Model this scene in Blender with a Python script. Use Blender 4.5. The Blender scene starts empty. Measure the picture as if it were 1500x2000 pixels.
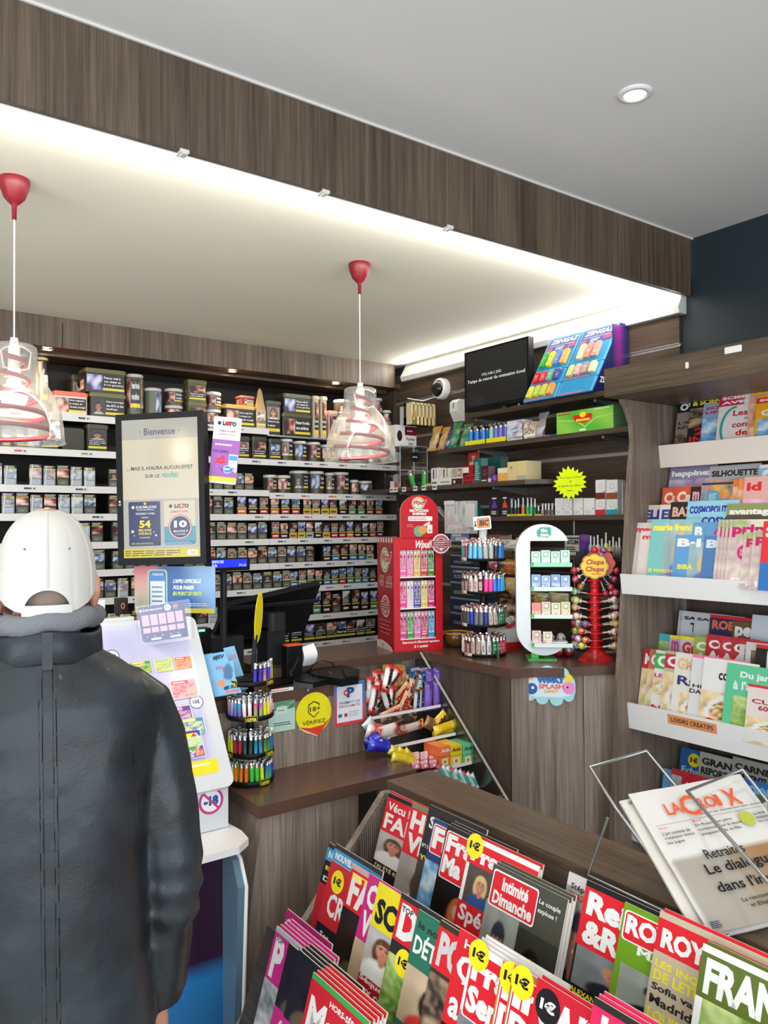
import bpy,math,random
from mathutils import Vector as V,Matrix,noise
random.seed(7)
PI = math.pi
scene = bpy.context.scene
col = scene.collection
# ------------------------------------------------------------------ camera
F_PX = 1537.0
EYE = V((0.0,0.0,1.58))
_x = V((2124,-11,-F_PX)).normalized()
_y = V((-1113,-31,-F_PX)); _y = (_y - _x*_y.dot(_x)).normalized()
_z = _x.cross(_y)
RC = Matrix((_x,_y,_z))            # camera space -> world
cam_d = bpy.data.cameras.new('camera'); cam = bpy.data.objects.new('camera',cam_d); col.objects.link(cam)
cam.matrix_world = Matrix.Translation(EYE) @ RC.to_4x4()
cam_d.sensor_fit = 'HORIZONTAL'; cam_d.sensor_width = 36.0; cam_d.lens = 36.0*F_PX/1500.0
cam_d.clip_start = 0.05; cam_d.clip_end = 60
scene.camera = cam
def ray(u,v): return RC @ V((u - 750.0,1000.0 - v,-F_PX))
def PX(u,v,x): d = ray(u,v); return EYE + d*((x - EYE.x)/d.x)
def PY(u,v,y): d = ray(u,v); return EYE + d*((y - EYE.y)/d.y)
def PZ(u,v,z): d = ray(u,v); return EYE + d*((z - EYE.z)/d.z)
def PD(u,v,depth): d = ray(u,v); return EYE + d*(depth/F_PX)      # at a given depth along the view axis
def UV(p):
    q = RC.transposed() @ (V(p) - EYE); return (750 - q.x/q.z*F_PX,1000 + q.y/q.z*F_PX)
# ------------------------------------------------------------------ view, world, large lights
scene.view_settings.view_transform = 'Standard'; scene.view_settings.look = 'None'
scene.view_settings.gamma = 1.0; scene.view_settings.exposure = 0.5
scene.view_settings.use_curve_mapping = False
w = bpy.data.worlds.new('daylight'); scene.world = w; w.use_nodes = True
bg = w.node_tree.nodes['Background']; bg.inputs[0].default_value = (0.80,0.90,1.0,1); bg.inputs[1].default_value = 1.3
def area(name,loc,target,sx,sy,power,color=(1,1,1),spread=180):
    l = bpy.data.lights.new(name,'AREA'); l.shape = 'RECTANGLE'; l.size = sx; l.size_y = sy
    l.energy = power; l.color = color; l.spread = math.radians(spread)
    o = bpy.data.objects.new(name,l); col.objects.link(o); o.location = loc
    o.rotation_euler = (V(target) - V(loc)).to_track_quat('-Z','Y').to_euler(); return o
def spot(name,loc,target,power,color,size,blend=0.6,radius=0.02):
    l = bpy.data.lights.new(name,'SPOT'); l.energy = power; l.color = color; l.spot_size = math.radians(size)
    l.spot_blend = blend; l.shadow_soft_size = radius
    o = bpy.data.objects.new(name,l); col.objects.link(o); o.location = loc
    o.rotation_euler = (V(target) - V(loc)).to_track_quat('-Z','Y').to_euler(); return o
def point(name,loc,power,color,radius=0.03):
    l = bpy.data.lights.new(name,'POINT'); l.energy = power; l.color = color; l.shadow_soft_size = radius
    o = bpy.data.objects.new(name,l); col.objects.link(o); o.location = loc; return o
# daylight through the shop front behind the photographer
area('shop_window_daylight',(-0.2,-2.35,1.45),(0.9,2.6,1.15),4.6,2.3,64,(0.93,0.97,1.0))
area('shop_door_daylight',(-2.85,0.2,1.4),(1.5,1.8,1.0),2.2,2.1,40,(0.93,0.97,1.0))
# the LED tape under the beam and the one behind the crown moulding wash the lowered ceiling
area('led_tape',(0.0,1.948,2.530),(0.0,3.2,2.60),5.9,.012,19,(1,.97,.93))
area('crown_tape',(2.925,2.9,2.535),(2.2,2.9,2.72),1.85,.012,5,(1,.98,.95))
# presumed ceiling downlights, unseen, added behind the photographer to brighten the room
for _x,_y in ((0.2,0.6),(-1.3,0.6),(-1.3,-1.0),(0.6,-1.0)): spot('added_downlight',(_x,_y,2.75),(_x,_y,0),22,(1,.9,.76),125)
# ------------------------------------------------------------------ materials
def s2l(c): return tuple(((x/12.92) if x <= 0.04045 else ((x + 0.055)/1.055)**2.4) for x in c)
def hx(h):
    h = h.lstrip('#'); return s2l(tuple(int(h[i:i + 2],16)/255 for i in (0,2,4)))
MATS = {}
def mat(name,color=(.8,.8,.8),rough=0.5,metal=0.0,attr=False,emit=None,estr=0,coat=0,spec=0.5,sheen=0):
    if name in MATS: return MATS[name]
    m = bpy.data.materials.new(name); m.use_nodes = True; nt = m.node_tree; b = nt.nodes['Principled BSDF']
    b.inputs['Base Color'].default_value = (*color,1); b.inputs['Roughness'].default_value = rough
    b.inputs['Metallic'].default_value = metal; b.inputs['Coat Weight'].default_value = coat
    b.inputs['Specular IOR Level'].default_value = spec
    if sheen: b.inputs['Sheen Weight'].default_value = sheen
    if attr:
        a = nt.nodes.new('ShaderNodeAttribute'); a.attribute_name = 'Col'
        if not emit: nt.links.new(a.outputs['Color'],b.inputs['Base Color'])
        else: b.inputs['Base Color'].default_value = (.01,.01,.01,1)
        if emit: nt.links.new(a.outputs['Color'],b.inputs['Emission Color']); b.inputs['Emission Strength'].default_value = estr
    elif emit:
        b.inputs['Emission Color'].default_value = (*emit,1); b.inputs['Emission Strength'].default_value = estr
    MATS[name] = m; return m
def nodes(m): return m.node_tree.nodes,m.node_tree.links,m.node_tree.nodes['Principled BSDF']
def bump(m,scale,strength,dist=0.001,detail=3,stretch=(1,1,1),coords='Object'):
    N,L,b = nodes(m); tc = N.new('ShaderNodeTexCoord'); mp = N.new('ShaderNodeMapping'); mp.inputs['Scale'].default_value = stretch
    nz = N.new('ShaderNodeTexNoise'); nz.inputs['Scale'].default_value = scale; nz.inputs['Detail'].default_value = detail
    bp = N.new('ShaderNodeBump'); bp.inputs['Strength'].default_value = strength; bp.inputs['Distance'].default_value = dist
    L.new(tc.outputs[coords],mp.inputs[0]); L.new(mp.outputs[0],nz.inputs[0]); L.new(nz.outputs[0],bp.inputs['Height']); L.new(bp.outputs[0],b.inputs['Normal'])
def wood(name,grain,dark,light,rough=0.45,seed=0.0,fine=1.0):
    """laminate: grain = 'X','Y' or 'Z', the axis the grain runs along"""
    if name in MATS: return MATS[name]
    m = mat(name,rough=rough); N,L,b = nodes(m)
    tc = N.new('ShaderNodeTexCoord')
    def layer(across,along,detail,dist,off):
        mp = N.new('ShaderNodeMapping'); s = [across]*3; s['XYZ'.index(grain)] = along; mp.inputs['Scale'].default_value = s
        mp.inputs['Location'].default_value = (seed + off,)*3
        nz = N.new('ShaderNodeTexNoise'); nz.inputs['Scale'].default_value = 1; nz.inputs['Detail'].default_value = detail; nz.inputs['Distortion'].default_value = dist
        L.new(tc.outputs['Object'],mp.inputs[0]); L.new(mp.outputs[0],nz.inputs[0]); return nz.outputs[0]
    a = layer(9,.55,3,1.2,0); f = layer(95*fine,2.2,4,.2,5); g = layer(260*fine,5,2,0,9)
    m1 = N.new('ShaderNodeMath'); m1.operation = 'MULTIPLY_ADD'; m1.inputs[1].default_value = 0.45; L.new(f,m1.inputs[0])
    m2 = N.new('ShaderNodeMath'); m2.operation = 'MULTIPLY'; m2.inputs[1].default_value = 0.55; L.new(a,m2.inputs[0]); L.new(m2.outputs[0],m1.inputs[2])
    r = N.new('ShaderNodeValToRGB'); r.color_ramp.elements[0].position = .33; r.color_ramp.elements[0].color = (*dark,1)
    r.color_ramp.elements[1].position = .66; r.color_ramp.elements[1].color = (*light,1); L.new(m1.outputs[0],r.inputs[0])
    r2 = N.new('ShaderNodeValToRGB'); r2.color_ramp.elements[0].position = .35; r2.color_ramp.elements[0].color = (.72,.70,.68,1)
    r2.color_ramp.elements[1].position = .6; r2.color_ramp.elements[1].color = (1,1,1,1); L.new(g,r2.inputs[0])
    mx = N.new('ShaderNodeMix'); mx.data_type = 'RGBA'; mx.blend_type = 'MULTIPLY'; mx.inputs[0].default_value = 1
    L.new(r.outputs[0],mx.inputs[6]); L.new(r2.outputs[0],mx.inputs[7]); L.new(mx.outputs[2],b.inputs['Base Color'])
    bp = N.new('ShaderNodeBump'); bp.inputs['Strength'].default_value = .25; bp.inputs['Distance'].default_value = .0006; L.new(f,bp.inputs['Height']); L.new(bp.outputs[0],b.inputs['Normal'])
    return m
def clear(name,tint=(1,1,1),refl=0.08,rough=0.03,edge=0.5,milk=0.0):
    """thin clear plastic or glass sheet"""
    if name in MATS: return MATS[name]
    m = bpy.data.materials.new(name); m.use_nodes = True; nt = m.node_tree; N,L = nt.nodes,nt.links
    N.remove(N['Principled BSDF']); out = N['Material Output']
    tr = N.new('ShaderNodeBsdfTransparent'); tr.inputs[0].default_value = (*tint,1)
    gl = N.new('ShaderNodeBsdfGlossy'); gl.inputs['Roughness'].default_value = rough
    lw = N.new('ShaderNodeLayerWeight'); lw.inputs[0].default_value = 0.25
    mr = N.new('ShaderNodeMapRange'); mr.inputs[3].default_value = refl; mr.inputs[4].default_value = edge; L.new(lw.outputs['Facing'],mr.inputs[0])
    mx = N.new('ShaderNodeMixShader'); L.new(mr.outputs[0],mx.inputs[0]); L.new(tr.outputs[0],mx.inputs[1]); L.new(gl.outputs[0],mx.inputs[2])
    if milk:
        df = N.new('ShaderNodeBsdfDiffuse'); df.inputs[0].default_value = (.85,.85,.82,1); m3 = N.new('ShaderNodeMixShader'); m3.inputs[0].default_value = milk
        L.new(mx.outputs[0],m3.inputs[1]); L.new(df.outputs[0],m3.inputs[2]); mx = m3
    L.new(mx.outputs[0],out.inputs[0]); MATS[name] = m; return m
PRINT = mat('printed_gloss',attr=True,rough=0.32,spec=0.45)
PAPER = mat('printed_matt',attr=True,rough=0.75,spec=0.2)
PLAST = mat('coloured_plastic',attr=True,rough=0.28,spec=0.5)
FOIL = mat('coloured_wrapper',attr=True,rough=0.22,spec=0.8,coat=.3)
METAL = mat('chrome',(.75,.75,.74),rough=0.18,metal=1)
STEEL = mat('grey_steel_wire',(.42,.44,.44),rough=0.32,metal=.85)
BLACK = mat('black_plastic',(.006,.006,.007),rough=0.38,spec=.18)
DARKGREY = mat('dark_grey_plastic',(.016,.017,.020),rough=0.45,spec=.25)
WHITE = mat('white_plastic',(.80,.80,.80),rough=0.3)
WHITEM = mat('white_metal',(.74,.73,.71),rough=0.35)
CLEAR = clear('clear_sheet')
W_BEAM = wood('beam_laminate','Z',(.050,.032,.020),(.185,.130,.090),.5,3)
W_SLAT = wood('slatwall_laminate','Y',(.028,.018,.011),(.115,.076,.050),.4,8)
W_TOP = wood('rack_laminate','Y',(.055,.036,.022),(.165,.110,.070),.42,12)
W_FRONT = wood('counter_front_laminate','Z',(.135,.100,.078),(.390,.315,.265),.5,20,.8)
W_DARK = wood('dark_and_shaded_laminate','Z',(.040,.028,.021),(.120,.088,.068),.5,27)  # dark panels; also paints the shade on the counter's side
W_PANEL = wood('end_panel_laminate','Z',(.110,.080,.060),(.290,.225,.180),.5,33,.8)
W_CTOP = mat('counter_top_laminate',(.100,.052,.037),rough=.25)
# ------------------------------------------------------------------ mesh builder
def xf(loc=(0,0,0),rz=0,rx=0,ry=0,s=1): return Matrix.Translation(V(loc)) @ Matrix.Rotation(rz,4,'Z') @ Matrix.Rotation(ry,4,'Y') @ Matrix.Rotation(rx,4,'X') @ Matrix.Scale(s,4)
def frame(o,x,y):
    """matrix with origin o, x axis along x, y axis along y (in the sheet), z out of the sheet"""
    x = V(x).normalized(); y = V(y); y = (y - x*y.dot(x)).normalized(); z = x.cross(y)
    m = Matrix.Identity(4)
    for i in range(3): m[i][0] = x[i]; m[i][1] = y[i]; m[i][2] = z[i]; m[i][3] = o[i]
    return m
I4 = Matrix.Identity(4)
W1 = (.8,.8,.8)
class MB:
    def __init__(s,mats=None): s.v = []; s.f = []; s.c = []; s.mi = []; s.sm = []; s.mats = list(mats) if mats else []; s.m = 0
    def use(s,m):
        if m not in s.mats: s.mats.append(m)
        s.m = s.mats.index(m); return s
    def add(s,vs,fs,c=W1,M=None,smooth=False,cc=None):
        n = len(s.v)
        if M is not None: vs = [M @ V(p) for p in vs]
        s.v.extend(vs)
        for i,f in enumerate(fs):
            s.f.append(tuple(n + k for k in f)); s.c.append([cc[k] for k in f] if cc else c); s.mi.append(s.m); s.sm.append(smooth)
        return s
    def box(s,a,b,c=W1,M=None):
        x0,y0,z0 = a; x1,y1,z1 = b
        if x0 > x1: x0,x1 = x1,x0
        if y0 > y1: y0,y1 = y1,y0
        if z0 > z1: z0,z1 = z1,z0
        return s.add([(x0,y0,z0),(x1,y0,z0),(x1,y1,z0),(x0,y1,z0),(x0,y0,z1),(x1,y0,z1),(x1,y1,z1),(x0,y1,z1)],
                     [(0,3,2,1),(4,5,6,7),(0,1,5,4),(1,2,6,5),(2,3,7,6),(3,0,4,7)],c,M)
    def rbox(s,a,b,r,c=W1,M=None,ax=2,seg=3):
        """box with edges along axis ax rounded"""
        o = [i for i in range(3) if i != ax]; x0,x1 = sorted((a[o[0]],b[o[0]])); y0,y1 = sorted((a[o[1]],b[o[1]])); z0,z1 = sorted((a[ax],b[ax]))
        pts = rrect(x0,y0,x1,y1,r,seg)
        def mk(p,z): q = [0,0,0]; q[o[0]] = p[0]; q[o[1]] = p[1]; q[ax] = z; return tuple(q)
        n = len(pts); vs = [mk(p,z0) for p in pts] + [mk(p,z1) for p in pts]
        fs = [tuple(range(n))[::-1],tuple(range(n,2*n))] + [(i,(i + 1) % n,n + (i + 1) % n,n + i) for i in range(n)]
        if ax == 1: fs = [f[::-1] for f in fs]
        return s.add(vs,fs,c,M)
    def prism(s,pts,z0,z1,c=W1,M=None,cside=None):
        n = len(pts); ar = sum(pts[i][0]*pts[(i + 1) % n][1] - pts[(i + 1) % n][0]*pts[i][1] for i in range(n))
        if ar < 0: pts = pts[::-1]
        vs = [(p[0],p[1],z0) for p in pts] + [(p[0],p[1],z1) for p in pts]
        s.add(vs,[tuple(range(n))[::-1],tuple(range(n,2*n))],c,M)
        return s.add(vs,[(i,(i + 1) % n,n + (i + 1) % n,n + i) for i in range(n)],cside or c,M)
    def lathe(s,prof,n=24,c=W1,M=None,cap=True,smooth=True,cols=None,a0=0,a1=2*PI):
        full = abs(a1 - a0 - 2*PI) < 1e-6; m = n if full else n + 1
        vs = []; fs = []; cc = []
        for j,(r,z) in enumerate(prof):
            for i in range(m):
                a = a0 + (a1 - a0)*i/n; vs.append((r*math.cos(a),r*math.sin(a),z)); cc.append(cols[j] if cols else c)
        for j in range(len(prof) - 1):
            for i in range(n):
                k = (i + 1) % m; fs.append((j*m + i,j*m + k,(j + 1)*m + k,(j + 1)*m + i))
        s.add(vs,fs,c,M,smooth,cc if cols else None)
        if cap and full:
            if prof[0][0] > 1e-5: s.add(vs[:m],[tuple(range(m))[::-1]],cols[0] if cols else c,M)
            if prof[-1][0] > 1e-5: s.add(vs[-m:],[tuple(range(m))],cols[-1] if cols else c,M)
        return s
    def cyl(s,p0,p1,r,c=W1,n=12,r1=None,M=None,smooth=True):
        p0 = V(p0); p1 = V(p1); d = p1 - p0; q = d.to_track_quat('Z','Y').to_matrix().to_4x4(); T = Matrix.Translation(p0) @ q
        return s.lathe([(r,0),(r if r1 is None else r1,d.length)],n,c,(M @ T) if M else T,True,smooth)
    def tube(s,pts,r,c=W1,n=8,M=None,closed=False,radii=None):
        pts = [V(p) for p in pts]; m = len(pts); vs = []; fs = []; up = None
        for i,p in enumerate(pts):
            a = pts[i - 1] if (i > 0 or closed) else p; b = pts[(i + 1) % m] if (i < m - 1 or closed) else p
            t = (b - a).normalized()
            if up is None: up = t.orthogonal().normalized()
            up = (up - t*up.dot(t)).normalized(); w2 = t.cross(up); rr = radii[i] if radii else r
            for k in range(n):
                an = 2*PI*k/n; vs.append(p + (up*math.cos(an) + w2*math.sin(an))*rr)
        for i in range(m if closed else m - 1):
            j = (i + 1) % m
            for k in range(n): fs.append((i*n + k,i*n + (k + 1) % n,j*n + (k + 1) % n,j*n + k))
        s.add(vs,fs,c,M,True)
        if not closed: s.add(vs[:n],[tuple(range(n))[::-1]],c,M); s.add(vs[-n:],[tuple(range(n))],c,M)
        return s
    def sphere(s,ctr,r,c=W1,nu=16,nv=10,M=None,sc=(1,1,1),cfun=None):
        vs = []; fs = []; cc = []
        for j in range(nv + 1):
            t = PI*j/nv
            for i in range(nu):
                a = 2*PI*i/nu; d = (math.sin(t)*math.cos(a),math.sin(t)*math.sin(a),math.cos(t))
                vs.append((ctr[0] + r*sc[0]*d[0],ctr[1] + r*sc[1]*d[1],ctr[2] + r*sc[2]*d[2])); cc.append(cfun(d) if cfun else c)
        for j in range(nv):
            for i in range(nu): fs.append((j*nu + i,(j + 1)*nu + i,(j + 1)*nu + (i + 1) % nu,j*nu + (i + 1) % nu))
        return s.add(vs,fs,c,M,True,cc)
    def grid(s,nx,ny,pf,cf=None,c=W1,M=None,smooth=False):
        vs = [pf(i/nx,j/ny) for j in range(ny + 1) for i in range(nx + 1)]
        cc = [cf(i/nx,j/ny) for j in range(ny + 1) for i in range(nx + 1)] if cf else None
        fs = [(j*(nx + 1) + i,j*(nx + 1) + i + 1,(j + 1)*(nx + 1) + i + 1,(j + 1)*(nx + 1) + i) for j in range(ny) for i in range(nx)]
        return s.add(vs,fs,c,M,smooth,cc)
    def mesh(s,name):
        me = bpy.data.meshes.new(name); me.from_pydata([tuple(p) for p in s.v],[],s.f)
        for m in s.mats: me.materials.append(m)
        if len(s.mats) > 1: me.polygons.foreach_set('material_index',s.mi)
        if any(s.sm): me.polygons.foreach_set('use_smooth',s.sm)
        if any('Col' == n.attribute_name for m in s.mats for n in m.node_tree.nodes if n.type == 'ATTRIBUTE'):
            at = me.color_attributes.new('Col','FLOAT_COLOR','CORNER'); buf = []
            for f,c in zip(s.f,s.c):
                if isinstance(c,list):
                    for q in c: buf.extend((q[0],q[1],q[2],1.0))
                else: buf.extend((c[0],c[1],c[2],1.0)*len(f))
            at.data.foreach_set('color',buf)
        me.update(); return me
    def build(s,name,parent=None,m=None):
        if m is not None and not s.mats: s.mats = [m]
        if not s.mats: s.mats = [PLAST]
        return link(name,s.mesh(name),parent)
def link(name,me,parent=None):
    o = bpy.data.objects.new(name,me); col.objects.link(o)
    if parent is not None:
        o.parent = parent; o.matrix_parent_inverse = PM.get(parent.name,I4).inverted()
    return o
PM = {}
def tag(o,label=None,cat=None,group=None,kind=None):
    if label: o['label'] = label
    if cat: o['category'] = cat
    if group: o['group'] = group
    if kind: o['kind'] = kind
    return o
def thing(name,label,cat,loc=(0,0,0),rz=0,group=None):
    o = bpy.data.objects.new(name,None); o.empty_display_size = .05; col.objects.link(o); o.location = loc; o.rotation_euler = (0,0,rz)
    PM[o.name] = xf(loc,rz); return tag(o,label,cat,group)
def struct(name,mb,m=None): return tag(mb.build(name,None,m),kind='structure')
def dup(root,M,label=None,group=None):
    """a copy of a thing and of its parts, placed by matrix M"""
    r = root.copy(); col.objects.link(r); r.matrix_world = M; r.matrix_basis = M
    if label: r['label'] = label
    if group: r['group'] = group
    def rec(a,b):
        for ch in KIDS.get(a.name,[x for x in a.children]):
            c = ch.copy(); col.objects.link(c); c.parent = b; rec(ch,c)
    rec(root,r); return r
KIDS = {}
def rrect(x0,y0,x1,y1,r,seg=3):
    r = min(r,(x1 - x0)/2,(y1 - y0)/2); out = []
    for cx,cy,a in ((x1 - r,y0 + r,-PI/2),(x1 - r,y1 - r,0),(x0 + r,y1 - r,PI/2),(x0 + r,y0 + r,PI)):
        for k in range(seg + 1): t = a + PI/2*k/seg; out.append((cx + r*math.cos(t),cy + r*math.sin(t)))
    return out
# ------------------------------------------------------------------ lettering and print
_T = {}
def text2d(t,bold=0.0,res=2):
    k = (t,bold,res)
    if k in _T: return _T[k]
    cu = bpy.data.curves.new('t','FONT'); cu.body = t; cu.size = 1; cu.resolution_u = res; cu.offset = bold; cu.fill_mode = 'FRONT'
    o = bpy.data.objects.new('t',cu); me = o.to_mesh()
    vs = [(q.co.x,q.co.y) for q in me.vertices]; fs = [tuple(p.vertices) for p in me.polygons]
    o.to_mesh_clear(); bpy.data.objects.remove(o); bpy.data.curves.remove(cu)
    if vs:
        x0 = min(p[0] for p in vs); x1 = max(p[0] for p in vs); y0 = min(p[1] for p in vs); y1 = max(p[1] for p in vs)
    else: x0 = y0 = 0; x1 = y1 = 1
    _T[k] = (vs,fs,x0,y0,max(x1 - x0,1e-6),max(y1 - y0,1e-6)); return _T[k]
LZ = 0.00007
class Sheet:
    """flat printing on a sheet of w x h whose frame is M (origin lower left, z towards the reader); coordinates are fractions"""
    def __init__(s,mb,M,w,h,z=0.0001): s.mb = mb; s.M = M; s.w = w; s.h = h; s.z = z
    def up(s): s.z += LZ; return s.z
    def poly(s,pts,c): z = s.up(); s.mb.add([(x*s.w,y*s.h,z) for x,y in pts],[tuple(range(len(pts)))],c,s.M); return s
    def rect(s,x0,y0,x1,y1,c): return s.poly([(x0,y0),(x1,y0),(x1,y1),(x0,y1)],c)
    def rr(s,x0,y0,x1,y1,c,r=.004,seg=3): return s.poly([(a/s.w,b/s.h) for a,b in rrect(x0*s.w,y0*s.h,x1*s.w,y1*s.h,r,seg)],c)
    def ell(s,cx,cy,rx,ry,c,n=20): return s.poly([(cx + rx*math.cos(2*PI*i/n),cy + ry*math.sin(2*PI*i/n)) for i in range(n)],c)
    def circ(s,cx,cy,r,c,n=20): return s.ell(cx,cy,r,r*s.w/s.h,c,n)       # r as a fraction of the width
    def star(s,cx,cy,r,c,n=5,k=.45,a=PI/2):
        return s.poly([(cx + r*(1 if i % 2 == 0 else k)*math.cos(a + PI*i/n),cy + r*(1 if i % 2 == 0 else k)*math.sin(a + PI*i/n)*s.w/s.h) for i in range(2*n)],c)
    def txt(s,t,x0,y0,x1,y1,c,bold=.02,slant=0,res=2,rot=0,keep=False):
        vs,fs,a,b,tw,th = text2d(t,bold,res); z = s.up(); W = (x1 - x0)*s.w; H = (y1 - y0)*s.h
        if keep:
            k = min(W/tw,H/th); W = tw*k; H = th*k
        cx = x0*s.w; cy = y0*s.h; ca,sa = math.cos(rot),math.sin(rot); out = []
        for px,py in vs:
            x = (px - a)/tw*W; y = (py - b)/th*H; x += y*slant
            out.append((cx + x*ca - y*sa,cy + x*sa + y*ca,z))
        s.mb.add(out,fs,c,s.M); return s
    def lines(s,x0,y0,x1,y1,n,c,fill=.55,rag=.25):
        z = s.up(); vs = []; fs = []; H = (y1 - y0)/n
        for i in range(n):
            a = y1 - H*(i + 1) + H*(1 - fill)/2; b = a + H*fill; xe = x1 - (x1 - x0)*rag*random.random(); x = x0
            while x < xe - 1e-6:
                e = min(xe,x + (x1 - x0)*random.uniform(.08,.22)); k = len(vs)
                vs += [(x*s.w,a*s.h,z),(e*s.w,a*s.h,z),(e*s.w,b*s.h,z),(x*s.w,b*s.h,z)]; fs.append((k,k + 1,k + 2,k + 3)); x = e + (x1 - x0)*.025
        s.mb.add(vs,fs,c,s.M); return s
    def pic(s,x0,y0,x1,y1,f,nx=16,ny=20):
        z = s.up()
        s.mb.grid(nx,ny,lambda a,b: ((x0 + (x1 - x0)*a)*s.w,(y0 + (y1 - y0)*b)*s.h,z),f,M=s.M); return s
def mixc(a,b,t): t = max(0,min(1,t)); return tuple(a[i]*(1 - t) + b[i]*t for i in range(3))
def sstep(a,b,x): t = max(0,min(1,(x - a)/(b - a))); return t*t*(3 - 2*t)
def face_pic(bgc=(.3,.35,.4),skin=(.62,.36,.25),hair=(.1,.05,.02),top=(.1,.1,.15),cx=.5,cy=.6,r=.2,long=True,asp=1.3,eyes=True,soft=.018,cap=None,tilt=0):
    """a printed head-and-shoulders portrait as a colour field over the unit square; asp = height / width of the picture"""
    def f(x,y):
        X = (x - cx)/r; Y = (y - cy)*asp/r; X,Y = X + Y*tilt,Y - X*tilt; c = mixc(bgc,(bgc[0]*.6,bgc[1]*.6,bgc[2]*.6),.5 + .5*noise.noise(V((x*4,y*4,cx*9))))
        def E(px,py,rx,ry): return math.hypot((X - px)/rx,(Y - py)/ry)
        k = soft/r*1.2
        if long: c = mixc(hair,c,sstep(1 - k,1 + k,E(0,-.45,1.12,1.75)))
        c = mixc(top,c,sstep(1 - k,1 + k,E(0,-3.1,1.9,1.75)))
        c = mixc(mixc(skin,(.2,.08,.05),.25),c,sstep(1 - k,1 + k,E(0,-1.15,.38,.75)))
        c = mixc(hair,c,sstep(1 - k,1 + k,E(0,.32,.95,1.02)))
        sk = mixc(skin,(.25,.1,.06),.55*sstep(.0,1.1,X) + .15*sstep(.2,1,-Y))
        c = mixc(sk,c,sstep(1 - k,1 + k,E(0,-.12,.74,1.0)))
        c = mixc(hair,c,1 - sstep(.05,.25,Y - .55 - .25*math.cos(X*1.6)) if Y < .2 else sstep(.55,.75,Y + .2*abs(X))*0 + (0 if E(0,-.12,.74,1.0) > 1 else 1 - sstep(.52,.72,Y + .28*abs(X - .15)))) if False else c
        if E(0,-.12,.78,1.0) < 1.02 and Y + .3*abs(X + .1) > .62: c = hair
        if eyes:
            for sx in (-.3,.3):
                c = mixc((.03,.02,.02),c,sstep(.7,1.3,E(sx,.03,.15,.075))); c = mixc((.06,.03,.02),c,sstep(.7,1.2,E(sx,.22,.2,.04)))
            c = mixc((.3,.13,.08),c,sstep(.6,1.3,E(.06,-.3,.1,.09))); c = mixc((.55,.10,.09),c,sstep(.7,1.2,E(0,-.58,.24,.085)))
            c = mixc((.85,.8,.75),c,sstep(.7,1.2,E(0,-.56,.16,.03)))
        if cap and E(0,.45,.98,.75) < 1 and Y > .3: c = cap
        return c
    return f
def blur_pic(cols,sx=3,sy=3,seed=0):
    """soft coloured photographic pattern"""
    def f(x,y):
        n = noise.noise(V((x*sx,y*sy,seed)))*1.3 + .5; n = max(0,min(.999,n)); k = n*(len(cols) - 1); i = int(k); return mixc(cols[i],cols[min(i + 1,len(cols) - 1)],k - i)
    return f
RED = hx('d8202c'); WH = (.80,.80,.78); BK = (.012,.012,.014); YE = hx('f5e021'); NAVY = hx('1b2a5e'); PINK = hx('e0388a'); GREEN = hx('3f9a45'); BLUE = hx('2a6fb8'); SKY = hx('8cc4e8'); ORG = hx('ee7a2c'); GREY = hx('8a8c90'); DK = hx('2a2826'); CREAM = hx('e8dcc0')
# ================================================================== the room
H1,H2 = 2.53,2.772            # underside of the beam / upper ceiling
YB = 1.90                        # face of the beam
XW = 2.98                        # side wall
YF = 3.886                       # fascia over the tobacco shelves
YS = 3.95                        # front edge of the tobacco shelves
C_UP = mat('upper_ceiling_paint',(.76,.76,.75),.8); C_LOW = mat('lowered_ceiling_paint',(.89,.87,.73),.8)
M_TEAL = mat('dark_teal_paint',(.010,.020,.028),.55); bump(M_TEAL,90,.15)
M_FLOOR = mat('floor_tiles_grey',(.42,.40,.37),.4); bump(M_FLOOR,20,.1)
M_WALL = mat('pale_wall_paint',(.55,.54,.51),.8)
struct('floor',MB().box((-3,-2.6,-.05),(XW + .1,4.5,0)),M_FLOOR)
struct('ceiling',MB().box((-3,-2.6,H2),(XW + .1,YB + .02,H2 + .08)),C_UP)
struct('ceiling_lowered',MB().box((-3,YB + .02,H1 + .035),(XW + .1,4.5,H1 + .08)),C_LOW)
struct('wall_right',MB().box((XW,-2.6,0),(XW + .1,4.5,H2)),M_TEAL)
struct('wall_back',MB().box((-3,4.4,0),(XW,4.5,H1)),M_WALL)
struct('wall_left',MB().box((-3.1,1.6,0),(-3,4.5,H2)).box((-3.1,-2.6,0),(-3,-1.2,H2)).box((-3.1,-1.2,2.5),(-3,1.6,H2)),M_WALL)
struct('wall_front',MB().box((-3,-2.7,2.6),(XW,-2.6,H2)).box((-3,-2.7,0),(-2.6,-2.6,2.6)).box((2.2,-2.7,0),(XW,-2.6,2.6)).box((-2.6,-2.7,0),(2.2,-2.6,.25)),M_WALL)
struct('trim_1',MB().box((-3,YB,H1),(XW - .012,YB + .018,H2 - .006)),W_BEAM)
struct('trim_2',MB().box((-3,YB - .006,H2 - .006),(XW,YB + .002,H2)),WHITEM)
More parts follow.
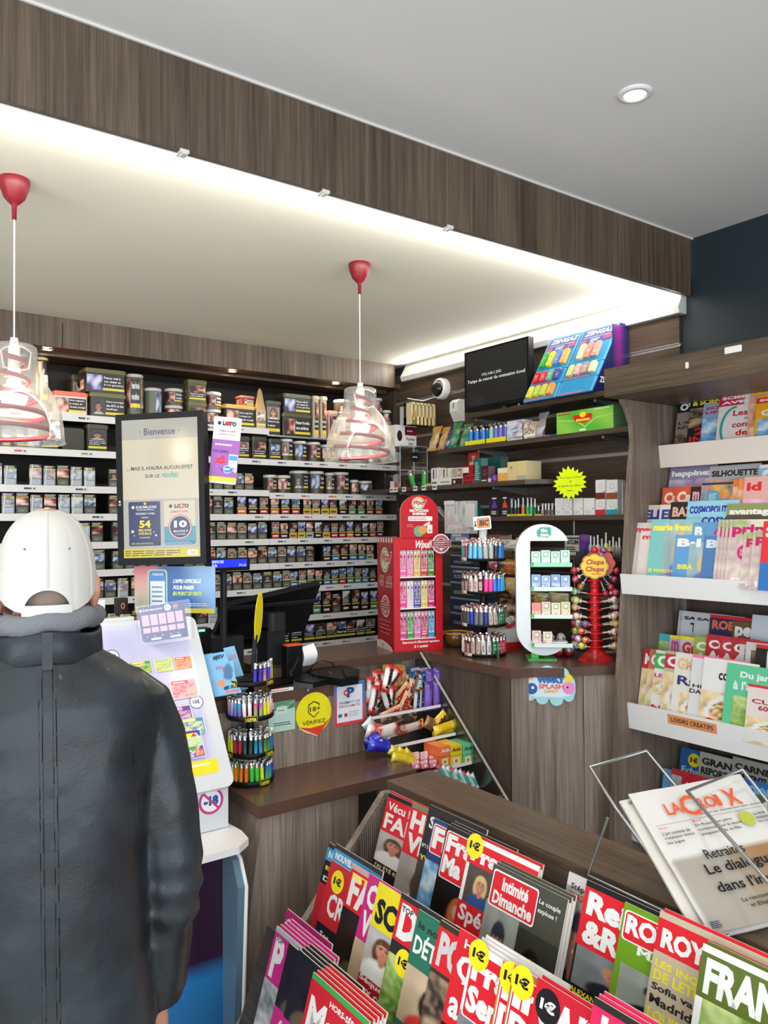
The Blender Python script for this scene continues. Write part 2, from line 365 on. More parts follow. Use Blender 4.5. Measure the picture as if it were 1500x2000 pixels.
# LED profile along the foot of the beam
led = thing('led_strip','long glowing white strip of light under the dark wooden ceiling beam','light',(0,YB + .03,H1))
LEDM = mat('led_diffuser',(.9,.9,.9),emit=(1,.97,.93),estr=6.0)
MB().box((-3,YB + .019,H1 - .002),(XW - .03,YB + .044,H1 + .003)).build('profile',led,WHITEM)
MB().box((-3,YB + .024,H1 - .0035),(XW - .05,YB + .043,H1 - .0015)).build('diffuser',led,LEDM)
cl = None
for u,v in ((360,289),(636,372),(879,443)):
    p = PY(u,v,YB)
    o = tag(MB(mats=[WHITEM]).box((p.x - .012,YB - .004,H1 - .005),(p.x + .012,YB + .03,H1 + .004)).box((p.x - .006,YB - .006,H1 - .009),(p.x + .006,YB + .02,H1 - .004)).build('strip_clip'),
        'small white clip under the ceiling beam, ' + {360: 'nearest the photographer',636: 'the middle one of three',879: 'farthest along the beam'}[u],'clip','clips under the beam')
# crown moulding with its hidden light on the slat wall
cr = MB(mats=[WHITEM]); cr.prism([(XW - .05,H1 - .07),(XW,H1 - .07),(XW,H1 + .034),(XW - .015,H1 + .034),(XW - .06,H1 - .045)],0,1,M=Matrix(((1,0,0,0),(0,0,YF - .03 - YB - .03,YB + .03),(0,1,0,0),(0,0,0,1))))
struct('trim_3',cr)
MB_l = MB(mats=[mat('cove_light',(.9,.9,.9),emit=(1,.98,.96),estr=5.0)]).box((XW - .034,YB + .06,H1 - .012),(XW - .02,YF - .05,H1 - .004))
tag(MB_l.build('cove_light_strip'),'thin light hidden behind the white crown moulding of the slat wall','light')
# fascia over the tobacco wall, with rounded end, and the soffit behind it
fz = PY(500,725,YF).z
fa = MB(mats=[W_BEAM]).box((-1.2,YF,fz),(XW - .10,YF + .02,H1 + .035)); fa.lathe([(.05,fz),(.05,H1 + .035)],12,M=Matrix.Translation((XW - .10,YF + .05,0)),a0=-PI/2,a1=0)
struct('trim_4',fa)
W_SOF = wood('soffit_laminate','X',(.045,.024,.014),(.14,.080,.050),.4,44)
struct('trim_5',MB(mats=[W_SOF]).box((-1.2,YF + .02,fz + .004),(XW,4.40,fz + .03)).box((-1.2,YF + .12,fz - .02),(XW - .05,YF + .14,fz + .004)))
for u in (122,):
    p = PY(u,640,YF); struct('trim_6',MB(mats=[BLACK]).box((p.x - .0015,YF - .0015,fz),(p.x + .0015,YF,H1 + .01)))
SPOTM = mat('spot_lens',(.9,.8,.6),emit=(1,.80,.52),estr=14.0)
for i,(u,v) in enumerate(((93,684),(455,726),(657,750))):
    p = PY(u,v,YF + .065); s = thing('recessed_spotlight',('warm round soffit spotlight ' + ('beside the lamp over the man','above the welcome screen','by the lamp over the counter')[i]),'spotlight',(p.x,YF + .07,fz),0,'soffit spotlights')
    T = Matrix.Translation((p.x,YF + .07,fz - .003))
    MB().lathe([(.022,.001),(.034,-.004),(.036,0),(.036,.004)],20,M=T,cap=False).build('ring',s,METAL); MB().lathe([(.001,.0015),(.022,.0015)],16,M=T,cap=False).build('lens',s,SPOTM)
    spot('soffit_spot',(p.x,YF + .07,fz - .012),(p.x,YF + .16,1.4),5.5,(1,.78,.5),120)
# downlight in the upper ceiling
p = PZ(1240,182,H2); s = thing('ceiling_downlight','white round glowing downlight in the grey upper ceiling','downlight',p)
T = Matrix.Translation((p.x,p.y,H2))
MB(mats=[WHITE]).lathe([(.028,.004),(.032,-.008),(.044,-.006),(.047,0)],28,M=T,cap=False).build('ring',s)
MB(mats=[mat('downlight_lens',(.9,.8,.7),emit=(1,.80,.52),estr=3.5)]).lathe([(.0,-.003),(.032,-.003)],20,M=T,cap=False).build('lens',s)
spot('downlight_beam',(p.x,p.y,H2 - .02),(p.x,p.y,0),22,(1,.86,.68),100,.6,.001)
# slat wall on the side wall: boards with aluminium channels between them
zb = [PX(1000,v,XW - .02).z for v in ()]
ch = sorted([PX(1300,681,XW - .02).z,PX(960,905,XW - .02).z,PX(1190,945,XW - .02).z - .0] )
chz = [2.29,2.13,1.86,1.70,1.54,1.38,1.22]
chz[0] = PX(1275,684,XW - .02).z
zc = chz[0]; lv = [zc - .22*k for k in range(6)]
sw = MB(mats=[W_SLAT]); top = H1 - .02
for z in lv + [.9]:
    sw.box((XW - .022,YB + .05,z + .008),(XW - .001,3.96,top)); top = z - .008
sw.build('x'); bpy.data.objects['x'].name = 'trim_7'; bpy.data.objects['trim_7']['kind'] = 'structure'
al = MB(mats=[mat('aluminium_channel',(.5,.5,.48),.4,.8)])
for z in lv: al.box((XW - .018,YB + .05,z - .008),(XW - .001,3.96,z - .002)).box((XW - .012,YB + .05,z - .008),(XW - .001,3.96,z + .008)).box((XW - .0225,YB + .05,z + .005),(XW - .001,3.96,z + .008))
al.build('trim_8'); bpy.data.objects['trim_8']['kind'] = 'structure'
# ================================================================== the tobacco shelving along the back wall
def RZ(u,v): return PY(u,v,YS).z
XA,XE = 0.35,2.955
XS = PY(526,900,YS).x
ROWS = {'A': (RZ(495,835),RZ(600,853)),'B': (RZ(463,894),)*2,'C': (RZ(410,955),RZ(523,962)),'D': (RZ(410,1004),)*2,'E': (RZ(410,1054.5),)*2,
        'F': (RZ(490,1101.6),)*2,'G': (RZ(627,1143),)*2,'H': (RZ(603,1201),)*2,'I': (RZ(623,1253),)*2}
ORD = {'A': 'top','B': 'second','C': 'third','D': 'fourth','E': 'fifth','F': 'sixth','G': 'seventh','H': 'eighth','I': 'bottom'}
BACKBD = mat('shelf_back_board',(.016,.013,.011),.6)  # near-black board for shelves, their backs and the ledge recess
tu = thing('tobacco_shelving','tall dark shelving of the tobacco wall with white fronted shelves and price labels','shelving',(1.6,4.2,0))
MB(mats=[BACKBD]).box((XA,4.30,.1),(XE,4.33,fz)).build('back_panel',tu)
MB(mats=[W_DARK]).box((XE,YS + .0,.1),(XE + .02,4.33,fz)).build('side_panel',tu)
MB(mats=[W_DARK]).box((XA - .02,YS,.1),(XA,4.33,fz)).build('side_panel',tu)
pr = random.Random(3)
for k,(zl,zr) in ROWS.items():
    for i,(x0,x1,z) in enumerate(((XA,XS - .001,zl),(XS + .001,XE,zr))):
        glassy = (k == 'A' and i == 1)
        b = MB(mats=[WHITEM,BACKBD,PAPER])
        if glassy:
            b.use(STEEL).box((x0,YS + .02,z - .008),(x1,4.30,z))
        else:
            b.box((x0,YS,z - .034),(x1,YS + .004,z)).use(BACKBD).box((x0,YS + .004,z - .012),(x1,4.30,z - .002))
        o = b.build('shelf',tu)
        if not glassy:
            for n in range(6):
                inkc = pr.choice([BK,BK,BK,NAVY,BK,RED,(.2,.3,.05)]); t = MB(mats=[PAPER]); xx = x0 + (x1 - x0)*(n + pr.uniform(.1,.7))/6
                s = Sheet(t,frame((xx,YS - .0006,z - .029),(1,0,0),(0,0,1)),.062,.024)
                s.rect(0,0,1,1,(.72,.72,.72)); s.lines(.05,.3,.62,.75,1,inkc,.8,.1); s.rect(.66,.25,.94,.75,hx('c8c8c4')); s.rect(.7,.4,.8,.65,BK); t.build('price_label',o)
WARN = ['Fumer tue','Fumer nuit à|vos poumons','Fumer bouche|vos artères','Fumer provoque|le cancer','Fumer nuit à|vos dents et|à vos gencives','Fumer provoque|des AVC et des|handicaps','Fumer augmente|le risque de|devenir aveugle']
SK = hx('c98a70'); PALS = [[hx('5a3a34'),hx('d9a08c'),hx('eac8b8')],[hx('20242e'),hx('6a7fa8'),hx('c9d2e0')],[hx('2c1a18'),hx('8d4a40'),hx('e0b0a0')],[hx('222222'),hx('777777'),hx('e0e0e0')],[hx('3a2a50'),hx('8f9ad0'),hx('e0d8e8')],[hx('6a3030'),hx('d88a80'),hx('f0d8d0')]]
def warn_pic(i):
    if i % 7 == 3: return face_pic(hx('9a8f88'),SK,hx('4a3a30'),hx('dddddd'),r=.27,cy=.55,asp=1)
    if i % 7 == 5: return face_pic(hx('3a3c44'),hx('b08070'),hx('20160f'),hx('c8c8c8'),r=.25,cy=.5,asp=1)
    return blur_pic(PALS[i % 6],2.6,2.2,i*3.7)
def wtext(s,t,x0,y0,x1,y1,c=(.85,.85,.85)):
    L = t.split('|'); h = (y1 - y0)/len(L)
    for i,a in enumerate(L): s.txt(a,x0,y1 - h*(i + .85),x0 + (x1 - x0)*min(1,len(a)/max(len(q) for q in L)),y1 - h*(i + .2),c,.03,0,1)
OL = hx('3b3a2a'); OLD = hx('24231b')
def pack_mesh(i,style,w=.055,h=.092,d=.023):
    b = MB(mats=[FOIL if style == 'wrap' else PRINT]); base = OL if style in ('plain','wrap') else OLD
    b.box((-w/2,0,0),(w/2,d,h),base)
    s = Sheet(b,frame((-w/2,-.0001,0),(1,0,0),(0,0,1)),w,h)
    f = warn_pic(i)
    if style == 'wrap':
        s.rect(0,.84,1,1,BK); s.lines(.06,.86,.94,.98,2,WH,.5); s.rect(0,.80,1,.84,hx('d8c840'))
        g = lambda x,y: mixc(f(x,y),hx('cfd6dc'),.45 + .35*noise.noise(V((x*3,y*4,i*2.1))))
        s.pic(0,.36,1,.80,g,8,8); s.rect(0,0,1,.36,hx('8f979d')); s.rr(.08,.05,.92,.3,hx('b4bcc2'),.006)
        s.poly([(.05,0),(.16,0),(.30,.98),(.22,.98)],hx('d4dce0'))  # whitened picture and this slanting streak paint the film's sheen
    elif style == 'plain':
        s.rect(0,.83,1,1,BK); s.lines(.06,.85,.94,.98,2,WH,.45); s.rect(0,.795,1,.825,hx('d8c840'))
        s.pic(0,.42,1,.79,f,8,8); s.rect(0,0,1,.40,hx('4a493c')); s.rr(.10,.05,.9,.30,hx('6b6b62'),.006); s.lines(.3,.12,.7,.2,1,hx('9a9a90'),.6)
    else:
        bc = {'red': hx('a02028'),'tan': hx('d0a458'),'orange': hx('c86a28'),'blue': hx('3a6f9c'),'pale': hx('a8b4bc'),'dark': hx('3a1a1c'),'green': hx('4c7a58'),'yellow': hx('c8b458')}[style]
        s.pic(.03,.62,.97,.97,f,8,6); s.rect(0,.40,1,.62,BK); s.lines(.08,.43,.92,.6,3,WH,.45); s.rect(0,.345,1,.395,hx('d8c840'))
        s.rect(0,0,1,.34,bc); s.lines(.15,.12,.85,.24,1,WH if style not in ('tan','pale','yellow') else BK,.8,.1)
    return b.mesh('cigarette_pack')
PK = {}
def pack(i,st): 
    if (i,st) not in PK: PK[(i,st)] = pack_mesh(i,st)
    return PK[(i,st)]
def scan_row(k,x0,x1,styles,seg,pitch=.0615,hscale=(.98,1.1),cat='cigarette pack',what='cigarette pack'):
    x = x0; rr = random.Random(hash((ord(k),round(x0*100)))); n = 0; lst = []
    while x + .03 < x1:
        z = ROWS[k][0 if x < XS else 1]; st = rr.choice(styles)
        if st is None: x += pitch*.8; continue
        u,v = UV((x,YS,z + .04))
        if v > 1075 and u < 60 or u < -40: x += pitch; continue
        o = bpy.data.objects.new('cigarette_pack',pack(rr.randrange(14),st)); col.objects.link(o)
        o.location = (x + rr.uniform(-.001,.001),YS + .012,z - .002); o.scale = (.98 if pitch > .058 else .9,1,rr.uniform(*hscale)); o.rotation_euler = (0,0,rr.uniform(-.03,.03))
        lookn = {'wrap': 'shiny film-wrapped','plain': 'plain olive'}.get(st,{'red': 'red based','tan': 'tan based','orange': 'orange based','blue': 'blue based','pale': 'pale based','dark': 'dark red based','green': 'green based','yellow': 'yellow based'}.get(st))
        lb = '%s %s, %s shelf of the tobacco wall, %s' % (lookn,what,ORD[k],seg)
        tag(o,lb,cat,lb.replace(what,what + 's')); x += pitch
def xu(u): return PY(u,950,YS).x
mid = 'between welcome screen and red display'; lft = 'between lamp and welcome screen'; 
scan_row('C',xu(-8),xu(213),['wrap']*5 + ['plain',None],'lamp side of the screen')
scan_row('C',xu(225),xu(516),['plain'],'behind and beside the screen')
scan_row('D',xu(-12),xu(214),['wrap']*5 + ['plain'],'lamp side of the screen')
scan_row('D',xu(225),xu(470),['plain'],'behind and beside the screen')
scan_row('D',xu(474),xu(600),['red','tan','orange','red','dark'],'beyond the screen',.068)
scan_row('D',xu(602),xu(668),['yellow','plain','tan'],'beyond the screen',.06)
scan_row('D',xu(672),xu(765),['dark','red','green','tan'],'above the red display',.066)
scan_row('E',xu(140),xu(222),['wrap']*3 + ['plain'],'lamp side of the screen')
scan_row('E',xu(232),xu(535),['plain'],'behind and beside the screen')
scan_row('E',xu(540),xu(765),['pale','red','tan','dark','orange','yellow','dark'],'beyond the screen',.056)
scan_row('F',xu(170),xu(222),['wrap']*3 + ['plain'],'lamp side of the screen')
scan_row('F',xu(232),xu(620),['plain'],'behind and beside the screen')
scan_row('F',xu(640),xu(740),['blue','dark','dark','pale'],'beside the red display',.062)
scan_row('G',xu(192),xu(262),['wrap']*2 + ['plain'],'beside the cap')
scan_row('G',xu(268),xu(572),['plain'],'above the till screen')
scan_row('G',xu(576),xu(740),['dark','yellow','pale','green','red','blue'],'beside the red display',.055)
scan_row('H',xu(196),xu(290),['plain','wrap'],'beside the man')
scan_row('H',xu(395),xu(430),['plain','wrap'],'behind the customer display')
scan_row('H',xu(600),xu(745),['dark','green','pale','dark','plain'],'above the receipt printer',.068,(1.15,1.5),'cigarillo box','cigarillo box')
# ---- tubs, tins and cans
def warnpanel(s,i,x0,y0,x1,y1,side=True,txt=None):
    f = warn_pic(i); t = txt or WARN[i % 7]
    if side:
        m = x0 + (x1 - x0)*.42; s.pic(x0,y0,m,y1,f,12,10); s.rect(m,y0,x1,y1,BK); wtext(s,t,m + .03,y0 + (y1 - y0)*.25,x1 - .02,y1 - .03); s.rect(m,y0 + .0,x1,y0 + (y1 - y0)*.16,hx('e0cf3a'))
    else:
        m = y0 + (y1 - y0)*.5; s.pic(x0,m,x1,y1,f,12,10); s.rect(x0,y0,x1,m,BK); wtext(s,t,x0 + .05,y0 + (m - y0)*.35,x1 - .05,m - .02); s.rect(x0,y0,x1,y0 + (m - y0)*.25,hx('e0cf3a'))
def geo(k,u0,u1,vt,y=YS + .02,zb=None):
    um = (u0 + u1)/2; a = PY(u0,vt,y); b = PY(u1,vt,y); z0 = ROWS[k][0 if b.x < XS else 1] if zb is None else zb
    return (a.x + b.x)/2,b.x - a.x,z0,PY(um,vt,y).z - z0
def tub(k,u0,u1,vt,body,lid,i,label,zb=None,dep=.11,price=False,y=YS + .02,side=True,name='tobacco_tub',cat='tobacco tub'):
    x,w,z0,h = geo(k,u0,u1,vt,y,zb); t = thing(name,label,cat,(x,y + dep/2,z0))
    lh = min(.022,h*.2); b = MB(mats=[PRINT]); T = Matrix.Translation((x,y,z0))
    b.rbox((-w/2 + .004,0,0),(w/2 - .004,dep,h - lh),.012,body,T)
    s = Sheet(b,T @ frame((-w/2 + .012,-.0002,.006),(1,0,0),(0,0,1)),w - .024,h - lh - .012)
    warnpanel(s,i,0.0,.08,1,.96,side)
    s2 = Sheet(b,T @ frame((-w/2 + .0038,dep - .012,.01),(0,-1,0),(0,0,1)),dep - .03,(h - lh)*.7)
    s2.rect(.1,.1,.9,.8,hx('d8c0a8') if price else hx('8a7a6a')); s2.txt('17.00',.15,.35,.85,.6,BK,.02,0,1)
    b.build('body',t)
    l = MB(mats=[PLAST]); l.rbox((-w/2,-.004,h - lh),(w/2,dep + .004,h - .004),.014,lid,T).rbox((-w/2 + .006,.002,h - .004),(w/2 - .006,dep - .002,h),.012,lid,T)
    l.build('lid',t); return z0 + h
def flatbend(fl,R,M,b):
    for f,c,m in zip(fl.f,fl.c,fl.mi):
        pass
    vs = [(M @ V(((R + p[2])*math.sin(p[0]/R),-(R + p[2])*math.cos(p[0]/R),p[1]))) for p in fl.v]
    n = len(b.v); b.v.extend(vs)
    for f,c in zip(fl.f,fl.c): b.f.append(tuple(n + q for q in f)); b.c.append(c); b.mi.append(b.m); b.sm.append(False)
def can(k,u0,u1,vt,body,lid,i,label,zb=None,y=YS + .02,turn=0.0,name='tobacco_can'):
    x,w,z0,h = geo(k,u0,u1,vt,y,zb); R = w/2; t = thing(name,label,'tobacco can',(x,y + R,z0)); T = Matrix.Translation((x,y + R,z0)) @ Matrix.Rotation(turn,4,'Z')
    b = MB(mats=[PRINT]); b.lathe([(R*.97,0),(R*.985,.003),(R*.985,h - .014)],28,body,T)
    fl = MB(); s = Sheet(fl,I4,R*2.2,h - .02,.0004); f = warn_pic(i); Ro = R*.985
    cols = lambda c: (lambda x,y: c)
    s.M = Matrix.Translation((-R*1.1,0,0))
    s.pic(0,.28,.5,.98,f,10,10); s.pic(.5,.28,1.0,.98,cols(BK),8,1); s.pic(.5,.28,1.0,.38,cols(hx('e0cf3a')),8,1); wtext(s,WARN[i % 7],.55,.42,.95,.95); s.pic(.0,.02,1,.2,cols(body),8,1)
    s.M = Matrix.Translation((R*1.15,0,0)); s.pic(0,.28,.4,.98,warn_pic(i + 1),6,6)
    flatbend(fl,Ro,T,b); b.build('body',t)
    MB(mats=[PLAST]).lathe([(R,h - .016),(R,h - .003),(R - .003,h),(R - .006,h - .002),(0,h - .002)],28,lid,T).build('lid',t); return z0 + h
OLV = hx('5e5c2c'); SIL = hx('c8c6c0'); BRN = hx('4a4538'); GRN = hx('5a5c4e')
on = 'on the top tobacco shelf'
can('A',70,97,696,hx('3a2a1c'),hx('ead9a0'),0,'brown tobacco can with a cream lid beside the lamp, ' + on,y=YS + .10)
tub('A',104,173,765,hx('e8dcd4'),hx('e8604a'),6,'white tobacco tub with a red lid, ' + on,dep=.13)
tub('A',138,166,733,hx('3a3a2c'),hx('4a4a34'),3,'dark tub half hidden behind the olive tubs, ' + on,y=YS + .16)
z = tub('A',174,247,768,hx('2c2c20'),OLV,5,'lower of the two olive tubs stacked above the welcome screen corner')
tub('A',165,247,721,hx('2c2c20'),OLV,4,'upper olive tub of the stack above the welcome screen corner, price tag on its side',zb=z,price=True)
can('A',250,285,730,GRN,SIL,2,'tallest grey-green tobacco can beside the olive tub stack',turn=-.7)
can('A',287,321,757,GRN,SIL,1,'grey-green tobacco can with silver rim, second along from the olive tubs',turn=1.1)
z = can('A',328,363,791,BRN,SIL,6,'lower of two stacked tobacco cans above the middle of the screen',turn=.2)
can('A',328,363,758,BRN,SIL,2,'upper of two stacked tobacco cans above the middle of the screen',zb=z,turn=-.2)
z = tub('A',366,405,785,hx('55552c'),hx('55552c'),2,'lower of two square olive boxes stacked above the screen',side=False,dep=.06,name='tobacco_tin',cat='tobacco tin')
tub('A',366,405,742,hx('55552c'),hx('55552c'),2,'upper of two square olive boxes stacked above the screen',zb=z,side=False,dep=.06,name='tobacco_tin',cat='tobacco tin')
z = can('A',406,437,799,BRN,SIL,0,'lower of two stacked cans above the purple lottery card')
can('A',406,437,765,hx('6a5a50'),SIL,2,'upper of two stacked cans above the purple lottery card',zb=z)
z = tub('A',439,500,791,hx('2a2418'),hx('c8a850'),6,'dark tobacco tub with a yellow lid above the purple lottery card',dep=.12)
tub('A',469,500,773,hx('7a3030'),hx('9a5a50'),2,'small reddish box lying on the yellow-lidded tub',zb=z,dep=.07,y=YS + .05)
tub('A',518,550,783,hx('33322a'),hx('2b2a22'),3,'black square tin beside the gold pouch, ' + on,side=False,dep=.07,name='tobacco_tin',cat='tobacco tin')
z = tub('A',551,609,808,hx('2c2c20'),hx('4a4a28'),2,'lower of two olive tubs stacked beside the pendant lamp'); 
tub('A',553,609,770,hx('2c2c20'),hx('4a4a28'),4,'upper of two olive tubs stacked beside the pendant lamp',zb=z)
tub('A',611,625,773,hx('c0b098'),hx('c8b8a0'),2,'tall narrow carton of a pair, the one touching the olive tubs',side=False,dep=.06,name='tobacco_carton',cat='carton')
tub('A',626,640,774,hx('c0b098'),hx('c8b8a0'),2,'tall narrow carton of a pair, the one nearer the pendant lamp',side=False,dep=.06,name='tobacco_carton',cat='carton')
tub('A',641,661,802,hx('c89a90'),hx('c8a898'),2,'low pink box behind the rim of the pendant lamp',dep=.06,name='tobacco_carton',cat='carton')
z = can('A',662,690,815,BRN,SIL,1,'lower can of the stack seen through the pendant lamp'); can('A',662,690,780,BRN,SIL,5,'upper can of the stack seen through the pendant lamp',zb=z)
can('A',698,726,782,hx('8a6a60'),SIL,4,'tall can seen through the pendant lamp')
can('A',733,751,777,hx('6a5a50'),SIL,2,'tall can beyond the neck of the pendant lamp'); can('A',752,768,801,BRN,SIL,0,'short can at the corner end of the top shelf')
# gold pouch standing on the top shelf
p0 = geo('A',501,518,757); b = MB(mats=[FOIL]); T = Matrix.Translation((p0[0],YS + .03,p0[2]))
b.add([(-.028,-.012,0),(.028,-.012,0),(.028,.03,0),(-.028,.03,0),(-.03,-.01,.1),(.03,-.01,.1),(.026,.02,.1),(-.026,.02,.1),(-.012,.004,p0[3]*.93),(.012,.004,p0[3]*.93),(0,.005,p0[3])],
      [(3,2,1,0),(0,1,5,4),(1,2,6,5),(2,3,7,6),(3,0,4,7),(4,5,9,8),(5,6,9),(6,7,8,9),(7,4,8),(8,9,10)],hx('b89a68'),T)
s = Sheet(b,T @ frame((-.026,-.0135,.01),(1,0,0),(0,.02,1)),.052,.09); s.pic(.1,.4,.9,.95,warn_pic(2),5,5); s.rect(0,.2,1,.38,BK); s.rect(0,.1,1,.2,hx('e0cf3a'))
tag(b.build('tobacco_pouch'),'pointed gold tobacco pouch standing on the top shelf','pouch')
# second shelf
on = 'on the second tobacco shelf'
for u0,u1,vt,i,L in ((0,25,838,4,'dark tin at the very edge of the photo below the lit lamp'),(29,73,838,4,'dark tin with yellow strip below the lit lamp'),(77,118,838,2,'dark tin below the rim of the lit lamp')):
    tub('B',u0,u1,vt,hx('2a2a20'),hx('34332a'),i,L + ', second shelf',side=False,dep=.06,name='tobacco_tin',cat='tobacco tin')
x,w_,z0,h = geo('B',121,164,836); t = thing('tobacco_tin','plain black tin without picture, ' + on,'tobacco tin',(x,YS + .05,z0))
MB(mats=[PRINT]).rbox((x - w_/2,YS + .02,z0),(x + w_/2,YS + .07,z0 + h),.014,hx('2e2e28'),ax=1).build('body',t)
tub('B',168,213,829,hx('34301c'),hx('3c3820'),5,'olive tin with a portrait touching the welcome screen, ' + on,side=False,dep=.06,name='tobacco_tin',cat='tobacco tin')
for u0,u1,vt,i,L in ((462,490,852,3,'first of three square tins next to the purple card'),(492,523,853,2,'second of three square tins next to the purple card'),(525,551,857,1,'third of three square tins, bluish picture')):
    tub('B',u0,u1,vt,hx('33322a'),hx('3c3a30'),i,L + ', second shelf',side=False,dep=.06,name='tobacco_tin',cat='tobacco tin')
for j,(u0,u1,vt,i,L) in enumerate(((552,577,857,3,'can with a baby-like portrait, first of the can row'),(579,604,861,1,'can with a bluish picture, second of the can row'),(606,631,863,2,'can with a pink picture, third of the can row'),(633,660,868,0,'can partly behind the lamp rim'),(663,693,870,4,'can under the middle of the pendant lamp'),(696,719,871,5,'can with pale portrait under the pendant lamp'),(721,744,871,2,'dark reddish can under the pendant lamp'),(745,768,872,6,'end can of the row by the clear cabinet'))):
    can('B',u0,u1,vt,BRN,SIL,i,L + ', second shelf')
for j,(u0,u1,vt,i,L) in enumerate(((521,545,927,2,'low can beside the packs'),(546,573,928,0,'low can with orange picture'),(576,609,919,5,'wide can with a woman portrait'),(611,639,920,1,'wide can with a bluish picture'),(640,656,923,3,'narrow can squeezed between wide ones'),(658,688,922,2,'wide can with a brown picture'),(689,704,937,6,'small dark can in the shade'),(708,733,939,4,'last small dark can of the row'))):
    can('C',u0,u1,vt,BRN,SIL,i,L + ', third tobacco shelf')
# pouches of rolling tobacco on the lowest shelf
for j,u in enumerate((556,581,606,628,650,669,688,706,724)):
    x,w_,z0,h = geo('I',u - 11,u + 11,1219); b = MB(mats=[PRINT]); b.rbox((x - w_/2,YS + .03,z0),(x + w_/2,YS + .055,z0 + .105),.01,hx('2a2a24'),ax=1)
    s = Sheet(b,frame((x - w_/2 + .003,YS + .0298,z0 + .003),(1,0,0),(0,0,1)),w_ - .006,.1); warnpanel(s,j + 2,0,.1,1,.97,False)
    tag(b.build('tobacco_pouch'),'dark pouch with warning picture on the bottom tobacco shelf, behind the receipt printer','pouch','tobacco pouches on the bottom shelf')
# ================================================================== shelves on the slat wall
XF = 2.72
def wz(u,v,x=XF): return PX(u,v,x).z
def wy(u,x=XF): return PX(u,950,x).y
SH = {}
def wall_shelf(key,x,ua,ub,pts,label,br,th=.022,round_end=False):
    z = sum(wz(u,v,x) for u,v in pts)/len(pts) + th; SH[key] = (x,z); y0 = wy(ub,x) if ub else YB + .07; y1 = wy(ua,x) if ua else 3.94
    t = thing('wall_shelf',label,'shelf',(XW - .02,(y0 + y1)/2,z - th))
    b = MB(mats=[W_SLAT])
    if round_end: b.prism([(XW - .024,y0),(XW - .024,y1),(x,y1),(x,y0 + .1),(x + .03,y0 + .05),(x + .10,y0)],z - th,z)
    else: b.box((x,y0,z - th),(XW - .024,y1,z))
    b.build('board',t)
    for u in br:
        y = wy(u,XW - .1); MB(mats=[STEEL]).prism([(XW - .024,z - th - .04),(XW - .024,z - th - .001),(x + .04,z - th - .001),(x + .04,z - th - .012)],0,.012,M=Matrix(((1,0,0,0),(0,0,1,y),(0,1,0,0),(0,0,0,1)))).build('bracket',t)
wall_shelf('1',XF,913,None,((914,818),(1180,772)),'dark wooden shelf holding the black monitor and the blue lighter display',(965,1200))
wall_shelf('2',XF,858,None,((860,885),(1220,844)),'dark wooden shelf holding green box and yellow lighter trays',(970,1215))
wall_shelf('3',2.68,None,1057,((780,962),(1028,944)),'dark wooden shelf with a rounded end holding rolling papers',(1010,830),round_end=True)
wall_shelf('4',XF,840,None,((956,1020),(1216,1012)),'dark wooden shelf holding white vape boxes and small bottles',())
wall_shelf('5',XF,840,None,((1112,1094),(1200,1098)),'dark wooden shelf low behind the lollipop tree',())
def wmat(y0,z,x): return frame((x,y0,z),(0,-1,0),(0,0,1))     # sheet on a face that looks into the shop from the side wall
def wbox(key,u0,u1,vt,body,label,cat,name,draw=None,dep=.06,off=.02,zb=None,group=None,m=PRINT):
    x,z = SH[key]; x += off; ya = PX(u0,vt,x).y; yb = PX(u1,vt,x).y; z0 = z if zb is None else zb; h = PX((u0 + u1)/2,vt,x).z - z0; w = ya - yb
    b = MB(mats=[m]); b.box((x,yb,z0),(x + dep,ya,z0 + h),body)
    if draw: draw(Sheet(b,wmat(ya,z0,x - .0002),w,h))
    b2 = Sheet(b,frame((x + .002,yb - .0002,z0 + .002),(1,0,0),(0,0,1)),dep - .004,h - .004); b2.rect(0,0,1,1,mixc(body,(0.5,.5,.5),.2))
    return tag(b.build(name),label,cat,group),z0 + h
# ---- the top shelf: monitor, lighter display
X,Z = SH['1']
t = thing('wall_monitor','black computer monitor with white text on a dark wall shelf','monitor',(2.80,2.85,Z))
xt = 2.75; a = PX(907,690,xt); b_ = PX(1032,656,xt); c_ = PX(1032,783,xt); y1 = a.y; y0 = b_.y; zt = (a.z + b_.z)/2; zb_ = c_.z; w_ = y1 - y0; h = zt - zb_
MB(mats=[BLACK]).box((xt,y0,zb_),(xt + .035,y1,zt)).box((xt + .035,y0 + .08,zb_ + .05),(xt + .055,y1 - .08,zt - .05)).build('housing',t)
sc = MB(mats=[mat('dim_screen',attr=True,rough=.15,emit=True,estr=1.0)]); s = Sheet(sc,wmat(y1 - .011,zb_ + .02,xt - .0003),w_ - .022,h - .031); s.rect(0,0,1,1,(.006,.006,.006))
s.txt('192.168.1.202',.28,.53,.60,.585,(.5,.5,.5),.02,0,1); s.txt('Temps de retour de connexion écoul',.03,.42,.97,.50,(.55,.55,.55),.02,0,1); s.build = None
sc.build('screen',t)
MB(mats=[BLACK]).box((xt - .001,(y0 + y1)/2 - .012,zb_ + .006),(xt,(y0 + y1)/2 + .012,zb_ + .011),(.5,.5,.5)).build('maker_mark',t,STEEL)
st = MB(mats=[BLACK]); st.box((xt + .02,(y0 + y1)/2 - .03,Z + .01),(xt + .04,(y0 + y1)/2 + .03,zb_ + .06)).prism(rrect(xt - .03,(y0 + y1)/2 - .09,xt + .13,(y0 + y1)/2 + .09,.03),Z,Z + .012); st.build('stand',t)
tag(MB(mats=[WHITE]).tube([(xt + .03,y0 + .10,Z + .005),(xt + .02,y0 + .08,Z + .03),(xt + .03,y0 + .07,zb_ + .02),(xt + .045,y0 + .075,zb_ + .08)],.004).build('monitor_cable'),'white cable hanging behind the wall monitor','cable')
ya,yb = 2.607,2.20; xb,xtp = 2.70,2.895; zt = PX(1150,646,xtp).z
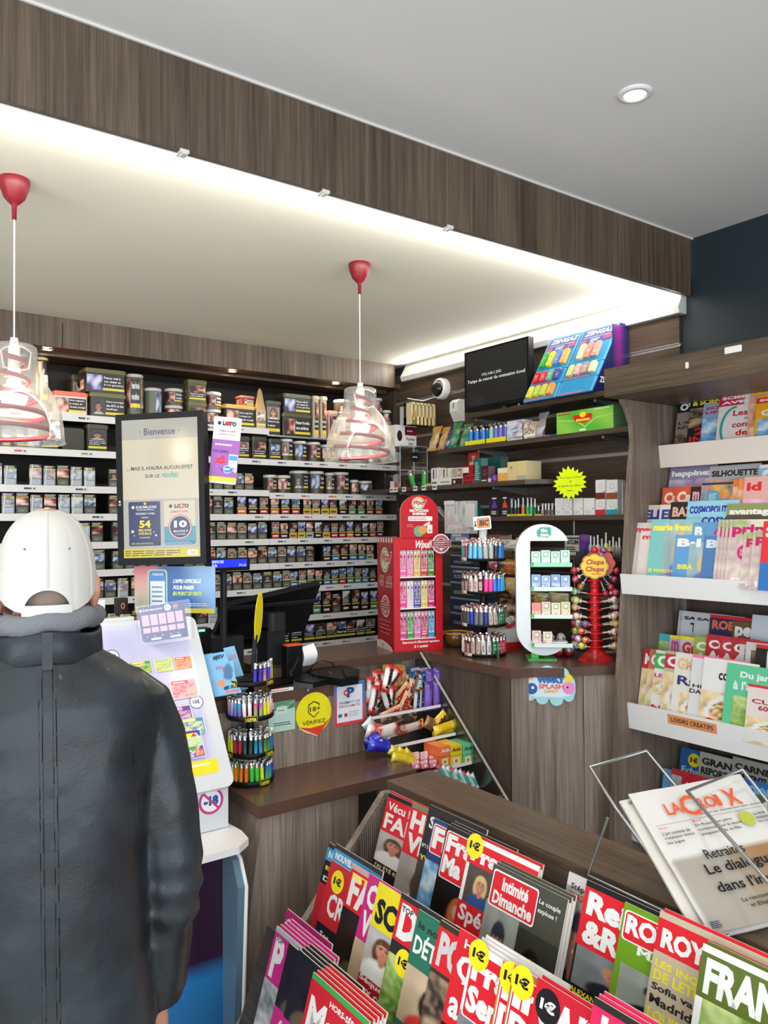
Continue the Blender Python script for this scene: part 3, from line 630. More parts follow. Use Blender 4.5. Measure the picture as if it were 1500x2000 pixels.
t = thing('lighter_display','blue sloping cardboard display with two columns of boxed lighters beside the wall monitor','display stand',(2.8,2.4,Z)); NV = hx('141a4c')
b = MB(mats=[PRINT]); b.prism([(xb,Z),(XW - .03,Z),(XW - .03,zt),(xtp,zt)],0,ya - yb,NV,Matrix(((1,0,0,0),(0,0,1,yb),(0,1,0,0),(0,0,0,1))))
L_ = math.hypot(xtp - xb,zt - Z); FM = frame((xb - .0003,ya,Z),(0,-1,0),(xtp - xb,0,zt - Z)); s = Sheet(b,FM,ya - yb,L_); CY = hx('1f86b8'); CYL = hx('5aa8d8')
s3 = Sheet(b,frame((xb + .02,yb - .0003,Z + .02),(1,0,0),(0,0,1)),XW - .05 - xb - .02,zt - Z); s3.pic(.55,.3,.98,.9,lambda x,y: mixc(NV,hx('6a1a6a'),1 - abs(x - .5)*2),6,6); s3.txt('ZENGAZ',.12,.08,.75,.16,WH,.02,.2)
cols_l = [[[hx('2fae4a'),hx('f0e030'),hx('5a80d8'),hx('f0a848')],[RED,hx('d83a48'),hx('6ab08a'),hx('4a4a90')],[hx('f0e030'),hx('b8d040'),hx('c8d050'),hx('f09838')]],
          [[hx('d8d0a0'),hx('d08a78'),hx('b89080')],[hx('c8d080'),hx('d8a8a0'),hx('a89088'),hx('e0d8a0')],[]]]
b.build('stand',t)
for ci,(x0,x1) in enumerate(((.01,.485),(.515,.99))):
    for ri,(y0_,y1_) in enumerate(((.455,.99),(.235,.44),(.01,.22))):
        q = MB(mats=[PRINT]); M2 = FM @ Matrix.Translation((x0*(ya - yb),y0_*L_,.0)); ww = (x1 - x0)*(ya - yb); hh = (y1_ - y0_)*L_
        q.box((0,0,0),(ww,hh,.008),CYL,M2); s = Sheet(q,M2 @ Matrix.Translation((0,0,.008)),ww,hh); s.rect(.03,.03,.97,.97,hx('2a3c86') if ri == 0 else CY)
        if ri == 0:
            s.txt('ZENGAZ',.10,.80,.93,.93,WH,.03,.25); s.rect(.1,.735,.9,.745,WH); s.rect(.06,.58,.22,.69,hx('e04878')); s.rect(.72,.62,.95,.72,hx('d83a68')); s.lines(.34,.60,.62,.70,2,WH,.6); s.rect(.03,.03,.97,.55,CY); yy0,yy1 = .10,.50
        else: yy0,yy1 = .16,.88; s.rect(.08,.04,.75,.11,hx('e84868'))
        q.build('box_front',t)
        cs = cols_l[ci][ri]
        for k,c in enumerate(cs):
            xx = .10 + .215*k + (.1 if ci == 1 and ri == 0 else 0); g = MB(mats=[PLAST]); g.rbox((xx*ww,yy0*hh,.009),((xx + .15)*ww,yy1*hh,.024),.006,c,M2)
            g.box(((xx + .03)*ww,(yy1 - .06)*hh,.01),((xx + .12)*ww,(yy1 + .0)*hh + .004,.022),SIL,M2)
            s = Sheet(g,M2 @ Matrix.Translation((xx*ww,yy0*hh,.0242)),.15*ww,(yy1 - yy0)*hh); s.pic(.1,.2,.9,.7,blur_pic([mixc(c,BK,.5),c,mixc(c,WH,.6)],3,3,k + ri*5),4,5)
            tag(g.build('pocket_lighter'),('%s lighter in the %s box of the blue display, %s column') % (['first','second','third','fourth'][k],['topmost','middle','lowest'][ri],['monitor side','rack side'][ci]),'lighter','lighters of the blue sloping display')
# dome camera and sensor on the slat wall
p = PX(866,760,XW - .022); t = thing('dome_camera','white dome security camera with a black eye on the dark slat wall','camera',p)
T = Matrix.Translation(p) @ Matrix.Rotation(-PI/2,4,'Y'); R = .062
MB(mats=[WHITE]).lathe([(R,0),(R,.028),(R*.93,.04),(R*.78,.045)],32,M=T,cap=False).build('housing',t)
MB(mats=[mat('dome_glass',(.012,.012,.014),.05)]).sphere((0,0,.035),R*.78,M=T,sc=(1,1,.85)).build('dome',t)
p = PX(900,800,XW - .022); t = thing('motion_sensor','white curved alarm sensor mounted on the slat wall below the dome camera','sensor',p)
zs0,zs1 = PX(900,822,XW - .05).z,PX(900,779,XW - .05).z
b = MB(mats=[WHITE]); b.prism([(0,zs0),(0,zs1),(-.035,zs1),(-.055,zs1 - .02),(-.055,zs1 - .07),(-.025,zs0)],-.032,.032,M=Matrix(((1,0,0,XW - .022),(0,0,1,p.y),(0,1,0,0),(0,0,0,1)))); b.build('housing',t)
MB(mats=[STEEL]).box((XW - .0785,p.y - .004,zs1 - .05),(XW - .077,p.y + .004,zs1 - .02)).build('indicator',t)
tag(MB(mats=[WHITE]).tube([PX(796,778,XW - .2),PX(826,783,XW - .14),PX(848,776,XW - .06),PX(862,772,XW - .025)],.003).build('camera_cable'),'white cable running to the dome camera','cable')
# ---- goods beside the tobacco shelves: lighter card boxes
def fbox(u0,u1,vt,vb,y,dep,body,label,cat,name,draw=None,m=PRINT,group=None):
    a = PY(u0,vt,y); b_ = PY(u1,vt,y); z1 = PY((u0 + u1)/2,vt,y).z; z0 = PY((u0 + u1)/2,vb,y).z
    b = MB(mats=[m]); b.box((a.x,y,z0),(b_.x,y + dep,z1),body)
    if draw: draw(Sheet(b,frame((a.x,y - .0002,z0),(1,0,0),(0,0,1)),b_.x - a.x,z1 - z0))
    return tag(b.build(name),label,cat,group)
t = thing('clear_cabinet','clear acrylic cabinet with a round black sign in the corner beside the tobacco wall','display cabinet',PY(805,965,3.6))
A = PY(781,870,3.60); B_ = PY(834,870,3.45); zt = A.z; zb_ = PY(800,966,3.55).z
ac = clear('acrylic',(.93,.95,.94),.06,.02,.5)
b = MB(mats=[ac]); xa,xb2 = PY(781,900,3.6).x,PY(834,900,3.6).x
b.box((xa,3.6,zb_),(xb2,3.603,zt)).box((xa,3.6,zb_),(xa + .003,3.75,zt)).box((xb2,3.6,zb_),(xb2 + .003,3.75,zt)).box((xa,3.6,zt),(xb2,3.75,zt + .003)).box((xa,3.6,(zt + zb_)/2),(xb2,3.75,(zt + zb_)/2 + .003)); b.build('case',t)
e = MB(mats=[mat('acrylic_edge',(.55,.6,.6),.2)]); 
for x_ in (xa,(xa + xb2)/2,xb2): e.box((x_,3.598,zb_),(x_ + .003,3.601,zt))
e.box((xa,3.598,zt),(xb2,3.601,zt + .003)).box((xa,3.598,(zt + zb_)/2),(xb2,3.601,(zt + zb_)/2 + .003)); e.build('edges',t)
def disc(u,v,y,rp,c,text=None,tc=WH,nm='round_sign',lab='',parent=None):
    p = PY(u,v,y); r = rp*PY(u,v,y).__sub__(EYE).dot(RC @ V((0,0,-1)))/F_PX; b = MB(mats=[PRINT])
    b.cyl(p + V((0,.002,0)),p,r,c,24); s = Sheet(b,frame(p + V((-r,-.0003,-r)),(1,0,0),(0,0,1)),2*r,2*r)
    if text: s.txt(text,.18,.38,.82,.62,tc,.04)
    return b.build(nm,parent)
disc(811,893,3.59,10,BK,'logic.',parent=t); disc(776,893,3.62,10,hx('8a8a88'),parent=t); disc(775,935,3.62,9,hx('8a8a88'),parent=t)
for (u0,u1,vt,vb,y,dep,c,L,cat,nm,dr) in (
    (772,813,831,873,3.62,.10,WH,'white carton with a red flip-top packet picture above the clear cabinet','carton','tobacco_carton',lambda s: s.rect(.45,.55,1,.95,hx('6e0f1c')).rect(.45,.05,1,.52,WH).txt('Fumer',.52,.30,.92,.46,BK).txt('tue',.62,.1,.82,.24,BK).lines(.55,.7,.9,.8,1,WH).ell(.2,.5,.12,.25,hx('3a1a20'))),
    (791,805,794,830,3.66,.05,hx('c8ccd0'),'pale carton with black pens standing behind the beige matchbox carton','carton','pen_carton',lambda s: s.rect(.1,.05,.35,.6,BK).rect(.55,.05,.8,.6,BK).rect(0,.75,1,1,hx('8a98c0'))),
    (770,783,940,962,3.63,.04,hx('d8d8d4'),'small red and white pack inside the clear cabinet','packet','packet',lambda s: s.rect(0,.3,.5,.9,hx('d8402c'))),
    (787,797,938,963,3.64,.04,hx('5a3028'),'dark reddish pack inside the clear cabinet','packet','packet',lambda s: s.rect(.1,.5,.4,.9,hx('b85a40')).rect(.55,.2,.8,.7,hx('a84838')))):
    fbox(u0,u1,vt,vb,y,dep,c,L,cat,nm,dr)
b = MB(mats=[PRINT]); y = 3.5; a = PY(805,785,y); q = PY(849,785,y); z1 = a.z; z0 = PY(827,830,y).z; T = I4
b.box((a.x,y,z0),(q.x,y + .08,z0 + .045),hx('d8c088')); b.box((a.x,y,z1 - .012),(q.x,y + .08,z1),hx('d8c088')); b.box((a.x,y + .04,z0),(q.x,y + .08,z1),hx('1c1812'))
for k in range(7): xx = a.x + (q.x - a.x)*k/6; b.box((xx - .004,y,z0),(xx + .004,y + .05,z1 - .002),hx('e0cfa0'))
Sheet(b,frame((a.x,y - .0045,z0),(1,0,0),(0,0,1)),.03,z1 - z0).rect(0,0,1,.2,hx('6a7a2a')).rect(.1,.3,.8,.6,hx('b87858'))
tag(b.build('matchbox_carton'),'beige carton with seven long slots standing near the dome camera','carton')
# ---- second wall shelf
def pouchw(key,u0,u1,vt,c,label,group=None):
    x,z = SH[key]; x += .02; ya = PX(u0,vt,x).y; yb = PX(u1,vt,x).y; h = PX(u0,vt,x).z - z; w = ya - yb; b = MB(mats=[FOIL])
    def pf(u,v): k = 1 - .25*math.sin(v*PI*2 + .5)**2*(1 if .1 < v < .9 else 0); return (x + .05*v - .018*math.sin(PI*u)*math.sin(PI*min(1,v*1.2)),(ya + yb)/2 - (u - .5)*w*k,z + v*h)
    b.grid(6,12,pf,lambda u,v: mixc(c,mixc(c,WH,.6),max(0,noise.noise(V((u*3,v*4,u0)))) + (.35 if .1 < v < .4 and .2 < u < .8 else 0)),smooth=True)
    b.grid(6,12,lambda u,v: (x + .05*v + .014*math.sin(PI*u),pf(u,v)[1],z + v*h),None,c,smooth=True)
    return tag(b.build('tobacco_pouch'),label,'pouch',group)
G = hx('b88a3c'); GR = hx('157a40')
pouchw('2',833,851,833,G,'front golden wrapped pouch on the shelf under the dome camera'); pouchw('2',852,867,834,G,'golden wrapped pouch touching the green ones'); pouchw('2',866,875,834,NAVY,'dark blue sliver of a pouch between golden and green pouches')
pouchw('2',873,891,825,GR,'taller green wrapped pouch below the alarm sensor'); pouchw('2',893,911,828,GR,'green wrapped pouch next to the blue lighters')
def lighter(c,h=.08,r=.0085,metal=SIL,top=None,pattern=None,name='lighter',oval=1.35,mesh_only=False):
    b = MB(mats=[PLAST,METAL]); bh = h*.72
    def ring(z,r1): return [(r1*oval*math.cos(2*PI*i/12),r1*math.sin(2*PI*i/12),z) for i in range(12)]
    def cf(z):
        if callable(c): return c(z/bh)
        return c
    zs = [0,.003,bh*.25,bh*.5,bh*.75,bh]; vs = []; cc = []
    for k,z in enumerate(zs): vs += ring(z,r*(.9 if k == 0 else 1)); cc += [cf(z)]*12
    b.add(vs,[(j*12 + i,j*12 + (i + 1) % 12,(j + 1)*12 + (i + 1) % 12,(j + 1)*12 + i) for j in range(5) for i in range(12)],W1,None,True,cc)
    b.add(vs[-12:],[tuple(range(12))],cf(bh)); b.add(vs[:12],[tuple(range(12))[::-1]],cf(0))
    if pattern: 
        for a in (0,PI): 
            M2 = Matrix.Rotation(a,4,'Z') @ frame((-r*.8,-r*1.02,bh*.2),(1,0,0),(0,0,1)); s = Sheet(b,M2,r*1.6,bh*.6); pattern(s)
    b.use(METAL); q = [(x*.92,y*.92,z) for x,y,z in ring(bh,r)] + [(x*.92,y*.92,z) for x,y,z in ring(h*.9,r)]
    b.add(q,[(i,(i + 1) % 12,12 + (i + 1) % 12,12 + i) for i in range(12)] + [tuple(range(12,24))],W1,None,True)
    b.cyl((-r*.3,-r*.75,h*.93),(-r*.3,r*.75,h*.93),h*.05,W1,10); b.use(PLAST); b.box((r*.2,-r*.5,h*.88),(r*1.2,r*.5,h*.93),top or (.5,.03,.03))
    return b.mesh(name) if mesh_only else b
LM = {}
def lmesh(key,c,**k):
    if key not in LM: LM[key] = lighter(c,mesh_only=True,**k)
    return LM[key]
def place(me,name,p,rz,label,cat,group=None,tilt=(0,0),s=1):
    o = bpy.data.objects.new(name,me); col.objects.link(o); o.location = p; o.rotation_euler = (tilt[0],tilt[1],rz); o.scale = (s,s,s); return tag(o,label,cat,group)
x2,z2 = SH['2']
for (u0,u1,cs,L) in ((908,948,[hx('2f78c8')]*3,'blue lighter in the yellow tray nearest the green pouches'),(950,989,[hx('7ac0a0'),hx('6a68c0'),hx('6a68c0'),hx('5a58b8')],'lilac or mint lighter in the yellow tray beside the toy boxes')):
    ya,yb = PX(u0,870,x2 + .01).y,PX(u1,865,x2 + .01).y; b = MB(mats=[PRINT]); Yl = hx('e8dc28')
    b.box((x2 + .01,yb,z2),(x2 + .013,ya,z2 + .026),Yl).box((x2 + .06,yb,z2),(x2 + .063,ya,z2 + .02),Yl).box((x2 + .01,yb,z2),(x2 + .063,ya,z2 + .004),Yl).box((x2 + .01,yb,z2),(x2 + .063,yb + .003,z2 + .026),Yl)
    tag(b.build('lighter_tray'),'yellow cardboard lighter tray ' + ('next to the green pouches' if u0 < 940 else 'next to the boxed toys'),'tray')
    for j,c in enumerate(cs):
        for r_ in range(2):
            place(lmesh(('s2',c),c,h=.10,r=.013,top=(.6,.6,.65),oval=1.1),'lighter',(x2 + .028 + .026*r_,ya - (ya - yb)*(j + .6)/(len(cs) + .3),z2 + .004),PI/2,L.replace('lilac or mint','mint' if c == hx('7ac0a0') else 'lilac') + (', front row' if r_ == 0 else ', second row'),'lighter','lighters in yellow trays %d %d' % (u0,r_))
wbox('2',990,1023,821,hx('c8ccd4'),'pale blue and silver toy carton on the shelf below the wall monitor','carton','toy_carton',lambda s: s.pic(.03,.05,.97,.95,blur_pic([hx('5a90b8'),hx('d8e4ec'),hx('b04a50')],2,6,2),8,10))
wbox('2',1020,1047,824,hx('a89880'),'colourful trading card carton beside the pale blue toy carton','carton','card_carton',lambda s: s.pic(.02,.05,.98,.95,blur_pic([hx('2a5030'),hx('d8d8c8'),hx('a05838'),hx('e8e0d0')],6,6,9),10,10).poly([(.1,.15),(.9,.15),(.9,.3),(.1,.25)],WH))
pouchw('2',1040,1059,805,hx('90868a'),'silvery crumpled card pouch standing behind the card carton')
wbox('2',1058,1088,849,hx('1f5aa0'),'flat blue box under the edge of the green box','box','flat_box',lambda s: s.rect(.1,.55,.5,.85,hx('e0b040')))
def greenbox(s):
    s.pic(0,0,1,1,lambda x,y: mixc(hx('4fae3a'),hx('8cc84a'),.5 + .5*math.sin(x*7 + y*3)),16,6)
    s.poly([(.0,.62),(.35,.52),(.52,.2),(.55,.2),(.38,.56),(0,.66)],hx('a8d860')); s.poly([(.52,.22),(.72,.55),(1,.62),(1,.66),(.7,.6),(.5,.25)],hx('a8d860'))
    s.ell(.48,.62,.16,.2,RED); s.ell(.48,.78,.06,.12,YE); s.ell(.35,.7,.05,.1,hx('c83020')); s.ell(.6,.7,.05,.1,hx('c83020')); s.rect(.36,.5,.6,.6,hx('f0d030')); s.rect(.42,.08,.53,.16,WH); s.lines(.03,.84,.3,.94,1,RED,.6); s.lines(.68,.9,.96,.96,1,WH,.5)
wbox('2',1087,1198,799,hx('3c8c30'),'long bright green boxed ball game on the dark shelf','box','game_box',greenbox,dep=.12)
# ---- third wall shelf: rolling papers and the like
x3,z3 = SH['3']
b = MB(mats=[W_SLAT]); 
for j,(u,vt,w,c,tt,L) in enumerate(((803,934,12,hx('3ab04a'),-.35,'green lighter leaning in the clear cabinet'),(824,927,9,hx('2fa848'),.05,'upright green lighter on the corner shelf'))):
    p = PX(u + (6 if j == 0 else 4),955,x3 + .04); place(lmesh(('g3',j),c,h=.10,r=.012,top=c),'lighter',(x3 + .04,p.y,z3),PI/2,L,'lighter',tilt=(tt,0))
def carton3(u0,u1,vt,c,L,dr,dep=.05,name='paper_carton',zb=None,off=.02): return wbox('3',u0,u1,vt,c,L + ', shelf behind the red display','carton',name,dr,dep,zb=zb,off=off)
carton3(827,841,944,hx('9fc060'),'yellow-green rolling paper carton',lambda s: s.rect(.05,.1,.9,.4,WH))
def zig(c1,c2): 
    def f(s): s.rect(0,0,1,.38,c1); s.lines(.1,.1,.9,.28,1,c2,.6,.1); s.poly([(0,.38),(.5,.38),(1,.98),(.8,1),(0,.5)],c1); s.rect(.35,.45,.45,.95,(.05,.05,.05)); s.rect(.62,.5,.7,.95,hx('8a6a50'))
    return f
carton3(842,857,914,WH,'tall white carton of rolling papers',lambda s: s.rect(.25,.4,.4,.92,DK).rect(.6,.45,.72,.95,hx('a0a098')).lines(.1,.1,.9,.25,1,DK))
carton3(858,881,915,hx('e4d8c0'),'white and brown stepped carton of rolling papers',zig(WH,hx('a89880')))
carton3(882,903,914,hx('dccab0'),'open cream carton with dark brown rolling papers',lambda s: s.rect(0,0,1,.36,hx('3a1a18')).circ(.25,.17,.1,WH).rect(0,.36,1,.42,WH).pic(.05,.45,.95,.95,blur_pic([hx('3a1a18'),hx('e8dccc')],8,3,4),10,5))
o,zz = carton3(904,927,909,hx('a0101c'),'red carton with white side below the red hanging card',lambda s: s.rect(.0,.6,.5,.9,WH).pic(.0,0,1,.5,blur_pic([hx('500a10'),hx('c02030')],4,4,1),6,6))
carton3(915,931,884,hx('c81828'),'bright red upright card above the red carton',lambda s: s.pic(.1,.1,.9,.9,blur_pic([hx('f0f0e0'),hx('c01020'),hx('a01020')],5,8,3),6,10),dep=.02,off=.10)
carton3(905,914,925,hx('c8b870'),'narrow straw yellow carton',lambda s: s.lines(.2,.2,.8,.8,4,hx('6a5020')))
carton3(925,939,895,hx('14685c'),'tall teal carton with pale lettering',lambda s: s.lines(.15,.1,.8,.85,9,hx('a8d0c8'),.5))
carton3(939,953,910,hx('4a1220'),'dark maroon carton beside the tall teal one',lambda s: s.circ(.5,.6,.28,hx('8a5060')).circ(.5,.6,.2,hx('4a1220')).lines(.1,.05,.9,.2,1,WH))
wbox('3',944,977,892,hx('125850'),'long teal carton lying behind the maroon cartons','carton','paper_carton',None,.06,off=.12)
carton3(953,959,934,hx('d8d0e0'),'tiny white and purple pack',None,.02,'packet')
carton3(959,972,926,hx('4a1878'),'violet packet between maroon and yellow cartons',lambda s: s.circ(.5,.5,.3,hx('8a58c0')),.03,'packet')
carton3(972,991,914,hx('e0a030'),'open orange-yellow carton with white lid',lambda s: s.rect(0,.62,1,1,hx('e8dcc0')).pic(0,0,1,.6,blur_pic([hx('d88a20'),hx('f0c060')],3,5,2),5,5),.06)
wbox('3',991,1028,901,hx('d8c48c'),'square beige carton at the rounded shelf end','carton','paper_carton',lambda s: s.rect(.5,0,1,.25,hx('a8a8a0')).rect(.49,0,.5,1,hx('b09a60')).txt('yr',.14,.55,.28,.75,hx('6a5a30')),.10)
for j,u in enumerate((765,773,789,811,828,849)):
    y_ = PX(u,960,x3 - .001).y; b = MB(mats=[PAPER]); b.box((x3 - .002,y_ - .018,z3 - .022),(x3 - .0005,y_ + .018,z3 + .004),WH); Sheet(b,wmat(y_ + .018,z3 - .022,x3 - .0022),.036,.026).lines(.1,.35,.9,.75,1,BK,.8,.1)
    tag(b.build('price_tag'),'white price tag on the edge of the rolling paper shelf','price tag','price tags on the rolling paper shelf')
# ---- fourth wall shelf
x4,z4 = SH['4']
for (u0,u1,vt,c,L,f) in ((955,976,972,hx('1a1420'),'black carton with a purple emblem below the beige carton',hx('6a3a98')),(977,995,971,hx('1a1214'),'black carton with an orange-red emblem',hx('d84a30'))):
    wbox('4',u0,u1,vt,c,L,'carton','liquid_carton',lambda s,f=f: s.poly([(.2,.45),(.5,.9),(.8,.45)],f).circ(.5,.6,.2,f).rect(.15,.05,.85,.35,(.05,.05,.05)).lines(.25,.1,.75,.3,2,WH).rect(.3,.92,.7,1,WH),.04)
for j,(u,c,hh) in enumerate(((1000,(.02,.02,.02),34),(1007,(.02,.02,.02),32),(1013,(.02,.02,.02),35),(1022,hx('e07028'),36),(1031,hx('20a060'),36),(1038,hx('2aa868'),36),(1045,hx('1a6040'),34),(1052,(.02,.02,.02),20),(1060,hx('8a8088'),24),(1066,hx('50303a'),24),(1072,hx('705a60'),24),(1079,hx('605058'),24))):
    p = PX(u,1005,x4 + .03); k = (p - EYE).dot(RC @ V((0,0,-1)))/F_PX; h = hh*k; b = MB(mats=[PLAST]); r = .009
    b.lathe([(r,0),(r,h*.48),(r*.45,h*.55),(r*.4,h),(0,h)],12,W1,Matrix.Translation((p.x,p.y,z4)),cols=[c,c,(.7,.72,.7),(.75,.78,.76),(.75,.78,.76)])
    tag(b.build('dropper_bottle'),('slim orange bottle','slim green bottle','slim dark bottle','short grey-brown bottle')[0 if u == 1022 else 1 if u in (1031,1038,1045) else 2 if u < 1056 else 3] + ' with a clear dropper tip beside the white vape boxes','bottle','dropper bottles on the fourth wall shelf')
for j,(u0,u1) in enumerate(((990,1020),(1021,1038),(1044,1056))):
    wbox('4',u0,u1,1004,hx('d8cc30'),('long yellow tray strip in front of the slim bottles','short yellow tray strip below the green bottles','smallest yellow tray strip')[j],'tray','bottle_tray',lambda s: s.lines(.2,.3,.8,.7,1,DK),.004,off=.006)
wbox('4',1059,1082,1006,hx('c8c4c4'),'white and black strip tray of the short bottles','tray','bottle_tray',lambda s: s.rect(.1,0,.3,.6,DK).rect(.4,0,.6,.6,DK).rect(.7,0,.9,.6,DK),.004,off=.006)
def vape(tint,band=None):
    def f(s):
        s.circ(.5,.62 if not band else .66,.22,mixc(WH,tint,.35)); s.circ(.5,.62 if not band else .66,.13,WH); s.lines(.12,.12,.7,.28,2,hx('a0a0a0'),.4)
        if band: s.rect(0,0,1,.33,band)
        s.rect(.8,.36,.95,.4,DK)
    return f
for u0,u1,tnt in ((1084,1100,GREY),(1101,1117,GREY),(1120,1138,hx('d8d080')),(1140,1161,hx('d8d8a0'))):
    wbox('4',u0,u1,973,(.75,.74,.73),'white vape carton below the yellow star sign, ' + {1084: 'first from the bottles',1101: 'second from the bottles',1120: 'third from the bottles',1140: 'last before the stacked ones'}[u0],'carton','vape_carton',vape(tnt),.05)
for u0,u1,c in ((1163,1182,hx('c02038')),(1184,1206,hx('1a98a0'))):
    o,zz = wbox('4',u0,u1,975,(.75,.74,.73),'white vape carton with %s foot in the stack by the wooden panel' % ('a red' if u0 < 1180 else 'a turquoise'),'carton','vape_carton',vape(c,c),.05)
    wbox('4',u0,u1,937,(.75,.74,.73),'upper white vape carton with a brown band over the %s footed one' % ('red' if u0 < 1180 else 'turquoise'),'carton','vape_carton',vape(c,hx('6a2818') if u0 < 1180 else hx('8a4a28')),.05,zb=zz + .001)
wbox('4',1207,1216,942,(.7,.7,.68),'tall plain white carton squeezed against the wooden panel','carton','vape_carton',None,.05,off=.05)
p = PX(1114,943,x4 + .0); b = MB(mats=[PAPER]); r = .085; n = 19; rr = random.Random(5)
pts = []
for i in range(2*n): a_ = PI*i/n; k = 1 if i % 2 == 0 else .76; k *= 1 + .06*math.sin(i*7); pts.append((1.12*r*k*math.cos(a_),.86*r*k*math.sin(a_)))
SM = wmat(p.y,p.z,p.x - .004); b.prism(pts,0,.001,hx('eaff1c'),SM)
s = Sheet(b,SM @ Matrix.Translation((-.08,-.05,.0011)),.16,.10); s.txt('2 Recharges achetées',.08,.68,.92,.78,hx('2a4a3a'),0,.2); s.txt('=',.5,.52,.56,.58,hx('2a4a3a')); s.txt('la vapote est offerte',.10,.30,.90,.42,hx('2a4a3a'),0,.2); s.lines(.4,.1,.6,.2,1,hx('2a4a3a'),.3)
tag(b.build('star_sign'),'fluorescent yellow star-shaped paper sign with handwriting on the wall shelf','sign')
# ---- fifth wall shelf: books, bottles
wbox('5',1103,1131,1046,hx('b8b8b0'),'grey box with black block letters behind the sweets dispenser','box','puzzle_book',lambda s: s.txt('SCUM',.15,.55,.95,.78,BK,.05).rect(.0,.82,1,.9,DK).lines(.1,.15,.9,.45,3,DK),.05)
wbox('5',1131,1151,1044,hx('24205c'),'dark violet box between the grey box and the bottles','box','gift_box',lambda s: s.pic(0,0,1,1,blur_pic([hx('1a1440'),hx('3a2a80'),hx('7a4a90')],1,3,5),4,8),.04)
for j,(u,vt,c) in enumerate(((1154,1046,hx('7a9a98')),(1161,1048,hx('6ab030')),(1168,1045,hx('c8c8b8')),(1176,1052,hx('384a6a')),(1184,1040,hx('d8d020')),(1191,1056,hx('c88a40')),(1198,1048,hx('905040')),(1204,1058,hx('507060')),(1210,1050,hx('30302a')))):
    X5,z5 = SH['5']; p = PX(u,1090,X5 + .02 + .012*(j % 2)); h = PX(u,vt,p.x).z - z5; r = .0095
    tag(MB(mats=[PLAST]).lathe([(r,0),(r,h*.5),(r*.4,h*.58),(r*.38,h),(0,h)],12,W1,Matrix.Translation((p.x,p.y,z5)),cols=[c,mixc(c,WH,.3),(.6,.65,.6),(.7,.72,.7),(.7,.72,.7)]).build('dropper_bottle'),'small bottle behind the red lollipop tree','bottle','bottles behind the lollipop tree')
# ================================================================== counters
ZC = 1.02; TH = .036; XC = 2.168; YC = 2.168; YU = 2.745; YT = 2.565; ZT = .97; ZL = .69
YP = 1.95                                  # far end panel of the magazine rack
ct = thing('wall_counter','tall grey-brown wooden counter with a curved front below the sweets displays','counter',(2.5,2.4,0))
cur = [(XC,YC)] + [(PZ(u,v,ZC).x,PZ(u,v,ZC).y) for u,v in ((1040,1304.5),(1090,1305),(1140,1302),(1195,1296))]
cur[-1] = (cur[-1][0],YP + .025)
MB(mats=[W_CTOP]).prism([(XC,YU),(XC,YC)] + cur[1:] + [(XW - .026,YP + .025),(XW - .026,YU)],ZC - TH,ZC).build('counter_top',ct)
c2 = [(x + .01,y + .012) for x,y in cur]; c2[-1] = (c2[-1][0],YP + .025)
fr = MB(mats=[W_FRONT])
for i in range(len(c2) - 1):
    (xa,ya),(xb,yb) = c2[i],c2[i + 1]; fr.add([(xa,ya,0),(xb,yb,0),(xb,yb,ZC - TH),(xa,ya,ZC - TH)],[(0,1,2,3)])
    if i < 3: fr.use(BLACK); fr.add([(xb - .0015,yb - .0008,0),(xb + .0015,yb - .0008,0),(xb + .0015,yb - .0008,ZC - TH),(xb - .0015,yb - .0008,ZC - TH)],[(0,1,2,3)]) if i == 2 else None; fr.use(W_FRONT)
fr.build('front_panel',ct)
MB(mats=[W_DARK]).box((XC + .008,YC + .015,0),(XC + .024,YU,ZC - TH)).build('side_panel',ct)  # darker laminate puts this side's shade into the colour
ut = thing('upper_counter','raised back counter board under the red vape display','counter',(1.8,2.9,0))
MB(mats=[W_CTOP]).box((1.42,YU,ZC - TH),(XW - .026,YU + .36,ZC)).build('counter_top',ut)
MB(mats=[W_FRONT]).box((1.42,YU + .02,.3),(XC + .0,YU + .04,ZC - TH)).build('front_panel',ut)
tt = thing('till_counter','brown till counter with stickers on its wooden front','counter',(1.3,2.7,0)); XR = 1.768
MB(mats=[W_CTOP]).box((1.1,YT,ZT - .045),(XR,YU - .0005,ZT)).box((.45,YU - .0005,ZT - .045),(1.41,YU + .33,ZT)).build('counter_top',tt)
MB(mats=[W_FRONT]).box((1.1,YT + .001,ZL + .0005),(XR - .002,YT + .025,ZT - .045)).box((.47,YU + .01,0),(1.40,YU + .30,ZT - .0455)).box((XR - .022,YT + .026,.3),(XR - .002,YU,ZT - .045)).build('front_panel',tt)
MB(mats=[STEEL]).lathe([(.0,.002),(.006,.002),(.007,0)],12,M=Matrix.Translation((PY(603,1348,YT).x,YT,PY(603,1348,YT).z)) @ Matrix.Rotation(PI/2,4,'X'),cap=False).build('lock',tt)
lt = thing('customer_ledge','low brown ledge on a wooden plinth in front of the till counter','ledge',(1.45,2.4,0)); XL0,XL1,YL = 1.143,1.776,2.262
MB(mats=[W_CTOP]).box((XL0,YL,ZL - .04),(XL1,YT + .02,ZL)).build('ledge_top',lt)
q = [PY(u,v,YL + .02) for u,v in ((512,1610),(700,1565),(700,2300),(470,2300))]; xr = q[1].x; ztop = ZL - .0405
b = MB(mats=[W_FRONT]); P3 = [(q[0].x,YL + .02,ztop),(xr,YL + .02,ztop),(xr,YL + .02,0),(q[0].x - .10,YL + .02,0)]
b.add(P3 + [(x_,YT + .01,z_) for x_,_,z_ in P3],[(0,3,2,1),(4,5,6,7),(0,1,5,4),(1,2,6,5),(2,3,7,6),(3,0,4,7)]); b.build('plinth',lt)
MB(mats=[BACKBD]).box((xr,YT - .05,0),(XL1,YT - .02,ztop)).build('back_panel',lt)
for o in (ct,ut,tt,lt): pass
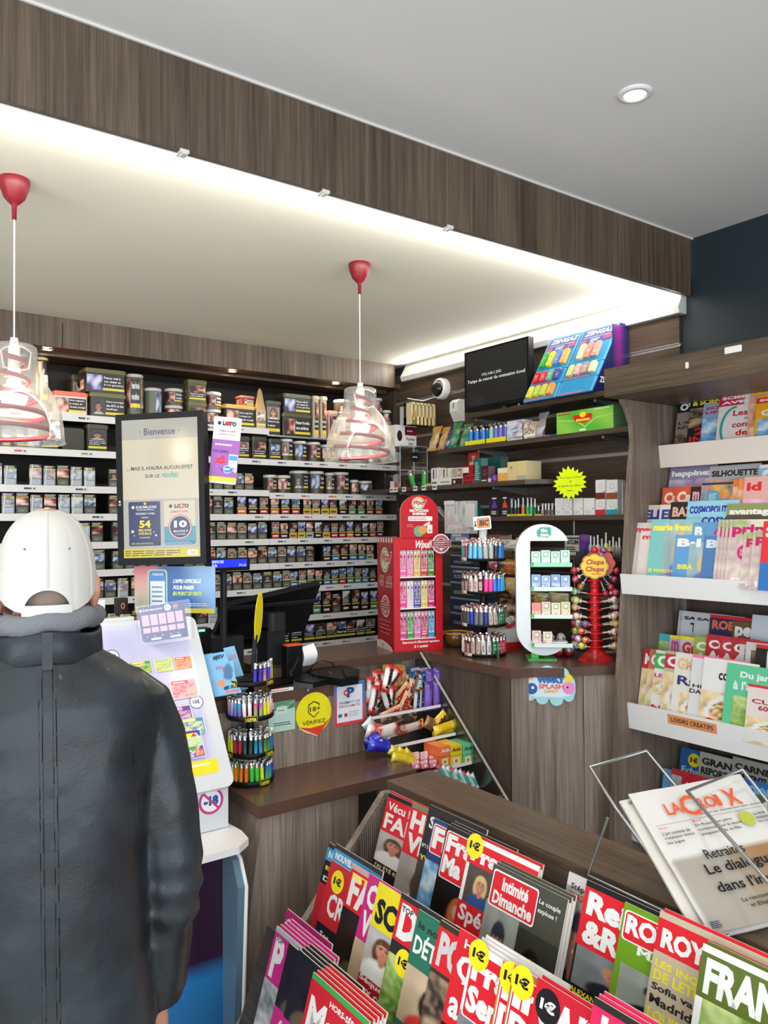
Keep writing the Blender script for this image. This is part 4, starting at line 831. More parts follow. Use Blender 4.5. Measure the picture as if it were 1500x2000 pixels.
# stickers on the till front
def stick(name,label,u0,u1,v0,v1,draw,y=YT - .0002,c=WH,m=PRINT):
    a = PY(u0,v1,y); b_ = PY(u1,v1,y); zt = PY((u0 + u1)/2,v0,y).z; zb = PY((u0 + u1)/2,v1,y).z; b = MB(mats=[m]); b.box((a.x,y - .0012,zb),(b_.x,y - .0002,zt),c)
    draw(Sheet(b,frame((a.x,y - .0013,zb),(1,0,0),(0,0,1)),b_.x - a.x,zt - zb)); return tag(b.build(name),label,'sticker')
def s18(s):
    s.circ(.5,.60,.49,hx('f0e21c'),32); s.poly([(.10,.30),(.60,.0),(.97,.42),(.75,.27),(.4,.24)],hx('e0402c')); s.poly([(.08,.29),(.12,.25),(.62,-.01),(.56,.05),(.2,.24)],hx('d8d8d0'))
    s.poly([(.34,.82),(.5,.90),(.66,.82),(.66,.62),(.5,.48),(.34,.62)],(.03,.03,.02)); s.poly([(.365,.80),(.5,.87),(.635,.80),(.635,.63),(.5,.51),(.365,.63)],hx('f0e21c')); s.rect(.60,.62,.72,.76,hx('f0e21c'))
    s.txt('18+',.39,.64,.68,.76,(.03,.03,.02),.02); s.txt('VÉRIFIEZ',.18,.33,.82,.45,(.05,.05,.02),.01,.05)
stb = MB(mats=[PRINT]); a = PY(577,1440,YT); b_ = PY(648,1440,YT); zt = PY(612,1361,YT).z; zb = PY(612,1440,YT).z; s18(Sheet(stb,frame((a.x,YT - .0008,zb),(1,0,0),(0,0,1)),b_.x - a.x,zt - zb)); tag(stb.build('age_sticker'),'yellow round age check sticker with peeled red corner on the till front','sticker')
stick('payment_sticker','square sticker with a blue letter P and red and blue border, till front',653,712,1332,1415,lambda s: s.pic(0,0,1,1,lambda x,y: mixc(hx('d8404c'),hx('3a7ac0'),sstep(.2,.8,y*.8 + x*.2)),4,10).rect(.08,.08,.92,.92,(.78,.80,.84)).txt('P',.40,.64,.66,.88,hx('1d5a98'),.05).circ(.38,.76,.08,RED).circ(.38,.76,.04,WH).txt('PAIEMENT DE',.16,.50,.84,.56,hx('3a6a98'),.01).txt('PROXIMITÉ',.16,.42,.84,.485,hx('c0405c'),.01).rect(.12,.2,.24,.28,BLUE).rect(.32,.2,.42,.28,RED).lines(.46,.18,.85,.32,3,hx('8090a0'),.3))
stick('offer_sticker','pale green leaflet with rounded corner behind the lighter tower on the till front',524,576,1370,1428,lambda s: s.rect(0,0,1,1,hx('b8d8cc')).pic(.2,.72,1,1,blur_pic([hx('1a5a3a'),hx('8ac0a0')],4,4,2),6,4).rect(.3,.6,.7,.84,hx('c8e0d8')).lines(.2,.18,.85,.32,2,DK,.4).lines(.36,.66,.6,.74,1,DK,.3),c=hx('b8d8cc'))
# fairground style cloud sticker on the curved counter
A1,B1 = V((*c2[1],0)),V((*c2[2],0)); dx = (B1 - A1).normalized()
pa = A1 + (B1 - A1)*-.02; zc1 = PX(1073,1310,pa.x).z
def cloud(s):
    k1,k2 = hx('9fd4dc'),hx('cfe8ee')
    s.rr(.02,.12,.98,.80,k1,.03)
    for x,y,r in ((.2,.78,.14),(.45,.86,.16),(.72,.82,.15),(.12,.2,.09),(.35,.14,.12),(.62,.12,.13),(.85,.2,.1)): s.circ(x,y,r,k1)
    s.rr(.06,.2,.94,.76,k2,.03); s.circ(.13,.84,.10,hx('e8a090')); s.circ(.84,.72,.09,hx('e8d040')); s.circ(.15,.42,.11,hx('2a58a0')); s.circ(.85,.45,.12,hx('e88ac0')); s.circ(.83,.47,.02,BK); s.circ(.17,.45,.03,WH)
    s.txt('WISKY',.24,.58,.80,.80,hx('1a3a80'),.10); s.txt('WISKY',.25,.595,.79,.79,hx('3a78c8'),.05); s.txt('SPLASH',.28,.42,.76,.56,hx('e06a60'),.05); s.txt('CANDY',.38,.3,.66,.40,hx('e8a040'),.04); s.lines(.2,.16,.8,.26,2,WH,.5)
cw = MB(mats=[PRINT]); ca = PY(1023,1300,2.1); 
k = 3.12/F_PX; cwid = 106*k/max(.35,abs(dx.dot(RC @ V((1,0,0))))); p0 = c2[0]
# placed over the first curved panel
def on_front(u,v):
    d = ray(u,v); n = V((-dx.y,dx.x,0)); t_ = (A1 - EYE).dot(n)/d.dot(n); return EYE + d*t_
pl = on_front(1023,1372); pr_ = on_front(1126,1372); ptop = on_front(1073,1306)
FMc = frame(pl + V((dx.y,-dx.x,0))*.006,dx,(0,0,1)); cloud(Sheet(cw,FMc,(pr_ - pl).length,ptop.z - pl.z))
tag(cw.build('cloud_sticker'),'pale blue cloud-shaped sweets sticker on the curved counter front','sticker')
# ================================================================== glass panel beside the candy shelves
gp = thing('glass_side_panel','sloping clear glass panel with a bright edge beside the candy shelves','glass panel',(XC - .02,2.5,.5))
gl = [(YU - .004,ZC - TH - .002),(YU - .004,.30),(2.08,.30),(2.08,.42),(YU - .03,ZC - TH - .002)]
MX = Matrix(((0,0,1,XC - .016),(1,0,0,0),(0,1,0,0),(0,0,0,1)))
MB(mats=[clear('side_glass',(.90,.93,.92),.05,.02,.35)]).prism(gl,0,.006,M=MX).build('pane',gp)
e = MB(mats=[mat('glass_edge',(.42,.42,.38),.25)]); p0 = V((XC - .016,2.08,.42)); p1 = V((XC - .016,YU - .03,ZC - .004)); d = (p1 - p0).normalized(); n = V((0,-d.z,d.y)); n = n if n.z > 0 else -n
e.add([p0,p1,p1 + V((.008,0,0)),p0 + V((.008,0,0)),p0 + n*.004 - V((.002,0,0)),p1 + n*.004 - V((.002,0,0)),p1 + n*.004 + V((.01,0,0)),p0 + n*.004 + V((.01,0,0))],[(0,1,2,3),(4,7,6,5),(0,4,5,1),(3,2,6,7),(0,3,7,4),(1,5,6,2)]); e.build('edge',gp)
# ================================================================== pendant lamps
LGL = clear('lamp_shade_plastic',(.93,.92,.88),.10,.08,.8,milk=.12)
LRED = mat('red_lamp_plastic',(.20,.006,.014),.4); CORD = mat('lamp_cord',(.72,.72,.70),.5)
def pendant(u,v,label):
    p = PZ(u,v,H1 + .035); t = thing('pendant_lamp',label,'pendant lamp',p,0,'pendant lamps over the counter'); x,y = p.x,p.y; zc = H1 + .035
    T = Matrix.Translation((x,y,0))
    MB(mats=[LRED]).lathe([(.0,zc),(.040,zc),(.042,zc - .006),(.040,zc - .022),(.028,zc - .055),(.014,zc - .070),(.007,zc - .076),(.006,zc - .115),(0,zc - .115)][::-1],28,M=T).build('ceiling_cup',t)
    zt = 2.095; MB(mats=[CORD]).cyl((x,y,zc - .113),(x,y,zt - .02),.0022,n=6).build('cord',t)
    MB(mats=[WHITE]).lathe([(0,zt + .018),(.010,zt + .018),(.012,zt),(.012,zt - .01)][::-1],14,M=T).build('strain_relief',t)
    prof = [(.012,zt),(.052,zt - .002),(.060,zt - .008),(.062,zt - .03),(.061,zt - .075),(.066,zt - .088),(.085,zt - .108),(.108,zt - .145),(.124,zt - .19),(.131,zt - .235),(.134,zt - .268),(.136,zt - .275)]
    MB(mats=[LGL]).lathe(prof,48,M=T,cap=False).lathe([(.136,zt - .275),(.138,zt - .277),(.134,zt - .279)],48,M=T,cap=False).build('lamp_shade',t)
    pts = []; turns = 5.2; N_ = 150
    for i in range(N_ + 1):
        f = i/N_; a = f*turns*2*PI + .5; z = zt - .012 - .25*f; rr = .030 + .003*math.sin(f*9) if f < .3 else .030 + (f - .3)/.7*.085
        rr = min(rr,.112); pts.append((x + rr*math.cos(a),y + rr*math.sin(a),z))
    MB(mats=[LRED]).tube(pts,.0072,n=8).build('spiral',t)
    MB(mats=[WHITE]).lathe([(0,zt - .005),(.016,zt - .006),(.017,zt - .085),(.014,zt - .10),(0,zt - .10)][::-1],16,M=T).build('lamp_holder',t)
    bz = zt - .145
    MB(mats=[mat('bulb_glow',(.9,.9,.85),emit=(1,.90,.74),estr=16)]).sphere((x,y,bz),.036,nu=20,nv=12,sc=(1,1,1.1)).lathe([(.014,zt - .098),(.02,zt - .115),(.026,bz + .012)][::-1],16,M=T,cap=False).build('bulb',t)
    point('pendant_light',(x,y,bz - .05),2.2,(1,.86,.66),.03)
    return t
pendant(28,350,'clear bell-shaped pendant lamp with a red spiral, cut by the photo edge above the man')
pendant(702,515,'clear bell-shaped pendant lamp with a red spiral hanging before the tobacco wall')
# ================================================================== red vape display on the back counter
B0 = V((2.06,2.757 + .02,ZC)); rz = math.atan2(2.696 - 2.757,2.294 - 2.06); wW,dW,hW = .236,.20,.50
t = thing('vape_display','tall red cardboard display of colourful vape boxes with an arched top sign','display stand',B0,rz); PT = PM[t.name]
dR = hx('c41624'); dR2 = hx('a00f1e')
def cursive(s,t_,x0,y0,x1,y1,c=WH,oc=None,sl=.25):
    if oc: s.txt(t_,x0 - .008,y0 - .008,x1 + .008,y1 + .008,oc,.09,sl)
    s.txt(t_,x0,y0,x1,y1,c,.04,sl)
b = MB(mats=[PRINT]); th = .006
b.box((0,0,0),(th,dW,hW),dR2,PT).box((wW - th,0,0),(wW,dW,hW),dR,PT).box((th,dW - .004,0),(wW - th,dW,hW),hx('b8909c'),PT).box((th,0,0),(wW - th,.004,.050),dR,PT).box((th,0,hW - .052),(wW - th,.004,hW),dR,PT).box((th,0,hW - .004),(wW - th,dW,hW),dR,PT).box((0,-.001,0),(.030,.003,hW),dR,PT).box((wW - .034,-.001,0),(wW,.003,hW),dR,PT)
s = Sheet(b,PT @ frame((0,-.0012,0),(1,0,0),(0,0,1)),wW,hW); cursive(s,'Wpuff',.40,.885,.76,.975,WH,hx('c8303c')); s.rect(.14,.893,.86,.896,hx('5a0a10'))
s.txt('Reprenez le bâtonnet vapotage',.16,.060,.92,.088,WH,.04,.2); s.txt('à l unité',.40,.025,.68,.050,WH,.04,.2)
s = Sheet(b,PT @ frame((-.0003,dW,0),(0,-1,0),(0,0,1)),dW,hW)
s.pic(0,0,1,1,lambda x,y: mixc(hx('8c0e1b'),hx('a81422'),.5 + .5*noise.noise(V((x*3,y*5,2)))),10,14)
for k in range(6): s.rr(.03 + .165*k,.955,.13 + .165*k,1.0,hx('e8c8b8'),.006)
s.ell(.48,.80,.26,.115,hx('d8c8a0'),28); s.ell(.48,.80,.225,.10,hx('7aa878'),28); s.ell(.48,.80,.19,.085,hx('c8d8a8'),28); cursive(s,'Wpuff',.22,.75,.80,.87,hx('b01828'),hx('e8d8c8'),.35)
cursive(s,'600',.10,.605,.40,.655,hx('a01828'),hx('e0b0a8')); cursive(s,'puffs',.12,.56,.40,.60,hx('a01828'),hx('e0b0a8')); cursive(s,'+20',.56,.60,.88,.655,hx('a01828'),hx('e0b0a8')); cursive(s,'saveurs',.5,.565,.92,.595,hx('a01828'),hx('e0b0a8'))
def stamp(s,cx,cy,r,bc,ww=WH,k=1.0):
    s.ell(cx,cy,r,r*k,ww,28); s.ell(cx,cy,r*.86,r*.86*k,bc,28); s.ell(cx,cy,r*.62,r*.62*k,ww,28); s.ell(cx,cy,r*.55,r*.55*k,bc,28)
    for i in range(9): a = PI*(.12 + .095*i); s.ell(cx + r*.74*math.cos(a),cy + r*.74*k*math.sin(a),r*.06,r*.05*k,ww,6)
    for i in range(6): a = -PI*(.2 + .12*i); s.ell(cx + r*.74*math.cos(a),cy + r*.74*k*math.sin(a),r*.06,r*.05*k,ww,6)
    s.rect(cx - r*1.1,cy - r*.32*k,cx + r*1.1,cy + r*.36*k,ww); s.rect(cx - r*1.05,cy - r*.27*k,cx + r*1.05,cy + r*.31*k,bc); s.txt("J'ARRÊTE",cx - r*.9,cy + r*.0*k,cx + r*.9,cy + r*.24*k,ww,.03); s.txt("AUJOURD'HUI",cx - r*.9,cy - r*.2*k,cx + r*.9,cy - r*.04*k,ww,.03); s.poly([(cx - r*.2,cy - r*.42*k),(cx + r*.2,cy - r*.42*k),(cx,cy - r*.78*k)],ww)
stamp(s,.52,.385,.26,hx('9c1020'),hx('e8d0c8'),.38)
for i,L in enumerate(('Reprenez le bâtonnet à','l unité avec','Wpuff comptoir &','et à vos clients')): s.txt(L,.14 + .06*(i % 2),.245 - .035*i,.86 - .1*(i % 2),.262 - .035*i,hx('d89a98'),.02,.3)
s.poly([(0,0),(1,0),(.9,.035),(.65,.06),(.3,.075),(0,.06)],hx('d8c8bc')); s.txt('S',.34,.012,.42,.045,DK)
b.build('box',t)
sh = MB(mats=[WHITE]); tiers = [.054,.190,.328]
for z in tiers: sh.box((.030,.001,z - .006),(wW - .034,dW - .005,z),W1,PT)
sh.build('shelf',t)
ar = MB(mats=[PRINT]); cx = .128; hw = .092; pts = [(cx - hw,hW - .01)] + [(cx - hw*math.cos(PI*i/16),hW + .115 + .075*math.sin(PI*i/16)) for i in range(17)] + [(cx + hw,hW - .01)]
AM = PT @ Matrix(((1,0,0,0),(0,0,-1,.012),(0,1,0,0),(0,0,0,1))); ar.prism(pts,0,.006,hx('c01222'),AM,hx('e8c0a0'))
s = Sheet(ar,PT @ frame((cx - hw,.0055,hW),(1,0,0),(0,0,1)),2*hw,.19)
s.ell(.47,.80,.17,.155,hx('d8c8a0'),24); s.ell(.47,.80,.14,.13,hx('7aa878'),24); s.ell(.47,.80,.12,.11,hx('e0e0c8'),24); cursive(s,'Wpuff',.32,.74,.64,.88,hx('b01828'),hx('f0d8d0'),.3)
s.txt('RECYCLONS',.24,.60,.74,.665,WH,.06); s.txt('ENSEMBLE',.32,.53,.68,.59,WH,.06); s.rr(.20,.39,.84,.50,hx('f0e8e4'),.004); s.lines(.24,.41,.8,.48,2,hx('c05060'),.4); s.lines(.16,.24,.36,.32,2,hx('e8a0a0'),.3)
s.ell(.48,.15,.14,.13,hx('6aa890')); s.ell(.58,.18,.12,.10,hx('d89858')); s.rr(.70,.10,.84,.30,hx('f0e8e0'),.002); s.rect(.73,.13,.81,.20,hx('b8b8b0')); s.poly([(.60,.30),(.76,.38),(.78,.32),(.64,.26)],hx('f0e0d0'))
ar.build('arched_sign',t)
rd = MB(mats=[PRINT]); R = .044; RM = PT @ frame((wW - .052 - R*.15,-.02,hW - .072),(1,0,0),(0,0,1)); rd.prism([(R + R*math.cos(2*PI*i/32),R + R*math.sin(2*PI*i/32)) for i in range(32)],-.002,0,WH,RM)
stamp(Sheet(rd,RM,2*R,2*R),.5,.5,.5,hx('9c1830'),hx('e8e0e0')); rd.build('round_badge',t)
# boxes on the three shelves
PKc = hx('e86aa8')
shelfc = [[hx('d83a90'),hx('38a838'),hx('e878b8'),hx('d83068'),hx('3a98c8')],[hx('e84898'),hx('e8d0dc'),hx('4a3aa8'),hx('e0c848'),hx('c82878')],[hx('e868a8'),hx('f078b0'),hx('d8b858'),hx('d03a50'),hx('4a8a28')]]
words = [['STRAW','MINT','PEACH','CHERRY BERRY','ICE'],['GUAVA','FRUIT DU DRAGON','BLUE NUIT','LEMON','PASSION'],['GRENADINE','COTON CANDY','MANGO','FRAISE','POMME']]
for r_,z in enumerate(tiers):
    n = 5; w1 = (wW - .066)/n
    for k in range(n):
        x0 = .031 + w1*k; c = shelfc[r_][k]; q = MB(mats=[FOIL]); dx = w1*.47
        for h_ in (0,1):
            xx = x0 + h_*dx; q.box((xx + .0005,.006,z),(xx + dx - .0005,.03,z + .118),mixc(c,WH,.25),PT)
            s = Sheet(q,PT @ frame((xx + .0008,.0058,z),(1,0,0),(0,0,1)),dx - .0016,.118)
            s.pic(0,.36,1,.98,blur_pic([mixc(c,BK,.15),mixc(c,WH,.35),mixc(c,WH,.6),c],2,7,k*2.3 + r_*5 + h_),4,10); s.rr(.28,.70,.72,.80,mixc(BK,c,.15),.002); s.rect(.44,.40,.56,.68,mixc(c,BK,.35)); s.rect(.1,.86,.9,.94,mixc(c,WH,.7))
        s = Sheet(q,PT @ frame((x0,.0055,z),(1,0,0),(0,0,1)),dx*2,.034); s.rect(0,0,1,1,c); tw = words[r_][k].split(' ')
        for i,w_ in enumerate(tw): s.txt(w_,.1,.72 - .3*i - (.1 if len(tw) == 1 else 0),.9,.92 - .3*i,WH,.04)
        s.lines(.1,.08,.8,.18,1,WH,.7)
        tag(q.build('vape_box'),'narrow vape box pair in the red display, %s shelf, %s' % (['bottom','middle','top'][r_],{hx('d83a90'): 'magenta',hx('38a838'): 'bright green',hx('e878b8'): 'pale pink',hx('d83068'): 'crimson pink',hx('3a98c8'): 'sky blue',hx('e84898'): 'pink',hx('e8d0dc'): 'white',hx('4a3aa8'): 'violet blue',hx('e0c848'): 'lemon yellow',hx('c82878'): 'dark magenta',hx('e868a8'): 'rose',hx('f078b0'): 'light pink with white words',hx('d8b858'): 'golden',hx('d03a50'): 'red',hx('4a8a28'): 'dark green'}[c]),'vape box','vape boxes in the red display')
# ================================================================== lighter towers
def tower(p,R,zs,label,disc_h,plate,sign,pole_r=.012,topr=None):
    t = thing('lighter_tower',label,'display stand',p); T = Matrix.Translation((p.x,p.y,0))
    MB(mats=[BLACK]).lathe([(0,zs[0]),(pole_r,zs[0]),(pole_r,zs[-1] + .02),(0,zs[-1] + .02)],16,M=T).build('pole',t)
    for i,z in enumerate(zs):
        r = (topr if (topr and i == len(zs) - 1) else R); b = MB(mats=[BLACK]); b.lathe([(0,z),(r*.96,z),(r,z + .004),(r,z + disc_h),(r - .004,z + disc_h),(r - .005,z + .006),(.0,z + .006)],40,M=T); b.lathe([(pole_r,z + .006),(r*.42,z + .006),(r*.40,z + .012),(pole_r,z + .02)],24,M=T,cap=False)
        o = b.build('tray',t)
        if i == 0: MB(mats=[BLACK]).lathe([(r*.9,z - .0045),(r*.9,z)],24,M=T,cap=True).build('foot',o)
        for a in plate[i]:
            bb = MB(mats=[PRINT]); fl = MB(); hw_ = .021 if disc_h < .02 else .023; fl.grid(6,1,lambda u,v: ((u - .5)*2*hw_,z + .002 + v*(disc_h + .002),.0006),None,YE if sign == 'CLIPPER' else hx('b8b4a8'))
            fl.grid(6,1,lambda u,v: ((u - .5)*1.9*hw_,z + .003 + v*disc_h,.0009),None,BK if sign == 'CLIPPER' else hx('d0ccc0'))
            vs,fs,a_,b_2,tw,th_ = text2d(sign,.03,1); k = hw_*(1.6 if sign == 'CLIPPER' else .7)
            fl.add([(-k/1*.5*1.0 + (q[0] - a_)/tw*k if sign == 'CLIPPER' else -hw_*.8 + (q[0] - a_)/tw*k,z + disc_h*.25 + (q[1] - b_2)/th_*disc_h*.6,.0013) for q in vs],fs,YE if sign == 'CLIPPER' else BK)
            if sign != 'CLIPPER': fl.grid(3,1,lambda u,v: (-hw_*.85 + u*hw_*.8,z + .004 + v*(disc_h - .003),.0011),None,hx('e88a3a'))
            flatbend(fl,r,T @ Matrix.Rotation(a,4,'Z'),bb); bb.build('name_plate',o)
    return t
def fill_ring(p,z,R,n,cols,key,label,group,a0,a1,h=.076,r=.0065,skew=.0,ring2=True,metal=None,pat=None):
    rr = random.Random(hash(key) if not isinstance(key,str) else sum(map(ord,key)))
    for rg,(RR,m) in enumerate(((R - .011,n),(R - .030,int(n*.75)),(R - .048,int(n*.5))) if ring2 else ((R - .011,n),)):
        for i in range(m):
            a = a0 + (a1 - a0)*(i + .5)/m; c,cn = (cols[i*len(cols) // m] if rg == 0 else rr.choice(cols)); pt = pat(cn) if pat else None
            k = (key,cn); 
            if k not in LM: LM[k] = lighter(c,h=h,r=r,mesh_only=True,pattern=pt,oval=1.25 if key[0] == 'b' else 1.0,top=(.45,.05,.05) if key[0] == 'b' else (.4,.4,.42))
            lb = '%s lighter, %s of %s' % (cn,['outer ring','middle ring','inner ring'][rg],label)
            place(LM[k],'lighter',(p.x + RR*math.cos(a),p.y + RR*math.sin(a),z + .0065 + .006*rg),a + PI/2,lb,'lighter',lb.replace(' lighter',' lighters',1),tilt=(rr.uniform(-.05,.05),rr.uniform(-.05,.05)))
cp = PZ(489,1523,ZL + .005); cp.z = ZL + .005; dep_c = (cp - EYE).dot(RC @ V((0,0,-1)))
def zat(p,v): return 1.58 - (v - (1000 + 24))/F_PX*(p - EYE).dot(RC @ V((0,0,-1)))
zs = [ZL + .005,zat(cp,1466) - .004,zat(cp,1396) - .004,zat(cp,1330) - .004]; fa = math.atan2(-cp.y,-cp.x)
tower(cp,.083,zs,'black four-tier tower of colourful round lighters on the customer ledge',.017,[(fa + PI/2 + .65,),(fa + PI/2 - 1.05,fa + PI/2 + .95),(fa + PI/2 + .05,),(fa + PI/2 - .8,fa + PI/2 + 1.0)],'CLIPPER',.014)
def gr(a,b_): return lambda f: mixc(a,b_,f)
NEON = hx('d8f020'); 
c1 = [(gr(NEON,NEON),'neon yellow'),(gr((.8,.85,.7),NEON),'white and yellow'),(gr(hx('e88020'),hx('e06a10')),'orange'),(gr(hx('e08020'),hx('d86a20')),'amber'),(gr(hx('30c040'),hx('40d050')),'bright green'),(gr(NEON,hx('c8e830')),'lime'),(gr(hx('50c040'),hx('2a60c0')),'green and blue'),(gr(hx('1838b0'),hx('203890')),'royal blue')]
c2_ = [(gr(hx('e8a0b0'),hx('40a8e0')),'blue and rose'),(gr(NEON,NEON),'neon yellow'),(gr(hx('c82030'),hx('902030')),'red'),(gr(hx('406050'),hx('203030')),'dark patterned'),(gr(hx('3aa8d8'),hx('206080')),'turquoise'),(gr(hx('60b040'),hx('205030')),'leaf green'),(gr(hx('2080c0'),hx('3060a0')),'sea blue'),(gr(hx('e03050'),hx('f08090')),'pink red')]
c3 = [(gr(hx('2030b0'),hx('e8e8e8')),'blue'),(gr(hx('3a60d0'),hx('f0c0e0')),'blue white'),(gr(hx('8030a0'),hx('30a0c0')),'violet and cyan'),(gr(hx('f0a0b0'),hx('ffffff')),'rose and white'),(gr(hx('70d040'),hx('d040a0')),'green and magenta'),(gr(NEON,hx('f0e040')),'yellow'),(gr(hx('e83060'),hx('f8d0d8')),'pink and white'),(gr(hx('f04878'),hx('ffffff')),'raspberry and white')]
c4 = [(gr(hx('5030c0'),hx('4020a0')),'violet'),(gr(hx('f0b040'),hx('6040c0')),'rainbow'),(gr(hx('4a2ab8'),hx('5a30c0')),'deep violet'),(gr(hx('e04060'),hx('30b0c0')),'red and cyan'),(gr(hx('c8e020'),hx('a0d040')),'lime'),(gr(WH,WH),'white')]
for z,cs,key,nm,n,a0,a1 in ((zs[0],c1,'c1','the lowest tier of the tower on the ledge',13,fa - 1.9,fa + 1.5),(zs[1],c2_,'c2','the second tier of the tower on the ledge',15,fa - 1.9,fa + 1.9),(zs[2],c3,'c3','the third tier of the tower on the ledge',15,fa - 1.9,fa + 1.9),(zs[3],c4,'c4','the top tier of the tower on the ledge',7,fa + .1,fa + 1.9)):
    fill_ring(cp,z,.083,n,cs,key,nm,nm,a0,a1,ring2=(key != 'c4'))
# yellow oval card on the top tier with its tube
t = thing('oval_card','tall thin yellow oval card standing in a black tube beside the till screen','card',(cp.x,cp.y,zs[3]))
c0 = PD(505,1206,dep_c + .02); px_ = (dep_c)/F_PX
OM = frame(c0,RC @ V((1,.09,-2.6)),RC @ V((.10,1,0))); MB(mats=[PAPER]).prism([(.026*math.cos(2*PI*i/28),51*px_*math.sin(2*PI*i/28)) for i in range(28)],-.001,.001,hx('e8d820'),OM).prism([(.021*math.cos(2*PI*i/28),46*px_*math.sin(2*PI*i/28)) for i in range(28)],-.0013,.0013,hx('d8c818'),OM).build('card',t)
MB(mats=[DARKGREY]).cyl(PD(494,1312,dep_c + .02),PD(499,1240,dep_c + .02),.0085,r1=.0085).build('tube',t)
MB(mats=[BLACK]).lathe([(.045,zs[3] + .015),(.030,zs[3] + .022),(.012,zs[3] + .026),(0,zs[3] + .026)],20,M=Matrix.Translation((cp.x - .02,cp.y,0)),cap=False).build('base',t)
# second tower
bp_ = PZ(945,1277,ZC + .003); bp_.z = ZC + .003; zb4 = [ZC + .003,zat(bp_,1222),zat(bp_,1159),zat(bp_,1096)]; fb = math.atan2(-bp_.y,-bp_.x)
tt_ = tower(bp_,.097,zb4,'black four-tier tower of pocket lighters with a white pole on the tall counter',.012,[(fb + PI/2 - .75,),(fb + PI/2 - 1.0,),(fb + PI/2 - 1.0,),(fb + PI/2 - 1.0,)],'BIC',.016)
T = Matrix.Translation((bp_.x,bp_.y,0)); MB(mats=[WHITEM]).lathe([(.0,zb4[3]),(.0165,zb4[3]),(.0165,zb4[3] + .17),(0,zb4[3] + .17)],16,M=T).build('pole_top',tt_)
sg = MB(mats=[PRINT]); k = (bp_ - EYE).dot(RC @ V((0,0,-1)))/F_PX; SM = frame(PD(926,1036,k*F_PX - .03),RC @ V((1,.09,0)),RC @ V((-.02,1,0))); ww,hh = 34*k,26*k; sg.prism(rrect(0,0,ww,hh,.006),-.002,0,(.78,.76,.72),SM)
s = Sheet(sg,SM,ww,hh); s.rr(.2,.14,.92,.86,BK,.006); s.rr(.22,.17,.90,.83,hx('f08a30'),.006); s.txt('BIC',.30,.27,.84,.73,BK,.06,.15); s.circ(.10,.6,.05,BK); s.poly([(.06,.5),(.14,.5),(.16,.25),(.04,.25)],BK); sg.build('name_sign',tt_)
MB(mats=[STEEL]).box((bp_.x - .018,bp_.y - .099,ZC + .001),(bp_.x - .004,bp_.y - .0975,ZC + .02)).build('tray_clip',tt_)
def bpat(kind):
    def f(s):
        if 'graffiti' in kind or 'patterned' in kind: s.pic(0,0,1,1,blur_pic([(.05,.03,.03),hx('d8c8c0'),hx('8a2030')],4,8,3),5,8)
        elif 'leaf' in kind: s.circ(.5,.45,.42,WH); s.circ(.5,.45,.3,hx('2a6a48')); s.rect(.1,.8,.9,.9,WH)
        elif 'lettered' in kind: s.lines(.2,.1,.8,.9,5,BK,.6)
    return f
d1 = [(WH,'white'),(hx('6a2a28'),'brown patterned'),(hx('b89a88'),'graffiti patterned'),(hx('d0d0cc'),'white lettered'),(hx('2a6a48'),'green leaf print'),(hx('c8304a'),'red leaf print'),(hx('b8bcb8'),'grey lettered')]
d2 = [(hx('3a2a28'),'dark patterned'),(hx('4a4440'),'grey brown'),(hx('1c2ab0'),'deep blue'),(hx('6a6a70'),'grey'),(hx('202a80'),'navy'),(hx('b8a898'),'beige graffiti'),(hx('2f6a4a'),'green leaf print'),(hx('2f6a4a'),'dark green leaf print'),(hx('a8e020'),'lime')]
d3 = [(hx('3a1a20'),'black and rose patterned'),(hx('5a3038'),'dark rose patterned'),(hx('e0c8c0'),'pale graffiti'),(hx('401820'),'dark dotted patterned'),(hx('e83890'),'hot pink'),(hx('2080e0'),'azure'),(hx('50b8d8'),'cyan'),(hx('105a90'),'petrol blue')]
d4 = [(hx('30a098'),'teal'),(hx('a02048'),'wine red'),(hx('60c0e8'),'light blue'),(hx('70b8d8'),'pale blue'),(hx('b8b8b0'),'silver'),(hx('303438'),'anthracite'),(hx('2088e0'),'sky blue'),(hx('a88870'),'tan')]
for z,cs,key,nm,n in ((zb4[0],d1,'b1','the lowest tier of the white-poled tower',13),(zb4[1],d2,'b2','the second tier of the white-poled tower',14),(zb4[2],d3,'b3','the third tier of the white-poled tower',14),(zb4[3],d4,'b4','the top tier of the white-poled tower',12)):
    fill_ring(bp_,z,.097 if key != 'b4' else .094,n,cs,key,nm,nm,fb - 1.7,fb + 1.7,h=.082,r=.0078,pat=bpat)
# clear pack of lighters behind that tower (on the shelf above)
b = MB(mats=[FOIL]); p = PX(905,1030,2.78); 
wbox('4',868,918,979,hx('c8d4dc'),'shiny clear bag full of pale lighters hanging behind the lighter tower','bag','lighter_bag',lambda s: s.pic(0,0,1,1,blur_pic([hx('e8ecf0'),hx('8aa8b8'),WH,hx('e0b8c8'),hx('c8e0c0'),WH],7,3,5),20,12).txt('groove',.1,.08,.7,.28,WH,.05),.05,off=-.06,zb=PX(890,1042,2.66).z,m=FOIL)
wbox('4',867,886,978,WH,'white header card of the clear lighter bag, the one nearer the red sign','card','header_card',None,.004,off=-.07,zb=PX(875,986,2.65).z); wbox('4',908,926,984,WH,'white backing card beside the orange and black sign','card','header_card',None,.004,off=-.068,zb=PX(915,1030,2.65).z)
wbox('4',880,915,1037,hx('8a90b8'),'lilac and white cardboard behind the round badge','card','backing_card',lambda s: s.rect(.1,.5,.6,.8,WH).rect(.3,.1,.9,.4,hx('d8d8e0')),.004,off=-.05,zb=PX(890,1058,2.66).z)
